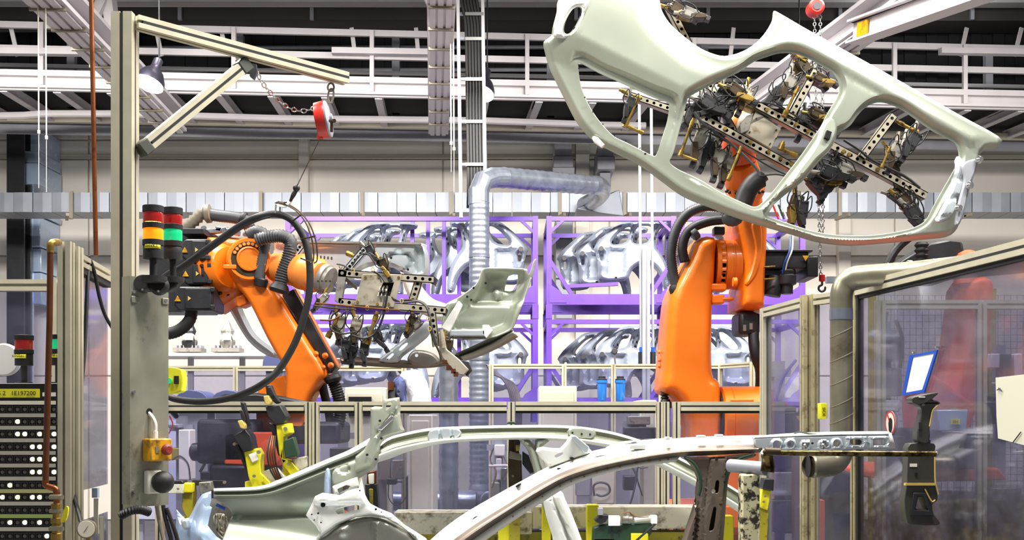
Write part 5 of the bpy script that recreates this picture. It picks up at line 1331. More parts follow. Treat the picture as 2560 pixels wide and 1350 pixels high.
for a, b in (((732, 552), (754, 536)), ((700, 510), (700, 528)), ((752, 598), (788, 590)), ((776, 655), (752, 646)), ((688, 508), (716, 506)), ((690, 512), (688, 534))):
    M().tube([P(*a, 5.58), P(*b, 5.48)], 0.004, 6).done('guard_wire', 'dark_bronze', kl)
M().prism([[P(x, y, 5.5) for x, y in ((686, 508), (700, 512), (716, 502), (730, 500), (726, 506), (712, 518), (696, 516))]], (0, 0.02, 0)).done('tie_wrap', 'white_label', kl)
# ---------------------------------------------------------------- spring balancer on the jib
TD = 4.0
sb = thing('spring_balancer', 'red spring balancer hanging by a shackle from the jib arm', 'balancer', P(808, 300, TD + 0.75))
d = TD + 0.63; k = S(d)
ax = V((1, -0.02, 0.16)).normalized()
C = P(806, 300, d)
M().lathe(C - ax * 15 * k, ax, [(0, 30 * k), (2 * k, 44 * k), (22 * k, 46 * k), (28 * k, 44 * k)], 28).done('drum', 'red_paint', sb)
M().lathe(C + ax * 12 * k, ax, [(0, 45 * k), (4 * k, 45 * k), (7 * k, 38 * k), (8 * k, 12 * k), (14 * k, 12 * k), (14.5 * k, 4 * k)], 28).done('side_cover', 'grey_steel', sb)
M().bar(P(829, 306, d - 0.08), P(829, 330, d - 0.08), 0.012, 0.008).done('lock_pin', 'dark_bronze', sb)
M().cyl(P(826, 302, d - 0.06), P(836, 302, d - 0.09), 5 * k, 10).done('ratchet', 'dark_bronze', sb)
M().box(P(800, 342, d), (14 * k, 14 * k, 10 * k)).done('cable_outlet', 'red_paint', sb)
M().tube([P(827 + 8 * math.cos(a), 218 + 10 * math.sin(a), d) for a in [2 * math.pi * q / 12 for q in range(12)]], 2.6 * k, 8, closed=True).done('eye_bolt', 'rib_grey', sb)
M().tube(catmull([P(822, 258, d), P(820, 240, d), P(823, 226, d), P(829, 222, d), P(834, 228, d), P(833, 244, d), P(828, 258, d)], 4), 2.6 * k, 8).done('shackle', 'rib_grey', sb)
M().cyl(P(800, 346, d), P(742, 466, 5.4), 0.0022, 6).done('steel_cable', 'motor_black', sb)
M().ball(P(741, 470, 5.4), 9 * S(5.4), 14).done('stop_ball', 'rubber_black', sb)
M().tube([P(740, 476, 5.4), P(734, 486, 5.4), P(726, 502, 5.45)], [5 * S(5.4), 6 * S(5.4), 3.4 * S(5.4)], 10).done('cable_grip', 'rubber_black', sb)
sc_ = thing('safety_chain', 'slack steel safety chain between the jib arm and the red balancer', 'chain', P(700, 250, d))
chain('chain_link', sc_, catmull([P(*p) for p in ((640, 176, 4.55), (655, 206, 4.6), (680, 236, 4.65), (712, 264, 4.7), (750, 278, 4.75), (790, 270, 4.75))], 6), 0.028, 0.0026, 'chrome')
chain('chain_link', sc_, [P(612, 110, 4.40), P(618, 134, 4.40), P(608, 142, 4.42), P(590, 148, 4.45)], 0.024, 0.0026, 'chrome')
M().prism([[P(x, y, 4.5) for x, y in ((626, 158), (640, 160), (642, 180), (634, 198), (624, 190))]], (0, 0.02, 0)).done('snap_hook', 'motor_black', sc_)
# ---------------------------------------------------------------- aluminium tower with jib
def slot_strip(p, q, half, parent, side=None, w=0.0105):
    # added black strip that darkens the visible slot of a profile
    p = V(p); q = V(q)
    n = V(side) if side is not None else frame_of(q - p)[0]
    if side is None and n.y > 0: n = -n
    off = n.normalized() * (half - w / 2 + 0.0004)
    return M().bar(p + off, q + off, w, w, up=(0, 0, 1) if side is None else side).done('slot_strip', 'slot_black', parent)
mat('bracket_grey', (74, 76, 68), 0.5, 0.3)
tw = thing('aluminium_tower', 'tall slotted aluminium tower with a jib arm and diagonal brace', 'tower', V((P(304, 0, TD).x, TD + 0.04, 0)))
pc = P(303, 0, TD + 0.0)
M().prof(V((pc.x, TD + 0.04, 0)), V((pc.x, TD + 0.04, 3.09)), alu(0.076, 0.08, 1, 1, 0.009, 0.012), up=(0, 1, 0)).done('mast', 'aluminium', tw)
ja = P(340, 56, 4.03); jb = P(865, 197, 4.66)
M().prof(ja, jb, alu(0.048, 0.046, 1, 1, 0.009, 0.01)).done('jib_arm', 'aluminium', tw)
ba = P(352, 376, 4.05); bb = P(618, 158, 4.36)
u = (bb - ba).normalized()
M().prof(ba, bb, alu(0.046, 0.046, 1, 1, 0.008, 0.01)).done('brace', 'aluminium', tw)
slot_strip(ja + V((0.012, 0.012, 0)), jb, 0.024, tw)
slot_strip(ba + u * 0.045, bb - u * 0.05, 0.023, tw)
for px_, py_, sd_ in ((0, 0.0, (0, -1, 0)), (0, 0.0, (1, 0, 0))):
    slot_strip(V((pc.x, TD + 0.04, 0)), V((pc.x, TD + 0.04, 3.085)), 0.04 if sd_[1] else 0.038, tw, sd_)
for p, q in ((ba - u * 0.005, ba + u * 0.04), (bb - u * 0.05, bb + u * 0.0)):
    M().bar(p, q, 0.053, 0.053).done('joint_bracket', 'bracket_grey', tw, bevel=0.004)
# ---------------------------------------------------------------- control plate on the tower
cp = thing('control_plate', 'dirty grey mounting plate with emergency stop fixed to the aluminium tower', 'control panel', P(370, 1270, 3.95))
pa = P(322, 1000, 3.90); pb = P(420, 1000, 4.02)
pu = V((pb.x - pa.x, pb.y - pa.y, 0)); pw = pu.length; pu.normalize(); pn = V((pu.y, -pu.x, 0))
def PL(px, py, off=0.0):
    t = (px - CX) / F                    # ray x/y
    k = (t * pa.y - pa.x) / (pu.x - t * pu.y)
    q = pa + pu * k
    z = CZ - (py - HY) * q.y / F
    return V((q.x, q.y, z)) + pn * off
RP = Matrix((pu, -pn, V((0, 0, 1)))).transposed()
def pbox(x0, x1, y0, y1, t, name, m, parent, bevel=0.0, base=0.0):
    a = PL(x0, y0); b = PL(x1, y1)
    c = (a + b) / 2 + pn * (base + t / 2)
    w = (V((b.x, b.y, 0)) - V((a.x, a.y, 0))).length
    return M().box(c, (w, t, abs(a.z - b.z)), R=RP).done(name, m, parent, bevel=bevel)
pbox(322, 419, 690, 1262, 0.006, 'plate', 'plate_grey', cp)
M().bar(PL(323, 690, -0.02), PL(323, 1262, -0.02), 0.004, 0.05, up=pn).done('plate_fold', 'plate_grey', cp)
for x, y in ((331, 730), (331, 980), (331, 1228), (410, 752), (413, 1098)):
    M().cyl(PL(x, y, 0.006), PL(x, y, 0.014), 0.006, 8).done('screw', 'chrome', cp)
for x0, x1, y0, y1 in ((325, 344, 740, 758), (402, 418, 745, 762)):
    pbox(x0, x1, y0, y1, 0.006, 'hinge_tab', 'plate_grey', cp, 0.002, 0.006)
es = pbox(353, 407, 1096, 1151, 0.055, 'stop_box', 'yellow_box', cp, 0.006, 0.006)
M().lathe(PL(388, 1123, 0.058), pn, [(0, 0.014), (0.012, 0.014), (0.014, 0.02), (0.026, 0.02), (0.032, 0.012)], 16).done('stop_button', 'worn_red', es)
pbox(365, 374, 1116, 1132, 0.002, 'rating_plate', 'rib_grey', es, 0, 0.061)
M().cyl(PL(376, 1096, 0.03), PL(376, 1078, 0.03), 0.011, 10).done('cable_gland', 'white_label', cp)
M().tube(catmull([PL(377, 1080, 0.03), PL(377, 1060, 0.03), PL(374, 1044, 0.02), PL(370, 1030, 0.0)], 4), 0.007, 8).done('stop_cable', 'white_label', cp)
M().cyl(PL(371, 1029, 0.0), PL(371, 1029, 0.0075), 0.012, 14).done('cable_hole', 'black_hole', cp)
bs = pbox(356, 392, 1176, 1232, 0.03, 'buzzer_base', 'white_label', cp, 0.006, 0.006)
M().ball(PL(386, 1204, 0.055), 0.040, 24).done('dome', 'rubber_black', bs)
q, rs = corr(catmull([P(300, 1290, 3.85), P(325, 1278, 3.85), P(350, 1274, 3.87), P(372, 1280, 3.9)], 6), 0.015, 0.008, 0.004)
M().tube(q, rs, 10).done('conduit', 'rubber_black', cp)
M().tube([PL(384, 1262, 0.02), PL(398, 1300, 0.0), P(420, 1400, 3.95)], 0.008, 8).done('steel_tube', 'rib_grey', cp)
for i, (x0, x1) in enumerate(((404, 430), (416, 446))):
    M().tube(catmull([P(x0, 1230 + 40 * i, 4.05), P(x0 + 8, 1290, 4.05), P(x1, 1360, 4.05), P(x1 + 10, 1460, 4.05)], 4), 0.008, 8).done('black_cable', 'rubber_black', cp)
# ---------------------------------------------------------------- signal towers
def stack(label, px, d, w, segs, y_stem, tags=(), base=None):
    """segs: (y0, y1, material, width factor)"""
    t = thing('signal_tower', label, 'signal light', P(px, y_stem, d), group='stacked signal lights')
    r = w / 2 * S(d)
    for (y0, y1, m, f) in segs:
        nm = {'lens_red': 'red_lens', 'lens_amber': 'amber_lens', 'lens_green': 'green_lens'}.get(m, 'collar')
        h = (y1 - y0) * S(d)
        M().lathe(P(px, y1, d), (0, 0, 1), [(0, r * f), (h * 0.08, r * f), (h * 0.5, r * f), (h * 0.94, r * f), (h, r * f * 0.96)], 28).done(nm, m, t)
    M().cyl(P(px, segs[-1][1] - 2, d), P(px, y_stem, d), r * 0.36, 14).done('stem', 'rubber_black', t)
    for (y0, y1, x0, x1, txt) in tags:
        m = M(); rows = []
        for yy in (y0, y1):
            row = []
            for i in range(9):
                xx = x0 + (x1 - x0) * i / 8
                a = math.asin(max(-0.999, min(0.999, (xx - px) / (w / 2 * 1.03))))
                row.append(V((P(px, yy, d).x + math.sin(a) * r * 1.035, d - math.cos(a) * r * 1.035, P(px, yy, d).z)))
            rows.append(row)
        m.grid(rows).done('tag', 'yellow_label', t, solid=0.0006)
        if txt:
            xm = (x0 + x1) / 2; a = math.asin((xm - px) / (w / 2 * 1.03))
            lettering(txt, V((P(px, 0, d).x + math.sin(a) * r * 1.035, d - math.cos(a) * r * 1.12 - 0.001, P(px, (y0 + y1) / 2, d).z)), (y1 - y0) * S(d) * 0.95, 'lettering_black', t, rot=(math.pi / 2, 0, a * 0.6))
    if base:
        M().lathe(P(px, base[1], d), (0, 0, 1), [(0, base[0] * 0.8 * S(d)), (0.3 * (base[1] - base[2]) * S(d), base[0] * S(d)), ((base[1] - base[2]) * S(d) * 0.9, base[0] * S(d)), ((base[1] - base[2]) * S(d), base[0] * 0.6 * S(d))], 24).done('foot', 'rubber_black', t)
    return t
stack('signal tower with a lit amber lens above the grey control plate', 383, 3.78, 49, [(515, 531, 'rubber_black', 1.06), (531, 558, 'lens_red', 1), (558, 572, 'rubber_black', 1.06), (572, 600, 'lens_amber', 1), (600, 614, 'rubber_black', 1.06), (614, 647, 'rubber_black', 1.0)], 694, [(557, 569, 370, 406, '6HSN1'), (612, 624, 368, 405, '6HVK1')], (34, 706, 690))
stack('signal tower with a lit green lens beside the amber one', 432, 3.92, 46, [(520, 537, 'rubber_black', 1.06), (537, 562, 'lens_red', 1), (562, 575, 'rubber_black', 1.06), (575, 603, 'lens_green', 1), (603, 617, 'rubber_black', 1.06), (617, 650, 'rubber_black', 1.0)], 696, (), (28, 708, 692))
br = thing('signal_bracket', 'black rounded bracket carrying both signal towers on the grey plate', 'bracket', P(380, 730, 3.85))
for (x, y, w) in ((360, 712, 22), (400, 716, 24)):
    M().lathe(P(x, y, 3.84), (0, -1, 0.2), [(0, w * S(3.84)), (0.02, w * S(3.84)), (0.03, w * 0.8 * S(3.84))], 22).done('bracket_disc', 'rubber_black', br)
    M().cyl(P(x - 4, y + 12, 3.80), P(x - 4, y + 12, 3.79), 0.004, 8).done('screw', 'chrome', br)
M().prism([[P(x, y, 3.9) for x, y in ((338, 696), (448, 700), (440, 716), (420, 728), (350, 726), (338, 716))]], (0, 0.05, 0)).done('bracket_body', 'rubber_black', br, bevel=0.006)
# ---------------------------------------------------------------- button cabinet
CD = 3.9; k = S(CD)
cb = thing('button_cabinet', 'black control cabinet faced with rows of lit and unlit push buttons', 'control cabinet', V((P(50, 0, CD).x, CD + 0.15, 0)))
M().span(P(-110, 960, CD), V((P(142, 0, CD).x, CD + 0.12, 0))).done('housing', 'dark_bezel', cb, bevel=0.004)
M().span(P(-110, 958, CD - 0.004), V((P(142, 0, CD).x, CD + 0.115, P(0, 961, CD).z + 0.002))).done('top_edge', 'white_label', cb)
lb = M().span(P(-60, 972, CD - 0.003), P(100, 994, CD + 0.001)).done('name_plate', 'yellow_label', cb)
lettering('G 2   1E197200', P(40, 983.5, CD - 0.0045), 15.6 * k, 'lettering_black', lb)
M().span(P(106, 981, CD - 0.003), P(140, 991, CD + 0.001)).done('marker_strip', 'white_label', cb)
ys = [1023, 1054, 1085, 1117, 1148, 1180, 1213, 1243, 1275, 1306, 1340]
xs = [-48, -30, -11, 7, 26, 45, 63, 82, 100, 118, 136]
lit = {1: (45,), 2: (45, 63, 100, 136), 3: (82, 100, 136), 4: (82, 100, 136), 5: (82, 100, 136), 6: (26,), 7: (7, 45, 82, 100), 9: (26, 63, 100), 10: (118,)}
mat('strip_cream', (226, 220, 200), 0.5); mat('strip_yellow', (226, 222, 150), 0.5); mat('strip_green', (190, 216, 120), 0.5)
shell = lens = lens_on = None
for r, y in enumerate(ys):
    ya = (ys[r - 1] + y) / 2 if r else 1007
    M().span(P(-100, ya - 5, CD - 0.003), P(140, ya + 4.5, CD + 0.001)).done('marker_strip', ('strip_green' if r == 9 else 'strip_yellow' if r == 7 else 'strip_cream'), cb)
    for x in xs:
        c = P(x, y, CD)
        if shell is None:
            m = M(); w = 8 * k
            q = [V((-w, 0, -w)), V((w, 0, -w)), V((w, 0, w)), V((-w, 0, w))]; q2 = [p * 0.8 for p in q]
            m.prism([[c + p for p in q], [c + p for p in q2]], (0, -0.006, 0))
            shell = m.done('button_frame', 'rib_grey', cb); sd = shell.data; shell.location = V((0, 0, 0)); s0 = c.copy()
            MATS['frame_dark'] = mat('frame_dark', (44, 40, 38), 0.5); sd.materials[0] = MATS['frame_dark']
            f = shell
        else:
            f = bpy.data.objects.new('button_frame', sd); COL.objects.link(f); f.parent = cb; f.location = c - s0; ORG[f] = ORG[cb] + (c - s0)
        on = x in lit.get(r, ())
        if on:
            if lens_on is None:
                lens_on = M().lathe(V((0, 0, 0)), (0, -1, 0), [(0, 5.6 * k), (0.005, 5.6 * k), (0.0065, 4.6 * k)], 14).done('lit_lens', 'lens_on', None, origin=(0, 0, 0))
                o = lens_on; l_on = o.data
                o.parent = f
            else:
                o = bpy.data.objects.new('lit_lens', l_on); COL.objects.link(o); o.parent = f
        else:
            if lens is None:
                lens = M().lathe(V((0, 0, 0)), (0, -1, 0), [(0, 5.0 * k), (0.004, 5.0 * k), (0.005, 4.2 * k)], 12).done('lens', 'lens_off', None, origin=(0, 0, 0))
                o = lens; l_off = o.data
                o.parent = f
            else:
                o = bpy.data.objects.new('lens', l_off); COL.objects.link(o); o.parent = f
        o.location = c - ORG[f]
stack('signal tower with a red lens standing on the button cabinet', 60, 3.98, 43, [(838, 850, 'rubber_black', 1.07), (850, 874, 'lens_red', 1), (874, 885, 'rubber_black', 1.07), (885, 914, 'rubber_black', 1.0)], 956, [(886.5, 896.5, 39, 73, '6SN1#1')], (21, 960, 955))
stack('signal tower with a green lens half hidden behind the aluminium post', 146, 4.0, 42, [(837, 849, 'rubber_black', 1.07), (849, 873, 'lens_green', 1), (873, 885, 'rubber_black', 1.07), (885, 913, 'rubber_black', 1.0)], 956, [(885, 895, 127, 160, '6NF1')], (21, 960, 955))
# round white dial behind the cabinet
M().lathe(P(16, 900, 4.3), (0, -1, 0), [(0, 0.062), (0.02, 0.064), (0.03, 0.058)], 30).done('round_disc', 'paper_white', label='round white disc behind the cabinet signal light', cat='disc')
# ---------------------------------------------------------------- left guard panel, post, pipes
SH = 2.215
sp = thing('guard_screen', 'tall clear guard panel receding between the slotted post and the tower', 'guard screen', V((P(160, 0, 3.9).x, 3.9, 0)))
A = V((P(160, 0, 3.9).x, 3.92, 0)); B = V((P(268, 0, 4.55).x, 4.55, 0))
M().prof(A, A + V((0, 0, SH + 0.02)), alu(0.045, 0.045, 1, 1, 0.008, 0.01), up=(0, 1, 0)).done('post', 'aluminium', sp)
M().prof(A + V((0.018, 0.05, 0)), A + V((0.018, 0.05, SH + 0.01)), alu(0.03, 0.05, 1, 1, 0.008, 0.01), up=(0, 1, 0)).done('door_stile', 'aluminium', sp)
uu = (B - A).normalized()
M().bar(A + uu * 0.06 + V((0, 0, SH - 0.056)), B + V((0, 0, SH - 0.056)), 0.03, 0.022).done('gasket', 'slot_black', sp)
M().prof(A + uu * 0.06 + V((0, 0, SH - 0.022)), B + V((0, 0, SH - 0.022)), alu(0.04, 0.045, 1, 1, 0.008, 0.01)).done('top_rail', 'aluminium', sp)
zb = 1.33
M().bar(A + uu * 0.06 + V((0, 0, (SH + zb) / 2 - 0.02)), B + V((0, 0, (SH + zb) / 2 - 0.02)), 0.005, SH - zb - 0.05).done('pane', 'polycarbonate_dirty', sp, flat=True)
M().bar(A + uu * 0.06 + V((0, 0, 0.62)), B + V((0, 0, 0.62)), 0.005, 1.2).done('lower_pane', 'polycarbonate_dirty', sp, flat=True)
c1 = thing('copper_pipe', 'thin copper pipe dropping from the roof to the guard panel rail', 'pipe', P(240, 640, 4.5))
M().tube([P(224, -250, 4.45), P(230, 100, 4.45), P(240, 640, 4.45)], 5.6 * S(4.45), 14).done('pipe', 'copper', c1)
c2 = thing('copper_pipe', 'copper pipe with elbow and brass valve in front of the button cabinet', 'pipe', P(118, 1215, 3.55))
d = 3.6; k = S(d)
M().tube([P(126, 616, d), P(124, 800, d), P(114, 1204, d)], 7.5 * k, 16).done('pipe', 'copper_dark', c2)
M().tube(catmull([P(126, 624, d), P(127, 610, d), P(134, 606, d + 0.02), P(146, 606, d + 0.12)], 4), 9 * k, 14).done('top_elbow', 'brass', c2)
M().lathe(P(126, 632, d), (0, 0, 1), [(0, 8.6 * k), (10 * k, 8.6 * k)], 14).done('elbow_collar', 'brass', c2)
M().tube(catmull([P(114, 1200, d), P(114, 1212, d), P(126, 1218, d), P(138, 1222, d), P(142, 1236, d), P(142, 1262, d)], 4), 8 * k, 14).done('lower_elbow', 'copper', c2)
M().lathe(P(141, 1350, d), (0, 0, 1), [(-0.2, 11 * k), (0, 11 * k), (2 * k, 14 * k), (16 * k, 14 * k), (18 * k, 11 * k), (40 * k, 11 * k), (42 * k, 14 * k), (54 * k, 14 * k), (56 * k, 9 * k), (76 * k, 9 * k), (78 * k, 13 * k), (90 * k, 13 * k), (92 * k, 9 * k)], 12).done('valve_body', 'brass', c2)
for y, r in ((1243, 12), (1278, 10), (1322, 12)):
    M().cyl(P(126, y, d - 0.01), P(156, y, d - 0.03), r * 0.55 * k, 8).done('union_nut', 'galvanised_old', c2)
M().prism([[P(x, y, d - 0.04) for x, y in smooth2(((164, 1266), (170, 1270), (168, 1290), (162, 1304), (154, 1306), (152, 1300), (158, 1280)), 3)]], (0, 0.008, 0)).done('valve_handle', 'yellow_paint', c2)
hc2 = thing('hanging_cable', 'black cable hanging in a fork from the guard panel rail', 'cable', P(215, 1200, 4.1))
M().tube(catmull([P(*p) for p in ((222, 646, 4.2), (218, 720, 4.15), (212, 860, 4.1), (204, 960, 4.05), (192, 1100, 4.0), (181, 1180, 3.98), (182, 1230, 3.95), (196, 1280, 3.9), (204, 1312, 3.86))], 5), 5 * S(4.1), 10).done('cable', 'rubber_black', hc2)
M().tube(catmull([P(*p) for p in ((222, 640, 4.2), (236, 680, 4.22), (248, 740, 4.25), (262, 786, 4.28), (282, 822, 4.3))], 5), 4.6 * S(4.2), 10).done('cable', 'rubber_black', hc2)
M().cyl(P(181, 1206, 3.98), P(181, 1216, 3.98), 8 * S(4), 10).done('tie', 'rib_grey', hc2)
pg = thing('pressure_gauge', 'round white faced pressure gauge at the foot of the guard panel', 'gauge', P(217, 1350, 3.85))
ax = V((0.12, -1, 0)).normalized(); C = P(217, 1322, 3.85); k = S(3.85)
M().lathe(C, ax, [(-0.03, 20 * k), (0, 24 * k), (0.006, 24 * k), (0.008, 21 * k)], 28).done('case', 'rib_grey', pg)
M().lathe(C + ax * 0.0075, ax, [(0, 21 * k), (0.0015, 20.5 * k)], 28).done('dial', 'strip_cream', pg)
M().bar(C + ax * 0.010 + V((-6 * k, 0, -9 * k)), C + ax * 0.010 + V((5 * k, 0, 7 * k)), 0.002, 0.001).done('needle', 'lettering_black', pg)
M().cyl(C + V((0, 0.015, -22 * k)), C + V((0, 0.015, -0.9)), 6 * k, 10).done('stem', 'brass', pg)
ms = thing('tape_measure', 'white strip scale hanging behind the guard panel foot', 'scale', P(238, 1330, 4.1))
M().prism([[P(x, y, 4.1) for x, y in ((234, 1246), (246, 1246), (245, 1300), (247, 1334), (240, 1334), (234, 1300))]], (0, 0.003, 0)).done('strip', 'white_label', ms)
M().box(P(239, 1232, 4.1), (14 * S(4.1), 0.02, 24 * S(4.1))).done('clip', 'body_blue', ms)
M().cyl(P(254, 1292, 4.0), V((P(254, 0, 4.0).x, 4.0, 0)), 6 * S(4), 10).done('standpipe', 'strip_cream', label='short pale standpipe beside the pressure gauge', cat='pipe')
# yellow sensor box peeping out behind the control plate
yb = thing('yellow_device', 'bright yellow rounded device with black panel peeping out behind the grey plate', 'device', P(430, 985, 4.9))
M().prism([[P(x, y, 4.6) for x, y in smooth2(((400, 921), (448, 922), (456, 932), (458, 950), (455, 972), (448, 981), (400, 981)), 3)]], (0, 0.06, 0)).done('shell', 'yellow_label', yb, bevel=0.006)
M().span(P(436, 940, 4.598), P(446, 960, 4.59)).done('mark_panel', 'lettering_black', yb)
M().cyl(P(422, 952, 4.6), P(422, 952, 4.592), 7 * S(4.6), 16).done('emblem', 'lens_green', yb)
M().bar(P(410, 975, 4.63), P(330, 975, 4.2), 0.02, 0.02).done('mount', 'motor_black', yb)
# ---------------------------------------------------------------- main low fence across the cell
MF = 6.2
zt = zrow(1004, MF)
mf = thing('cell_fence', 'long low aluminium fence with clear panes between the car body and the robots', 'fence', V((P(1150, 0, MF).x, MF, 0)))
pr = alu(0.05, 0.052, 1, 1, 0.008, 0.010)
px = [400, 772, 790, 897, 1278, 1649, 1664, 1690, 1908]
for a, b in ((400, 772), (790, 897), (897, 1278), (1278, 1649), (1690, 1908)):
    x0 = P(a, 0, MF).x + 0.025; x1 = P(b, 0, MF).x - 0.025
    M().prof((x0, MF, zt - 0.026), (x1, MF, zt - 0.026), pr).done('top_rail', 'aluminium', mf)
    slot_strip((x0, MF, zt - 0.026), (x1, MF, zt - 0.026), 0.025, mf, w=0.009)
    M().prof((x0, MF, 0.2), (x1, MF, 0.2), pr).done('bottom_rail', 'aluminium', mf)
    M().span((x0, MF - 0.016, zt - 0.066), (x1, MF + 0.012, zt - 0.05)).done('gasket', 'slot_black', mf)
    M().span((x0, MF - 0.003, 0.22), (x1, MF + 0.003, zt - 0.05)).done('pane', 'polycarbonate', mf, flat=True)
for a in px:
    M().prof((P(a, 0, MF).x, MF, 0), (P(a, 0, MF).x, MF, zt - 0.001), alu(0.036 if a in (772, 790, 1649, 1664) else 0.04, 0.05, 1, 1, 0.007, 0.01), up=(0, 1, 0)).done('post', 'aluminium', mf)
    slot_strip((P(a, 0, MF).x, MF, 0), (P(a, 0, MF).x, MF, zt - 0.004), 0.025, mf, (0, -1, 0), 0.008)
# ---------------------------------------------------------------- tall guard corner and big right-hand panel
tg = thing('guard_corner', 'tall aluminium guard corner with a clear pane beside the upright robot', 'guard screen', V((P(1912, 0, 6.1).x, 6.1, 0)))
A = V((P(1914, 0, 6.05).x, 6.05, 0)); B = V((P(2016, 0, 5.5).x, 5.5, 0))
u = (B - A).normalized(); pr = alu(0.05, 0.05, 1, 1, 0.009, 0.012)
M().prof(A, A + V((0, 0, SH)), pr, up=u).done('post', 'aluminium', tg)
M().prof(B, B + V((0, 0, SH + 0.01)), pr, up=u).done('post', 'aluminium_dirty', tg)
B2 = V((P(2036, 0, 5.47).x, 5.47, 0))
M().prof(B2, B2 + V((0, 0, SH + 0.01)), alu(0.04, 0.05, 1, 1, 0.009, 0.012), up=(0, 1, 0)).done('post', 'aluminium_dirty', tg)
M().prof(A + u * 0.025 + V((0, 0, SH - 0.025)), B - u * 0.025 + V((0, 0, SH - 0.025)), pr).done('top_rail', 'aluminium', tg)
M().bar(A + u * 0.025 + V((0, 0, SH / 2)), B - u * 0.025 + V((0, 0, SH / 2)), 0.005, SH - 0.1).done('pane', 'polycarbonate', tg, flat=True)
A2 = V((P(2142, 0, 5.2).x, 5.2, 0))
u = (A2 - B2).normalized()
M().prof(B2 + u * 0.02 + V((0, 0, SH - 0.02)), A2 - u * 0.02 + V((0, 0, SH - 0.02)), pr).done('top_rail', 'aluminium', tg)
M().bar(B2 + u * 0.02 + V((0, 0, SH / 2)), A2 - u * 0.02 + V((0, 0, SH / 2)), 0.005, SH - 0.1).done('pane', 'polycarbonate', tg, flat=True)
rg = thing('guard_screen', 'big soiled clear guard panel receding along the right with sheets taped on', 'guard screen', V((A2.x, 5.2, 0)))
Z1 = V((P(2560, 0, 3.92).x, 3.92, 0)); u = (Z1 - A2).normalized(); Z2 = A2 + u * 2.4
M().prof(A2, A2 + V((0, 0, SH)), alu(0.045, 0.045, 1, 1, 0.012, 0.014), up=u).done('post', 'aluminium_dirty', rg)
M().bar(A2 + u * 0.03, A2 + u * 0.03 + V((0, 0, SH - 0.04)), 0.03, 0.02, up=u).done('gasket', 'slot_black', rg)
M().bar(A2 + u * 0.02 + V((0, 0, SH - 0.036)), Z2 + V((0, 0, SH - 0.036)), 0.02, 0.018).done('gasket', 'slot_black', rg)
M().prof(A2 + u * 0.0 + V((0, 0, SH + 0.0)), Z2 + V((0, 0, SH + 0.0)), alu(0.045, 0.055, 1, 1, 0.009, 0.012)).done('top_rail', 'aluminium', rg)
M().bar(A2 + u * 0.022 + V((0, 0, SH / 2 - 0.02)), Z2 + V((0, 0, SH / 2 - 0.02)), 0.005, SH - 0.03).done('pane', 'polycarbonate_dirty', rg, flat=True)
slot_strip(A2 + V((0, 0, SH)), Z2 + V((0, 0, SH)), 0.0225, rg, V((-abs(u.y), -abs(u.x), 0)))
gn = V((-u.y, u.x, 0)); gn = -gn if gn.x > 0 else gn
def GP(px, py, off=0.006):
    t = (px - CX) / F
    k = (t * A2.y - A2.x) / (u.x - t * u.y)
    q = A2 + u * k
    return V((q.x, q.y, CZ - (py - HY) * q.y / F)) + gn * off
cd = thing('sign_card', 'white card in a blue frame fixed on the soiled guard panel', 'sign', GP(2300, 988))
fo = [(2281, 889), (2351, 875), (2318, 981), (2262, 989)]; fi = [(2289, 893), (2343, 883), (2313, 974), (2270, 982)]
M().prism([[GP(*p) for p in fo], [GP(*p) for p in fi]], gn * 0.008).done('frame', 'blue_plastic', cd)
M().prism([[GP(*p, 0.005) for p in fo]], gn * 0.005).done('card', 'paper_white', cd)
for p in ((2288, 880), (2350, 868)):
    M().cyl(GP(*p, 0.003), GP(*p, 0.02), 0.006, 8).done('pin', 'chrome', cd)
nt = thing('notice_sheet', 'large pale notice sheet taped on the guard panel at the picture edge', 'sheet', GP(2530, 1110))
M().prism([[GP(*p) for p in ((2494, 944), (2600, 932), (2600, 1122), (2500, 1096), (2496, 1040))]], gn * 0.002).done('sheet', 'cabinet_cream', nt)
for i, (a, b) in enumerate((((2500, 975), (2508, 972)), ((2504, 970), (2512, 978)), ((2560, 1080), (2540, 1106)))):
    M().tube([GP(*a, 0.012), GP(*b, 0.012)], 0.002, 6).done('scribble', 'lettering_black', nt)
ns = thing('prohibition_sign', 'round red rimmed no touching sign on the guard panel', 'sign', GP(2228, 1088))
ring = [GP(2229 + 13 * math.cos(a), 1057 + 30 * math.sin(a), 0.006) for a in [2 * math.pi * i / 26 for i in range(26)]]
inn = [GP(2229 + 10.5 * math.cos(a), 1057 + 26 * math.sin(a), 0.006) for a in [2 * math.pi * i / 26 for i in range(26)]]
M().prism([ring, inn], gn * 0.002).done('rim', 'red_ring', ns)
M().prism([[p - gn * 0.001 for p in ring]], gn * 0.002).done('face', 'white_label', ns)
M().prism([[GP(*p, 0.009) for p in ((2226, 1058), (2228, 1046), (2232, 1044), (2235, 1050), (2235, 1070), (2231, 1082), (2227, 1076))]], gn * 0.001).done('hand_mark', 'lettering_black', ns)
M().prism([[GP(*p, 0.009) for p in ((2221, 1034), (2223, 1032), (2231, 1056), (2229, 1058))]], gn * 0.001).done('slash', 'red_ring', ns)
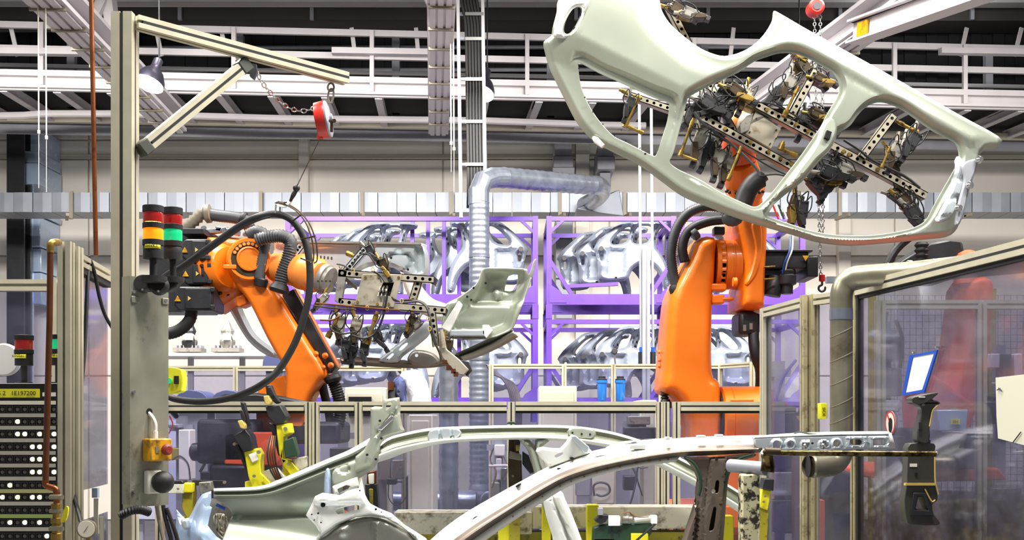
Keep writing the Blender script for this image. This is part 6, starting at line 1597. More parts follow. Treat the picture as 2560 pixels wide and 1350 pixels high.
# fence and bin seen through the panel
bf = thing('cell_fence', 'inner aluminium fence seen through the soiled guard panel', 'fence', V((P(2190, 0, 5.65).x, 5.65, 0)))
pr = alu(0.045, 0.045, 1, 1, 0.008, 0.01)
for a in (2200, 2452, 2760):
    M().prof((P(a, 0, 5.65).x, 5.65, 0), (P(a, 0, 5.65).x, 5.65, SH), pr, up=(0, 1, 0)).done('post', 'aluminium', bf)
for a, b in ((2200, 2452), (2452, 2760)):
    M().prof((P(a, 0, 5.65).x + 0.022, 5.65, SH - 0.022), (P(b, 0, 5.65).x - 0.022, 5.65, SH - 0.022), pr).done('top_rail', 'aluminium', bf)
    M().prof((P(a, 0, 5.65).x + 0.022, 5.65, 0.6), (P(b, 0, 5.65).x - 0.022, 5.65, 0.6), pr).done('mid_rail', 'aluminium', bf)
    M().span((P(a, 0, 5.65).x + 0.02, 5.648, 0.6), (P(b, 0, 5.65).x - 0.02, 5.652, SH - 0.04)).done('pane', 'polycarbonate', bf, flat=True)
mw = thing('wire_mesh_fence', 'dark square wire mesh fence seen through the guard panel in front of the racks', 'fence', V((P(2300, 0, 8.8).x, 8.8, 0)))
x0 = P(2180, 0, 8.8).x; x1 = P(2700, 0, 8.8).x
m = M()
for i in range(34):
    x = x0 + (x1 - x0) * i / 33
    m.bar((x, 8.8, 0.1), (x, 8.8, 2.6), 0.004, 0.004, up=(0, 1, 0))
for i in range(48):
    z = 0.1 + 2.5 * i / 47
    m.bar((x0, 8.8, z), (x1, 8.8, z), 0.004, 0.004)
m.done('wire_grid', 'rib_grey', mw, kind='stuff')
for a in (2180, 2480, 2700):
    M().bar((P(a, 0, 8.8).x, 8.8, 0), (P(a, 0, 8.8).x, 8.8, 2.65), 0.05, 0.05, up=(0, 1, 0)).done('post', 'yellow_olive', mw)
bn = thing('parts_bin', 'pale grey hanging parts bin with a yellow 3H label behind the guard panel', 'bin', P(2380, 1076, 5.55))
M().prism([[P(x, y, 5.5) for x, y in ((2342, 1025), (2420, 1024), (2416, 1076), (2348, 1076))]], (0, 0.12, 0)).done('bin_body', 'body_blue', bn, bevel=0.004)
tg_ = M().span(P(2377, 1047, 5.497), P(2400, 1061, 5.49)).done('label_tag', 'yellow_label', bn)
lettering('3H', P(2388.5, 1054, 5.487), 13 * S(5.5), 'lettering_black', tg_)
M().box(P(2380, 1030, 5.62), (0.04, 0.06, 0.04)).done('bin_hook', 'rib_grey', bn)
# red robot behind the right panel
RD3 = 7.3; d = RD3
r3 = thing('industrial_robot', 'red orange robot standing behind the soiled guard panel', 'robot', V((P(2400, 0, d).x, d, 0)), group='orange industrial robots')
M().lathe((P(2390, 0, d).x, d, 0), (0, 0, 1), [(0, 0.5), (0.5, 0.5), (0.52, 0.42), (0.8, 0.42), (0.86, 0.5), (1.1, 0.5)], 24).done('base', 'motor_black', r3)
M().prism([[P(x, y, d - 0.45) for x, y in ((2200, 1180), (2260, 1166), (2500, 1170), (2520, 1200), (2300, 1206), (2200, 1200))]], (0, 0.8, 0)).done('turntable', 'red_orange_paint', r3, bevel=0.02)
arm = [(2420, 690), (2460, 690), (2476, 720), (2470, 820), (2462, 900), (2440, 1000), (2420, 1060), (2350, 1070), (2330, 1040), (2350, 980), (2376, 900), (2390, 800), (2400, 720)]
relief(arm, [], lambda x, y, do, dh: 0.15 * sst(do, 0, 20), d, 9, per=2).done('link_arm', 'red_orange_paint', r3)
M().prism([[P(x, y, d) for x, y in arm]], (0, 0.25, 0)).done('link_arm_rear', 'red_orange_paint', r3, bevel=0.02)
M().prism([[P(x, y, d - 0.3) for x, y in ((2330, 930), (2370, 960), (2440, 1010), (2420, 1180), (2330, 1180), (2320, 1000))]], (0, 0.5, 0)).done('shoulder', 'red_orange_paint', r3, bevel=0.03)
M().prism([[P(x, y, d) for x, y in ((2250, 655), (2330, 606), (2360, 600), (2408, 606), (2414, 640), (2380, 700), (2270, 700))]], (0, 0.35, 0)).done('upper_motor', 'motor_black', r3, bevel=0.02)
M().lathe(P(2420, 650, d), (0, 0, 1), [(-60 * S(d), 34 * S(d)), (0, 32 * S(d)), (16 * S(d), 26 * S(d)), (24 * S(d), 10 * S(d))], 20).done('elbow', 'red_orange_paint', r3)
M().tube(catmull([P(2210, 680, d - 0.1), P(2236, 630, d - 0.1), P(2272, 596, d - 0.05), P(2300, 580, d)], 4), 10 * S(d), 10).done('power_hose', 'rubber_black', r3)
q, rs = corr([P(2304, 660, d - 0.3), P(2304, 606, d - 0.3)], 15 * S(d), 0.03, 0.012)
M().tube(q, rs, 14).done('corrugated_hose', 'rubber_black', r3)
M().box(P(2340, 1120, d - 0.55), (0.5, 0.3, 0.25)).done('base_motor', 'motor_black', r3, bevel=0.02)
M().prism([[P(x, y, 6.6) for x, y in ((2020, 1140), (2150, 1190), (2150, 1715), (2020, 1715))]], (0, 0.4, 0)).done('service_unit', 'motor_black', label='dark service unit behind the guard corner pane', cat='cabinet', bevel=0.02)
M().span(P(2050, 1250, 5.9), V((P(2062, 0, 5.9).x, 6.2, 0))).done('orange_panel', 'red_orange_paint', label='narrow orange panel behind the guard corner beside the pipe outlet', cat='panel', bevel=0.004)
# yellow photo sensor with lettering
ps = thing('photo_sensor', 'small yellow photo sensor beside the old exhaust pipe', 'sensor', P(2060, 1050, 5.1))
M().prism([[P(x, y, 5.1) for x, y in ((2051, 1008), (2064, 1007), (2069, 1012), (2068, 1046), (2054, 1049), (2051, 1044))]], (0, 0.05, 0)).done('housing', 'yellow_label', ps, bevel=0.003)
lettering('SICK', P(2059.5, 1029, 5.098), 11 * S(5.1), 'lettering_black', ps, rot=(math.pi / 2, math.pi / 2, 0))
M().bar(P(2060, 1028, 5.15), P(2060, 1028, 5.4), 0.012, 0.012).done('mount', 'rib_grey', ps)
# old exhaust pipe
ep = thing('exhaust_pipe', 'old galvanised exhaust pipe bending over beside the tall guard corner', 'pipe', P(2102, 1190, 5.0))
r = 27.5 * S(5.0)
M().tube([P(2103, 1120, 5.0), P(2103, 800, 5.0)], r, 24).done('riser', 'galvanised_old', ep)
q = resample([P(2103, 1110, 5.0), P(2103, 800, 5.0)], 6)
for y in (830, 892, 950, 1005, 1046):
    M().tube([V((P(2103, 0, 5).x + math.cos(a) * r * 1.01, 5.0 + math.sin(a) * r * 1.01, P(0, y, 5).z + math.cos(a) * 0.025)) for a in [2 * math.pi * i / 20 for i in range(20)]], 0.002, 5, closed=True).done('seam', 'rib_grey', ep)
M().lathe(P(2103, 800, 5.0), (0, 0, 1), [(0, r * 1.05), (28 * S(5), r * 1.05)], 24).done('joint_band', 'galvanised', ep)
M().tube(catmull([P(2103, 776, 5.0), P(2103, 740, 5.0), P(2112, 712, 5.0), P(2134, 694, 4.98), P(2166, 690, 4.96)], 6), r, 24).done('bend', 'galvanised_old', ep)
M().tube([P(2160, 690, 4.96), P(2276, 682, 4.88), P(2400, 668, 4.8), P(2600, 650, 4.66)], r, 24).done('run', 'galvanised_old', ep)
for x, y, dd in ((2164, 690, 4.96), (2216, 686, 4.92), (2330, 676, 4.84), (2390, 669, 4.8)):
    a_ = P(x, y, dd); b_ = P(x + 5, y - 0.4, dd)
    M().cyl(a_, b_, r * 1.025, 24).done('joint_band', 'galvanised_old', ep)
for o_ in (0, 6):
    c_ = P(2266 + o_, 683, 4.89)
    M().tube([c_ + V((0.006 * math.cos(2 * a) + 0.012 * math.sin(a), r * 1.06 * math.cos(a), r * 1.06 * math.sin(a))) for a in [2 * math.pi * i / 20 for i in range(20)]], 0.005, 6, closed=True).done('hose_band', 'rib_grey', ep)
M().tube(catmull([P(2103, 1115, 5.0), P(2101, 1140, 5.0), P(2084, 1160, 4.98), P(2056, 1166, 4.95), P(2022, 1166, 4.92)], 6), r, 24, cap=False).done('outlet', 'galvanised_old', ep)
M().lathe(P(2020, 1166, 4.92), (-1, 0, 0), [(0, r * 0.97), (0.001, r * 0.96)], 24).done('outlet_mouth', 'black_hole', ep)
M().lathe(P(2030, 1166, 4.925), (-1, 0, 0), [(-0.01, r * 1.05), (0.0, r * 1.05)], 24).done('joint_band', 'galvanised_old', ep)
M().box(P(2078, 700, 5.03), (26 * S(5), 0.03, 16 * S(5))).done('wall_bracket', 'galvanised', ep)
M().tube([P(2103, 1000, 5.02), P(2103, 1000, 5.3)], 0.01, 8).done('fixing_stud', 'rib_grey', ep)
# ---------------------------------------------------------------- car body shell in the framing station
FD, ND = 5.7, 4.55
mat('far_steel', (132, 136, 116), 0.34, 0.5, var=0.08)
car = thing('car_body_shell', 'bare sheet metal car body shell with open roof rails in the framing station', 'car body', V((P(1400, 0, 5.1).x, 5.1, 0.3)))
# far side: rear lamp corner
def lamp_h(x, y, do, dh):
    return 0.03 * sst(do, 0, 14) + 0.05 * np.exp(-((x - 515) ** 2 + (y - 1330) ** 2) / 700.0) + 0.06 * sst(x, 470, 520)
relief([(442, 1274), (452, 1286), (463, 1297), (474, 1294), (484, 1278), (498, 1254), (514, 1234), (536, 1226), (536, 1248), (532, 1262), (538, 1266), (532, 1290), (530, 1310), (550, 1338), (580, 1360), (600, 1420), (440, 1420), (440, 1340)], [], lamp_h, FD - 0.05, 6, smooth=False).done('rear_lamp_corner', 'body_blue', car, solid=0.006)
relief([(454, 1300), (470, 1298), (474, 1318), (464, 1324), (456, 1316)], [], bump(0.02, 6), FD - 0.11, 4).done('lamp_fixing', 'body_steel_cool', car, solid=0.004)
M().tube([P(541, 1262, FD), P(562, 1272, FD)], 0.008, 8).done('blue_pin', 'blue_plastic', car)
relief([(536, 1290), (548, 1284), (566, 1292), (572, 1330), (580, 1352), (556, 1350), (540, 1320)], [], lambda x, y, do, dh: 0.01 * np.sin(x) , FD + 0.06, 5).done('foam_block', 'dirty_white', car, solid=0.006)
M().prism([[P(x, y, FD + 0.1) for x, y in ((500, 1250), (560, 1244), (600, 1290), (600, 1420), (500, 1420))]], (0, 0.02, 0)).done('lamp_pocket', 'clamp_grey', car)
# quarter panel inner skin
def quart(x, y, do, dh):
    h = -0.05 * sst(y, 1240, 1300) + 0.05 * sst(y, 1292, 1296)
    h = h + 0.10 * sst(y + (x - 570) * -0.16, 1296, 1360)
    return h + 0.02 * sst(-np.hypot((x - 760) / 2.0, y - 1255), -36, -12)
relief([(534, 1240), (620, 1240), (680, 1233), (720, 1220), (780, 1196), (852, 1166), (856, 1230), (860, 1300), (880, 1420), (570, 1420), (566, 1350), (576, 1290), (560, 1262)], [], quart, FD + 0.03, 9, per=2).done('quarter_skin', 'body_steel', car, solid=0.006)
# gutter rail that runs from the lamp up to the rear window
def L(pts, dd): return [(x, y, FD + dd) for x, y in pts]
strips([L([(534, 1222), (620, 1219), (660, 1214), (700, 1199), (820, 1148), (868, 1128), (905, 1108), (925, 1096)], 0.06), L([(534, 1227), (620, 1225), (662, 1220), (704, 1206), (824, 1156), (874, 1136), (912, 1116), (934, 1104)], -0.05)], 46).done('gutter_lip', 'body_white', car, solid=0.005)
strips([L([(534, 1227), (620, 1225), (662, 1220), (704, 1206), (824, 1156), (874, 1136), (912, 1116), (934, 1104)], -0.05), L([(534, 1232), (620, 1230), (664, 1226), (708, 1212), (828, 1163), (880, 1143), (918, 1124), (940, 1112)], -0.01), L([(534, 1239), (620, 1238), (668, 1233), (712, 1220), (832, 1172), (884, 1154), (922, 1138), (944, 1126)], -0.045), L([(534, 1246), (620, 1244), (672, 1239), (716, 1227), (836, 1180), (888, 1164), (926, 1150), (948, 1140)], 0.02)], 46).done('rear_gutter', 'body_steel', car, solid=0.005)
# inner rear pillar and parcel shelf end
def pil(x, y, do, dh):
    h = 0.04 * sst(do, 0, 6)
    h = h - 0.035 * sst(-np.hypot((x - 862) / 1.4, (y - 1172)), -14, -10)
    return h
relief([(832, 1182), (850, 1166), (890, 1152), (944, 1136), (936, 1168), (912, 1186), (880, 1204), (852, 1212), (834, 1214)], [], pil, FD - 0.09, 4, per=2).done('rear_pillar_inner', 'body_steel', car, solid=0.006)
relief([(814, 1180), (824, 1176), (828, 1234), (812, 1236)], [], bump(0.03, 5), FD - 0.1, 5).done('shelf_stay', 'body_blue', car, solid=0.005)
relief([(832, 1216), (894, 1192), (898, 1216), (872, 1226), (836, 1236)], [[(846, 1222), (868, 1212), (878, 1214), (872, 1222), (848, 1232)]], bump(0.03, 6), FD - 0.14, 4, smooth=False).done('shelf_bracket', 'body_white', car, solid=0.006)
# rear window frame bracket
def wb(x, y, do, dh): return 0.045 * sst(do, 0, 6) - 0.03 * sst(-np.abs((x - 960) * 0.72 + (y - 1062) * 0.69), -9, -5) * sst(x, 938, 944)
relief([(928, 1020), (938, 1017), (956, 1018), (960, 1000), (998, 994), (1000, 1040), (1005, 1066), (1012, 1078), (990, 1084), (960, 1094), (950, 1112), (944, 1146), (930, 1168), (888, 1182), (890, 1142), (912, 1124), (926, 1098), (928, 1060)], [[(966, 1020), (972, 1006), (980, 1004), (983, 1010), (978, 1018), (968, 1026)], [(944, 1064), (956, 1062), (978, 1042), (984, 1040), (982, 1052), (962, 1072), (946, 1076)]], wb, FD - 0.12, 4, smooth=False).done('rear_window_bracket', 'body_steel', car, solid=0.006)
M().prism([[P(x, y, FD - 0.2) for x, y in ((944, 1072), (978, 1038), (984, 1040), (982, 1050), (954, 1076))]], (0, 0.04, 0)).done('bracket_channel', 'chrome', car, bevel=0.004)
for x, y in ((950, 1052), (954, 1096), (918, 1137), (940, 1148), (955, 1118)):
    m = M(); disc(m, x, y, FD - 0.175, 3.2, 8); m.done('fixing_hole', 'black_hole', car)
# far roof rail and door openings
RT = [(944, 1118), (970, 1098), (1000, 1088), (1070, 1074), (1150, 1069), (1280, 1066), (1400, 1066), (1486, 1074), (1560, 1090), (1640, 1118), (1740, 1168), (1840, 1226), (1910, 1274)]
RB = [(940, 1140), (975, 1126), (1010, 1116), (1080, 1102), (1150, 1095), (1280, 1091), (1400, 1093), (1486, 1102), (1556, 1116), (1630, 1144), (1730, 1194), (1830, 1252), (1900, 1300)]
RF = [(936, 1158), (980, 1144), (1016, 1130), (1084, 1112), (1150, 1104), (1280, 1098), (1400, 1101), (1482, 1111), (1550, 1126), (1624, 1155), (1722, 1206), (1822, 1264), (1890, 1312)]
strips([L(RT, 0.10), L([(x, y + 4) for x, y in RT], 0.02), L([(x, (y + RB[i][1]) / 2) for i, (x, y) in enumerate(RT)], 0.03), L(RB, -0.04)], 70).done('far_roof_rail', 'far_steel', car, solid=0.005)
strips([L(RB, -0.04), L([(x, y + 3) for x, y in RB], -0.08), L(RF, -0.05)], 70).done('far_roof_flange', 'body_white', car, solid=0.005)
strips([L([(x, y - 2) for x, y in RT], 0.13), L(RT, 0.10), L([(x, y + 4) for x, y in RT], 0.02)], 70).done('far_roof_top', 'body_white', car, solid=0.005)
relief([(1076, 1074), (1146, 1070), (1146, 1096), (1086, 1102), (1072, 1106)], [], lambda x, y, do, dh: 0.012 * sst(do, 0, 4) - 0.02 * (np.abs(((x - 1098) % 30) - 2) < 5) * (x > 1090) * (x < 1138), FD - 0.03, 4, per=2).done('rail_plate', 'body_steel_cool', car, solid=0.004)
relief([(1426, 1068), (1486, 1074), (1480, 1098), (1424, 1092)], [], bump(0.012, 5), FD - 0.03, 5, per=2).done('rail_plate', 'body_steel', car, solid=0.004)
for x, y in ((1431, 1082), (1475, 1086), (1454, 1085)):
    m = M(); disc(m, x, y, FD - 0.043, 2.6, 8); m.done('rail_hole', 'black_hole', car)
relief([(1296, 1096), (1318, 1098), (1334, 1112), (1346, 1140), (1362, 1190), (1388, 1260), (1420, 1350), (1440, 1420), (1400, 1420), (1382, 1340), (1356, 1262), (1336, 1180), (1322, 1130), (1308, 1110)], [], bump(0.035, 7), FD - 0.02, 6, per=2).done('far_centre_pillar', 'body_steel', car, solid=0.006)
relief([(1340, 1098), (1376, 1098), (1358, 1112), (1352, 1130), (1366, 1180), (1354, 1176), (1342, 1136)], [], bump(0.03, 6), FD - 0.04, 5, per=2).done('far_pillar_top', 'body_steel', car, solid=0.006)
relief([(1358, 1246), (1398, 1226), (1412, 1250), (1438, 1310), (1470, 1420), (1398, 1420), (1382, 1340)], [], lambda x, y, do, dh: 0.06 * sst(do, 0, 9) - 0.04 * sst(-np.abs((x - 1400) - (y - 1290) * 0.38), -8, -3), ND + 0.45, 6, per=2).done('rear_door_pillar', 'body_white', car, solid=0.006)
# wheelhouse and its outer arch
relief([(766, 1288), (780, 1262), (792, 1240), (810, 1232), (852, 1238), (874, 1226), (900, 1220), (906, 1196), (914, 1236), (926, 1260), (948, 1272), (978, 1284), (1010, 1312), (1064, 1346), (1110, 1420), (1046, 1420), (1040, 1345), (1004, 1316), (968, 1296), (930, 1287), (890, 1292), (846, 1312), (806, 1340), (780, 1370), (800, 1330), (790, 1312)], [[(842, 1276), (848, 1270), (896, 1258), (906, 1266), (900, 1272), (848, 1284)]], lambda x, y, do, dh: 0.05 * sst(do, 0, 9) + 0.03 * sst(-y, -1262, -1246), FD - 0.32, 6, smooth=False).done('wheelhouse_flange', 'body_white', car, solid=0.006)
relief([(784, 1420), (790, 1356), (820, 1330), (852, 1306), (892, 1290), (930, 1286), (968, 1295), (1006, 1317), (1044, 1346), (1060, 1420)], [], lambda x, y, do, dh: 0.05 * sst(do, 0, 14) + 0.03 * np.exp(-((x - 948) ** 2) / 90.0) * (y > 1300) + 0.025 * np.exp(-((x - 862) ** 2 + (y - 1324) ** 2) / 160.0), FD - 0.30, 6, per=2).done('wheelhouse', 'wheel_grey', car, solid=0.006)
for x, y, r in ((808, 1262, 6), (796, 1283, 2.5), (780, 1286, 1.8), (786, 1300, 1.6), (803, 1306, 1.8), (940, 1273, 3), (900, 1226, 2), (954, 1280, 1.6)):
    m = M(); disc(m, x, y, FD - 0.38, r, 8); m.done('shelf_hole', 'black_hole', car)
# near roof rail: lit top coloured white, shaded lower face coloured brown, drilled flange
def N_(pts, dd): return [(x, y, ND + dd) for x, y in pts]
T0 = [(1010, 1420), (1075, 1352), (1150, 1292), (1250, 1233), (1310, 1200), (1370, 1168), (1440, 1140), (1520, 1120), (1600, 1108), (1700, 1096), (1800, 1091), (1905, 1089)]
T1 = [(1060, 1420), (1115, 1366), (1185, 1314), (1268, 1262), (1330, 1222), (1400, 1184), (1468, 1160), (1530, 1146), (1610, 1130), (1700, 1117), (1800, 1114), (1905, 1112)]
T2 = [(1084, 1430), (1135, 1384), (1205, 1332), (1286, 1278), (1344, 1242), (1412, 1204), (1476, 1182), (1536, 1167), (1612, 1153), (1700, 1141), (1800, 1136), (1905, 1130)]
T3 = [(1104, 1440), (1150, 1400), (1218, 1348), (1296, 1294), (1352, 1258), (1418, 1218), (1482, 1194), (1540, 1178), (1614, 1164), (1690, 1155), (1705, 1154)]
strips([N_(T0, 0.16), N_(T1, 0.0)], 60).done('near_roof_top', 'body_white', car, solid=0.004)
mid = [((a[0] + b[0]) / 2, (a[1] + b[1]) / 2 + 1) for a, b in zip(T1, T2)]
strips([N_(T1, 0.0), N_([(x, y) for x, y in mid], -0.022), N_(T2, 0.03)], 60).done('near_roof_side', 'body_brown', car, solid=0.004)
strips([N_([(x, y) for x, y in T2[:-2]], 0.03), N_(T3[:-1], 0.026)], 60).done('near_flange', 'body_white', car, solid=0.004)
for x, y in ((1282, 1290), (1312, 1268), (1356, 1240), (1400, 1214), (1428, 1202), (1460, 1190), (1492, 1179), (1518, 1172), (1550, 1166), (1592, 1157), (1622, 1152), (1650, 1150), (1670, 1147)):
    m = M(); disc(m, x, y + 1, ND + 0.022, 2.2, 7); m.done('flange_hole', 'brass', car)
for (x, y, a, b, rr) in ((1296, 1214, 8, 2, -0.5), (1398, 1172, 5, 2, 0), (1430, 1146, 5, 3, 0), (1500, 1141, 14, 1.5, -0.2), (1590, 1116, 6, 3, -0.1), (1188, 1296, 9, 3.5, -0.6), (1168, 1316, 5, 2, -0.6), (1118, 1356, 10, 4, -0.6)):
    M().prism([[P(x + a * math.cos(q) * math.cos(rr) - b * math.sin(q) * math.sin(rr), y + a * math.cos(q) * math.sin(rr) + b * math.sin(q) * math.cos(rr), ND + 0.055) for q in [2 * math.pi * i / 12 for i in range(12)]]], (0, 0.06, 0)).done('rail_slot', 'black_hole', car)
for x0, x1, y0, y1 in ((1575, 1612, 1112, 1122), (1590, 1618, 1129, 1134), (1714, 1730, 1108, 1122), (1836, 1850, 1100, 1112), (1664, 1672, 1092, 1100), (1744, 1760, 1088, 1094), (1790, 1804, 1086, 1092)):
    M().span(P(x0, y0, ND + 0.02), P(x1, y1, ND + 0.06)).done('rail_lug', 'body_white', car, bevel=0.003)
relief([(1340, 1128), (1356, 1118), (1400, 1122), (1424, 1092), (1436, 1090), (1470, 1120), (1476, 1132), (1440, 1146), (1378, 1168), (1368, 1160)], [[(1386, 1138), (1404, 1130), (1406, 1136), (1390, 1144)]], bump(0.03, 6), ND + 0.14, 5, per=2).done('roof_bow_socket', 'body_white', car, solid=0.005)
M().prism([[P(x, y, ND + 0.08) for x, y in ((1428, 1092), (1438, 1088), (1474, 1118), (1470, 1132), (1460, 1132))]], (0, 0.05, 0)).done('roof_bow_tab', 'body_steel_cool', car, bevel=0.004)
# near centre pillar
BP = [(1706, 1140), (1722, 1144), (1800, 1142), (1884, 1134), (1882, 1142), (1850, 1152), (1828, 1174), (1818, 1206), (1812, 1280), (1806, 1360), (1800, 1440), (1690, 1440), (1706, 1350), (1722, 1300), (1738, 1248), (1744, 1210), (1738, 1180), (1724, 1158)]
def bph(x, y, do, dh):
    h = 0.05 * sst(do, 0, 7)
    c = 1790 - (y - 1140) * 0.10
    h = h + 0.03 * sst(-np.abs(x - c), -22, -16)
    return h - 0.03 * sst(-np.abs(x - (c - 36)), -6, -3) * sst(y, 1180, 1210)
relief(BP, [[(1780, 1204), (1784, 1198), (1789, 1202), (1787, 1226), (1782, 1230), (1777, 1226)], [(1774, 1268), (1778, 1264), (1782, 1268), (1776, 1316), (1768, 1322), (1764, 1318)]], bph, ND + 0.05, 5, per=2).done('centre_pillar', 'body_brown', car, solid=0.006)
M().prism([[P(x, y, ND + 0.09) for x, y in ((1726, 1156), (1826, 1160), (1812, 1200), (1806, 1300), (1800, 1440), (1700, 1440), (1724, 1310), (1744, 1250), (1748, 1200))]], (0, 0.02, 0)).done('pillar_inner', 'dark_bronze', car)
for pts in (((1712, 1144), (1734, 1158), (1748, 1184), (1752, 1214), (1746, 1240)), ((1880, 1136), (1850, 1146), (1824, 1170), (1812, 1204), (1806, 1240))):
    M().tube(catmull([P(x, y, ND - 0.015) for x, y in pts], 6), 0.007, 8).done('sealer_bead', 'green_plastic', car)
M().lathe(P(1783, 1228, ND - 0.04), (0, -1, 0), [(0, 0.009), (0.006, 0.009), (0.008, 0.004)], 14).done('pillar_bolt', 'chrome', car)
m = M(); disc(m, 1791, 1146, ND - 0.03, 4, 10); m.done('pillar_hole', 'black_hole', car)
# front roof rail end with round holes
HP = [(1880, 1092), (1960, 1088), (2020, 1086), (2110, 1082), (2218, 1081), (2222, 1100), (2238, 1122), (2100, 1123), (1960, 1123), (1896, 1124), (1884, 1116)]
hc_ = [(1938, 1111, 9), (1972, 1110, 8), (2010, 1114, 8), (2056, 1113, 8), (2087, 1109, 8)]
def circ(x, y, r, n=14): return [(x + r * math.cos(2 * math.pi * i / n), y + r * math.sin(2 * math.pi * i / n)) for i in range(n)]
def hph(x, y, do, dh):
    h = 0.018 * sst(do, 0, 5)
    for (cx, cy, r) in hc_: h = h + 0.012 * sst(-np.abs(np.hypot(x - cx, y - cy) - r - 3), -3, -1)
    for cx in (2136, 2194): h = h + 0.012 * sst(-np.abs(np.maximum(np.abs(x - cx) / 1.9, np.abs(y - 1105)) - 11), -3, -1)
    return h
relief([(1880, 1093), (1960, 1090), (2098, 1087), (2218, 1085), (2220, 1102), (2224, 1122), (2100, 1123), (1960, 1123), (1890, 1124)], [circ(1938, 1111, 6), circ(1972, 1110, 5), circ(2087, 1108, 5), [(2122, 1100), (2130, 1097), (2146, 1097), (2152, 1104), (2146, 1112), (2128, 1112), (2120, 1106)], [(2180, 1100), (2188, 1097), (2204, 1097), (2210, 1104), (2204, 1112), (2186, 1112), (2178, 1106)]], hph, ND, 4, smooth=False).done('front_rail_end', 'body_steel_cool', car, solid=0.005)
strips([N_([(1886, 1091), (1980, 1084), (2100, 1080), (2222, 1079)], 0.10), N_([(1886, 1094), (1980, 1090), (2100, 1086), (2222, 1085)], -0.02)], 20).done('front_rail_top', 'body_white', car, solid=0.004)
strips([N_([(2216, 1082), (2228, 1082)], 0.0), N_([(2222, 1122), (2240, 1121)], 0.0)], 6).done('front_rail_flange', 'body_white', car, solid=0.006)
for x, y in ((2010, 1115), (2056, 1114)):
    M().lathe(P(x, y, ND - 0.02), (0, -1, 0), [(0, 0.012), (0.006, 0.012), (0.012, 0.005)], 14).done('rail_stud', 'chrome', car)
m = M(); disc(m, 2030, 1108, ND - 0.03, 2.6, 8); m.done('rail_hole', 'black_hole', car)
M().tube(catmull([P(x, y, ND - 0.0) for x, y in ((1985, 1083), (2000, 1080), (2020, 1084), (2040, 1086), (2046, 1088))], 4), 0.004, 6).done('sealer_bead', 'green_plastic', car)
M().tube(catmull([P(x, y, ND + 0.1) for x, y in ((1506, 1128), (1530, 1114), (1560, 1106), (1620, 1102), (1680, 1096))], 4), 0.006, 6).done('harness', 'body_steel_cool', car)
# body floor sled that carries the shell
M().box((P(1400, 0, 5.1).x, 5.15, 0.42), (3.2, 1.2, 0.16)).done('floor_pan', 'body_steel_cool', car, bevel=0.02)
for x_, y_ in ((1100, 5.7), (1800, 4.6), (1420, 5.0), (1400, 5.7)):
    M().bar(V((P(x_, 0, y_).x, y_, 0.45)), V((P(x_, 0, y_).x, y_, 0.95)), 0.1, 0.06, up=(0, 1, 0)).done('inner_pillar', 'body_steel_cool', car)
# ---------------------------------------------------------------- framing fixture behind the shell
fx = thing('framing_fixture', 'paint spattered white fixture beam on olive yellow supports behind the car body', 'fixture', V((P(1400, 0, 6.05).x, 6.05, 0)))
M().span(P(985, 1280, 5.95), V((P(1330, 0, 5.95).x, 6.12, P(0, 1336, 5.95).z))).done('beam', 'dirty_white', fx, bevel=0.006)
M().span(P(1330, 1266, 5.97), V((P(1770, 0, 5.95).x, 6.12, P(0, 1322, 5.97).z))).done('beam', 'dirty_white', fx, bevel=0.006)
M().span(P(1000, 1330, 5.98), V((P(1780, 0, 5.98).x, 6.1, 0.3))).done('skirt', 'yellow_olive', fx)
for px, w, y0, dd in ((1265, 40, 1292, 5.86), (1366, 22, 1260, 5.86), (1482, 30, 1262, 5.85), (1815, 40, 1290, 5.86), (1600, 34, 1334, 5.84)):
    M().span(P(px - w / 2, y0, dd), V((P(px + w / 2, 0, dd).x, dd + 0.08, 0.0))).done('upright', 'yellow_paint', fx, bevel=0.006)
wg = thing('sensor_unit', 'cluttered white and black welding sensor unit in front of the spattered beam', 'sensor unit', P(1560, 1350, 5.6))
M().prism([[P(x, y, 5.6) for x, y in ((1488, 1300), (1502, 1286), (1522, 1288), (1516, 1304), (1500, 1312), (1488, 1304))]], (0, 0.08, 0)).done('camera_head', 'motor_black', wg, bevel=0.004)
M().span(P(1495, 1270, 5.59), P(1506, 1286, 5.64)).done('camera_cap', 'grey_steel', wg, bevel=0.003)
M().span(P(1521, 1291, 5.6), P(1548, 1312, 5.66)).done('white_block', 'paper_white', wg, bevel=0.003)
M().lathe(P(1556, 1298, 5.62), (1, 0, 0), [(0, 0.022), (0.03, 0.022), (0.032, 0.016), (0.05, 0.016)], 12).done('nozzle', 'clamp_grey', wg)
M().cyl(P(1586, 1300, 5.62), P(1630, 1294, 5.62), 0.012, 10).done('cylinder', 'white_label', wg)
M().box(P(1634, 1298, 5.6), (0.03, 0.05, 0.04)).done('rod_end', 'paper_white', wg)
M().tube([P(1638, 1310, 5.58), P(1590, 1352, 5.56)], 0.006, 8).done('push_rod', 'motor_black', wg)
M().prism([[P(x, y, 5.62) for x, y in ((1482, 1360), (1484, 1320), (1506, 1312), (1630, 1308), (1630, 1332), (1610, 1360))]], (0, 0.1, 0)).done('mount_plate', 'green_plastic', wg, bevel=0.006)
for x, y in ((1530, 1318), (1552, 1318), (1530, 1332), (1548, 1330), (1612, 1328)):
    m = M(); disc(m, x, y, 5.618, 2.4, 8); m.done('plate_screw', 'motor_black', wg)
M().tube(catmull([P(x, y, 5.58) for x, y in ((1560, 1282), (1572, 1280), (1584, 1290), (1600, 1293), (1622, 1292))], 4), 0.003, 6).done('pipe', 'copper_dark', wg)
M().span(P(1578, 1334, 5.6), P(1616, 1420, 5.68)).done('yellow_foot', 'yellow_paint', wg, bevel=0.004)
M().span(P(1484, 1346, 5.62), P(1534, 1420, 5.7)).done('yellow_foot', 'yellow_paint', wg, bevel=0.004)
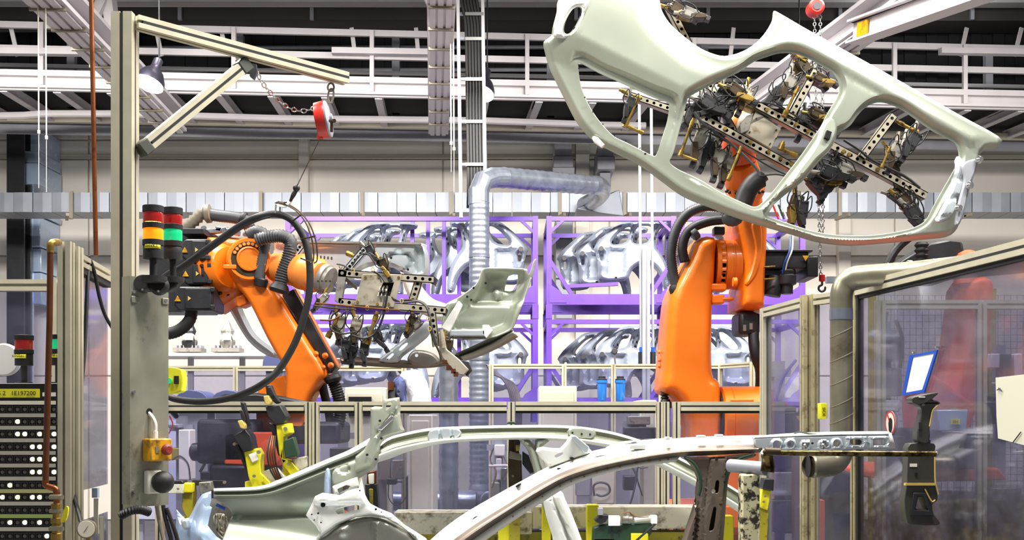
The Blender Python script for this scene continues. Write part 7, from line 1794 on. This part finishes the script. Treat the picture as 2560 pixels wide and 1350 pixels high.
# ---------------------------------------------------------------- yellow clamp towers
def px3(pts, d): return [P(x, y, d) for x, y in pts]
def cl_tower(label, parts, bolts_, d):
    t = thing('clamp_tower', label, 'clamp', V((P(parts[0][1][0][0], 0, d).x, d, 0)), group='yellow clamp towers of the fixture')
    for nm, pts, m, dd, th in parts:
        M().prism([px3(pts, d + dd)], (0, th, 0)).done(nm, m, t, bevel=0.005)
    for x, y, r, dd in bolts_:
        mm = M(); disc(mm, x, y, d + dd, r, 10, 0.012); mm.done('bolt', 'rib_grey', t)
    return t
CDp = 5.98
t1 = cl_tower('yellow clamp tower with a black jaw, lower one before the dark robot motor', [
    ('body', [(610, 1130), (643, 1120), (653, 1137), (650, 1153), (652, 1183), (673, 1203), (690, 1240), (636, 1240), (620, 1190)], 'yellow_paint', 0, 0.10),
    ('face_plate', [(620, 1136), (640, 1130), (646, 1150), (630, 1158)], 'white_label', -0.012, 0.012),
    ('side_strip', [(584, 1108), (596, 1110), (640, 1216), (632, 1218)], 'motor_black', 0.02, 0.04),
    ('head', [(580, 1090), (613, 1073), (627, 1090), (633, 1123), (610, 1130), (600, 1117)], 'motor_black', -0.02, 0.12),
    ('jaw', [(600, 1003), (610, 1007), (622, 1063), (612, 1068), (606, 1040)], 'rubber_black', 0.0, 0.05),
    ('jaw_plate', [(598, 1025), (606, 1024), (614, 1052), (604, 1052)], 'rubber_black', -0.03, 0.02),
    ('pad', [(593, 1052), (605, 1050), (613, 1063), (612, 1073), (600, 1070)], 'tool_trim', -0.04, 0.05),
    ('foot', [(612, 1204), (640, 1200), (700, 1240), (700, 1420), (612, 1420)], 'yellow_paint', 0.02, 0.1),
    ('cross_plate', [(652, 1180), (690, 1168), (720, 1200), (680, 1214)], 'dirty_white', 0.03, 0.04)], [(647, 1130, 5, -0.014), (636, 1190, 4, -0.012), (587, 1110, 4, 0.01)], CDp)
t2 = cl_tower('yellow clamp tower with a green box, upper one beside the double fence post', [
    ('body', [(690, 1063), (723, 1058), (728, 1083), (710, 1093), (707, 1147), (727, 1153), (747, 1177), (727, 1190), (710, 1167), (697, 1133)], 'yellow_paint', 0, 0.10),
    ('face_plate', [(703, 1066), (722, 1062), (727, 1082), (708, 1088)], 'yellow_label', -0.03, 0.03),
    ('green_box', [(708, 1103), (733, 1092), (743, 1130), (743, 1140), (713, 1147)], 'green_plastic', -0.04, 0.08),
    ('side_strip', [(672, 1056), (688, 1062), (704, 1140), (696, 1140)], 'motor_black', 0.02, 0.04),
    ('head', [(663, 1017), (700, 1012), (717, 1043), (710, 1057), (687, 1060), (670, 1043)], 'motor_black', -0.02, 0.12),
    ('jaw', [(663, 963), (677, 962), (687, 987), (700, 1006), (690, 1010), (678, 1000), (667, 993)], 'rubber_black', 0.0, 0.05),
    ('jaw_plate', [(668, 968), (676, 966), (684, 988), (676, 992)], 'rubber_black', -0.03, 0.02),
    ('pad', [(658, 990), (670, 988), (678, 1003), (675, 1012), (662, 1010)], 'tool_trim', -0.04, 0.05),
    ('cross_plate', [(728, 1147), (767, 1140), (767, 1167), (747, 1180)], 'dirty_white', 0.02, 0.04),
    ('foot', [(706, 1160), (740, 1170), (762, 1170), (762, 1420), (700, 1420)], 'yellow_paint', 0.04, 0.08)], [(714, 1072, 5, -0.035), (722, 1160, 4, -0.012), (708, 1176, 3, -0.01)], CDp + 0.06)
for i in range(4):
    M().tube(catmull([P(676 + 4 * i, 1090, CDp + 0.05), P(668 + 6 * i, 1130, CDp), P(674 + 6 * i, 1170, CDp), P(690 + 5 * i, 1200, CDp)], 4), 0.005, 6).done('air_line', ('rubber_black', 'copper_dark', 'copper_dark', 'rubber_black')[i], t2)
t3 = cl_tower('dark narrow clamp tower in front of the far door opening by the fence post', [
    ('body', [(1272, 1090), (1284, 1084), (1304, 1150), (1306, 1215), (1296, 1240), (1272, 1240), (1270, 1160)], 'dark_bronze', 0, 0.08),
    ('jaw', [(1284, 1078), (1296, 1074), (1302, 1098), (1296, 1140), (1288, 1140), (1284, 1100)], 'motor_black', -0.04, 0.05),
    ('tip', [(1284, 1076), (1294, 1074), (1296, 1084), (1286, 1086)], 'white_label', -0.05, 0.05),
    ('yellow_link', [(1289, 1112), (1298, 1112), (1300, 1126), (1290, 1128)], 'yellow_olive', -0.06, 0.03),
    ('collar', [(1274, 1128), (1304, 1136), (1304, 1152), (1272, 1146)], 'rib_grey', -0.05, 0.05),
    ('side_arm', [(1306, 1128), (1322, 1138), (1336, 1180), (1326, 1186), (1306, 1160)], 'motor_black', 0.02, 0.06),
    ('green_cap', [(1266, 1060), (1270, 1054), (1288, 1054), (1292, 1061)], 'green_plastic', 0.06, 0.05),
    ('foot', [(1274, 1230), (1300, 1230), (1300, 1420), (1274, 1420)], 'yellow_olive', 0.02, 0.06)], [(1292, 1140, 3, -0.055), (1282, 1190, 3, -0.012)], 5.82)
t4 = cl_tower('small dark clamp tower beside the wheelhouse flange', [
    ('body', [(912, 1210), (942, 1210), (946, 1270), (914, 1270)], 'motor_black', 0, 0.08),
    ('yellow_link', [(922, 1222), (932, 1222), (932, 1262), (924, 1262)], 'yellow_olive', -0.02, 0.03),
    ('holder', [(918, 1180), (940, 1176), (940, 1212), (916, 1214)], 'copper_dark', 0.01, 0.05),
    ('tip', [(920, 1186), (934, 1184), (934, 1210), (922, 1210)], 'white_label', -0.02, 0.03),
    ('foot', [(914, 1262), (940, 1262), (940, 1420), (914, 1420)], 'yellow_olive', 0.02, 0.06)], [(927, 1240, 3, -0.03)], 5.86)
t5 = cl_tower('yellow clamp tower with a black grip beside the chipped stand', [
    ('body', [(1906, 1222), (1928, 1226), (1920, 1276), (1898, 1268)], 'yellow_paint', 0, 0.06),
    ('grip', [(1910, 1196), (1936, 1198), (1934, 1228), (1906, 1222)], 'motor_black', -0.02, 0.08),
    ('foot', [(1898, 1264), (1922, 1270), (1914, 1420), (1890, 1420)], 'yellow_olive', 0.01, 0.06)], [(1912, 1240, 3, -0.012), (1908, 1254, 3, -0.012)], 5.6)
t6 = cl_tower('olive clamp tower with a pale control box behind the control plate edge', [
    ('body', [(456, 1206), (480, 1208), (482, 1236), (480, 1290), (468, 1300), (454, 1270)], 'yellow_olive', 0, 0.08),
    ('upper_block', [(459, 1208), (480, 1208), (480, 1232), (459, 1232)], 'yellow_paint', -0.02, 0.06),
    ('control_box', [(418, 1210), (460, 1210), (460, 1234), (418, 1234)], 'cabinet_cream', -0.02, 0.08),
    ('box_lid', [(418, 1203), (456, 1202), (460, 1210), (418, 1210)], 'motor_black', -0.02, 0.08),
    ('rail', [(480, 1200), (560, 1202), (560, 1214), (480, 1214)], 'motor_black', 0.04, 0.05),
    ('cylinder', [(496, 1206), (526, 1204), (530, 1226), (500, 1240)], 'clamp_grey', -0.01, 0.06),
    ('foot', [(456, 1290), (476, 1290), (470, 1420), (450, 1420)], 'yellow_olive', 0.01, 0.06)], [(446, 1222, 3, -0.03), (562, 1206, 4, 0.03)], 5.98)
# ---------------------------------------------------------------- chipped stand with tool rod
ts = thing('tool_stand', 'chipped paint tool stand with a long horizontal steel rod', 'stand', V((P(1870, 0, 4.32).x, 4.32, 0)))
sd_ = 4.32
M().bar(V((P(1872, 0, sd_).x, sd_, 0)), P(1872, 1184, sd_), 46 * S(sd_), 46 * S(sd_), up=(0, 1, 0)).done('column', 'chipped_paint', ts, bevel=0.008)
M().cyl(P(1826, 1164, sd_ + 0.1), P(1916, 1172, sd_ - 0.06), 17 * S(sd_), 18).done('cross_tube', 'grey_steel', ts)
M().tube(catmull([P(1918, 1180, 4.24), P(1920, 1160, 4.24), P(1918, 1140, 4.22), P(1914, 1128, 4.21)], 4), [17 * S(4.24)] * 6 + [15 * S(4.24)] * 4 + [13 * S(4.24)] * 3, 14).done('knuckle', 'dirty_rod', ts)
M().cyl(P(1908, 1132, 4.2), P(2340, 1135, 4.2), 7.4 * S(4.2), 14).done('tool_rod', 'dirty_rod', ts)
M().ball(P(2340, 1135, 4.2), 7.6 * S(4.2), 12).done('rod_tip', 'chrome', ts)
M().cyl(P(1912, 1128, 4.2), P(1950, 1130, 4.2), 10 * S(4.2), 14).done('rod_sleeve', 'dark_bronze', ts)
M().box((P(1872, 0, sd_).x, sd_, 0.01), (0.3, 0.3, 0.02)).done('foot_plate', 'chipped_paint', ts)
# ---------------------------------------------------------------- dark hand tool hung behind the rod
ht = thing('hand_tool', 'dark grey battery hand tool with tan trim hung on the rod end', 'power tool', P(2305, 1313, 4.27))
hd = 4.26
def tl(pts, dd, th, nm, m, b=0.008, holes=()): return M().prism([px3(smooth2(pts, 2), hd + dd)] + [px3(h, hd + dd) for h in holes], (0, th, 0)).done(nm, m, ht, bevel=b)
tl([(2279, 1000), (2290, 990), (2346, 981), (2336, 993), (2320, 1006), (2290, 1010)], -0.01, 0.07, 'head', 'tool_grey')
tl([(2286, 1006), (2330, 998), (2354, 1008), (2340, 1014), (2330, 1034), (2325, 1070), (2324, 1106), (2293, 1102), (2298, 1058), (2306, 1028), (2298, 1014)], 0.005, 0.055, 'handle', 'tool_grey', 0.012)
tl([(2276, 1109), (2335, 1109), (2337, 1131), (2337, 1206), (2344, 1234), (2343, 1252), (2331, 1261), (2335, 1286), (2346, 1300), (2346, 1313), (2280, 1311), (2267, 1300), (2261, 1250), (2267, 1217), (2270, 1139)], 0.02, 0.06, 'battery_body', 'tool_grey', 0.006, ([(2296, 1243), (2306, 1243), (2319, 1274), (2289, 1272)],))
M().prism([px3([(2284, 1232), (2314, 1232), (2334, 1290), (2276, 1288)], hd + 0.012), px3([(2294, 1240), (2308, 1240), (2322, 1277), (2286, 1275)], hd + 0.012)], (0, 0.012, 0)).done('grip_rim', 'motor_black', ht, bevel=0.002)
M().span(P(2264, 1208, hd + 0.01), P(2334, 1213, hd + 0.03)).done('trim_band', 'tool_trim', ht)
M().tube(catmull([P(x, y, hd + 0.0) for x, y in ((2344, 1014), (2332, 1026), (2327, 1050), (2324, 1066))], 4), 0.003, 6).done('trim_line', 'tool_trim', ht)
M().tube(catmull([P(x, y, hd + 0.015) for x, y in ((2337, 1140), (2338, 1200), (2342, 1220), (2346, 1236))], 4), 0.003, 6).done('trim_line', 'tool_trim', ht)
M().tube(catmull([P(x, y, hd + 0.015) for x, y in ((2312, 1222), (2320, 1238), (2330, 1254), (2338, 1250))], 4), 0.003, 6).done('trim_line', 'tool_trim', ht)
M().span(P(2275, 1159, hd + 0.018), P(2292, 1167, hd + 0.022)).done('rating_label', 'white_label', ht)
for x in (2287, 2291):
    M().span(P(x, 1182, hd + 0.017), P(x + 2.5, 1189, hd + 0.022)).done('vent', 'black_hole', ht)
M().span(P(2297, 1056, hd - 0.002), P(2302, 1074, hd + 0.01)).done('trigger', 'motor_black', ht)
M().span(P(2297, 991, hd - 0.012), P(2312, 994, hd - 0.008)).done('name_mark', 'lettering_white', ht)
M().cyl(P(2308, 1012, hd + 0.004), P(2308, 1012, hd - 0.002), 4 * S(hd), 10).done('screw', 'rib_grey', ht)
M().bar(P(2306, 1098, hd + 0.035), P(2306, 1114, hd + 0.045), 0.05, 0.035, up=(0, 1, 0)).done('neck', 'tool_grey', ht)
# ---------------------------------------------------------------- machinery seen through the fence panes
def station(label, px, d, y0, boxes, pipes, cat='machine', name='valve_station'):
    t = thing(name, label, cat, V((P(px, 0, d).x, d + 0.1, 0)))
    M().bar(V((P(px, 0, d).x, d + 0.15, 0)), V((P(px, 0, d).x, d + 0.15, P(0, y0, d).z)), 0.07, 0.07, up=(0, 1, 0)).done('stand', 'grey_steel', t)
    M().bar(V((P(px - 30, 0, d).x, d + 0.15, P(0, y0 + 30, d).z)), V((P(px + 30, 0, d).x, d + 0.15, P(0, y0 + 30, d).z)), 0.05, 0.05).done('cross_bar', 'grey_steel', t)
    for (x0, x1, ya, yb, m, dd) in boxes:
        M().span(P(x0, ya, d + dd), V((P(x1, 0, d).x, d + 0.12, P(0, yb, d + dd).z))).done('unit', m, t, bevel=0.008)
    for (pts, r, m) in pipes:
        M().tube(catmull([P(x, y, d - 0.05) for x, y in pts], 5), r, 8).done('hose', m, t)
    return t
rn = random.Random(3)
station('white valve station with fittings behind the fence pane by the tall round duct', 1246, 9.0, 1090, [(1236, 1262, 1112, 1140, 'paper_white', 0), (1240, 1254, 1146, 1200, 'white_steel', 0), (1228, 1250, 1206, 1250, 'clamp_grey', 0), (1252, 1268, 1170, 1230, 'galvanised', -0.03)], [(((1234, 1120), (1226, 1150), (1240, 1180), (1230, 1220)), 0.008, 'chrome'), (((1258, 1140), (1270, 1170), (1260, 1200)), 0.006, 'chrome'), (((1222, 1165), (1270, 1164)), 0.012, 'white_steel')])
station('cream control unit with a coil of grey cable behind the third fence pane', 1500, 8.8, 1130, [(1480, 1536, 1150, 1260, 'cabinet_cream', 0), (1440, 1476, 1180, 1240, 'grey_steel', 0), (1560, 1588, 1190, 1226, 'motor_black', 0)], [(((1486, 1240), (1484, 1215), (1500, 1206), (1520, 1212), (1524, 1230), (1506, 1240), (1490, 1236)), 0.009, 'hose_grey'), (((1576, 1160), (1590, 1190), (1584, 1230), (1572, 1270)), 0.008, 'hose_grey'), (((1600, 1150), (1592, 1190), (1606, 1240)), 0.006, 'rubber_black'), (((1580, 1150), (1600, 1170), (1620, 1168)), 0.005, 'hose_grey')], name='control_unit')
station('grey junction box with a dangling cable loop behind the fence pane by the wheelhouse', 950, 8.7, 1120, [(945, 975, 1130, 1200, 'plate_grey', 0), (980, 1008, 1150, 1198, 'clamp_grey', 0), (966, 990, 1196, 1212, 'motor_black', -0.02), (1014, 1024, 1190, 1300, 'motor_black', -0.02)], [(((990, 1204), (1006, 1205)), 0.006, 'rubber_black'), (((972, 1212), (972, 1244), (986, 1262), (1004, 1258), (1016, 1240)), 0.004, 'rubber_black')], name='junction_box')
station('dark hose station with yellow boxes behind the narrow fence pane', 850, 8.6, 1060, [(824, 880, 1120, 1180, 'motor_black', 0), (826, 866, 1196, 1212, 'yellow_paint', -0.04), (832, 880, 1212, 1260, 'clamp_grey', 0)], [(((830, 1190), (850, 1184), (870, 1190), (890, 1184)), 0.008, 'copper_dark'), (((830, 1170), (860, 1166), (880, 1176)), 0.012, 'body_white')], name='hose_station')
station('pale tool trolley with a red cable behind the first fence pane', 440, 8.3, 1040, [(420, 446, 1060, 1070, 'grey_steel', 0), (424, 450, 1120, 1150, 'yellow_olive', 0), (446, 478, 1074, 1200, 'paper_white', -0.04)], [(((424, 1040), (432, 1062), (422, 1084)), 0.005, 'red_paint'), (((430, 1150), (450, 1140), (470, 1160), (476, 1200)), 0.006, 'hose_grey')], name='tool_trolley')
station('dark press unit with a curved hose behind the fence pane beside the clamp feet', 560, 8.9, 1150, [(500, 640, 1180, 1300, 'motor_black', 0), (640, 700, 1196, 1300, 'clamp_grey', 0)], [(((500, 1180), (520, 1150), (545, 1160), (550, 1200)), 0.012, 'hose_grey')], name='press_unit')
station('grey hydraulic unit with hanging cables behind the upright robot foot', 1590, 9.4, 1030, [(1570, 1626, 1040, 1062, 'clamp_grey', 0), (1560, 1640, 1068, 1096, 'motor_black', 0)], [(((1568, 1096), (1560, 1130), (1580, 1150)), 0.01, 'hose_grey')], name='hydraulic_unit')
station('tall service rack with dark modules behind the guard corner pane', 1960, 7.3, 900, [(1930, 1990, 1130, 1170, 'motor_black', 0), (1936, 1996, 1180, 1240, 'clamp_grey', 0), (1930, 1980, 1250, 1330, 'motor_black', 0)], [(((1940, 1000), (1960, 940), (1990, 900)), 0.01, 'cover_blue')], name='service_rack')
station('dark module rack behind the soiled guard screen beside the sign card', 2230, 6.4, 800, [(2206, 2262, 840, 900, 'motor_black', 0), (2210, 2256, 920, 990, 'clamp_grey', 0), (2212, 2250, 1000, 1030, 'white_label', 0), (2204, 2262, 1090, 1190, 'motor_black', 0)], [(((2240, 800), (2256, 850), (2250, 920)), 0.012, 'rubber_black'), (((2216, 780), (2208, 860), (2218, 930)), 0.012, 'rubber_black')], name='module_rack')
station('shelf of grey modules behind the inner fence at the far side of the red robot', 2520, 8.1, 860, [(2478, 2500, 884, 920, 'paper_white', 0), (2506, 2530, 884, 950, 'motor_black', 0), (2536, 2556, 884, 950, 'paper_white', 0), (2480, 2560, 990, 1060, 'motor_black', 0), (2480, 2556, 1220, 1300, 'clamp_grey', 0)], [(((2480, 960), (2520, 956), (2560, 962)), 0.012, 'white_steel')], name='module_shelf')
# navy machine hoods behind the rear fence of the leaning robot
for i, (x0, x1, lab) in enumerate(((436, 520, 'navy blue rounded machine hood behind the rear fence nearer the tower'), (528, 610, 'navy blue rounded machine hood behind the rear fence nearer the robot'), (655, 712, 'navy blue tarpaulin heap behind the rear fence right by the leaning arm'))):
    yt, yb_ = (975, 1010) if i < 2 else (878, 925)
    dd = 9.3 if i < 2 else 10.2
    t = thing('machine_hood', lab, 'hood', V((P((x0 + x1) / 2, 0, dd).x, dd + 0.3, 0)))
    n_ = 8
    prof_ = [(x0, yb_)] + [(x0 + (x1 - x0) * (0.5 - 0.5 * math.cos(math.pi * k / n_)), yb_ - (yb_ - yt) * math.sin(math.pi * k / n_) ** 0.7) for k in range(1, n_)] + [(x1, yb_)]
    M().prism([[P(x, y, dd) for x, y in prof_]], (0, 0.34, 0)).done('cover', 'cover_blue', t, bevel=0.02)
    a = P(x0 + 6, yb_, dd); b = P(x1 - 6, yb_, dd)
    M().span((a.x, dd + 0.05, 0), (b.x, dd + 0.3, a.z)).done('body', 'grey_steel', t, bevel=0.01)
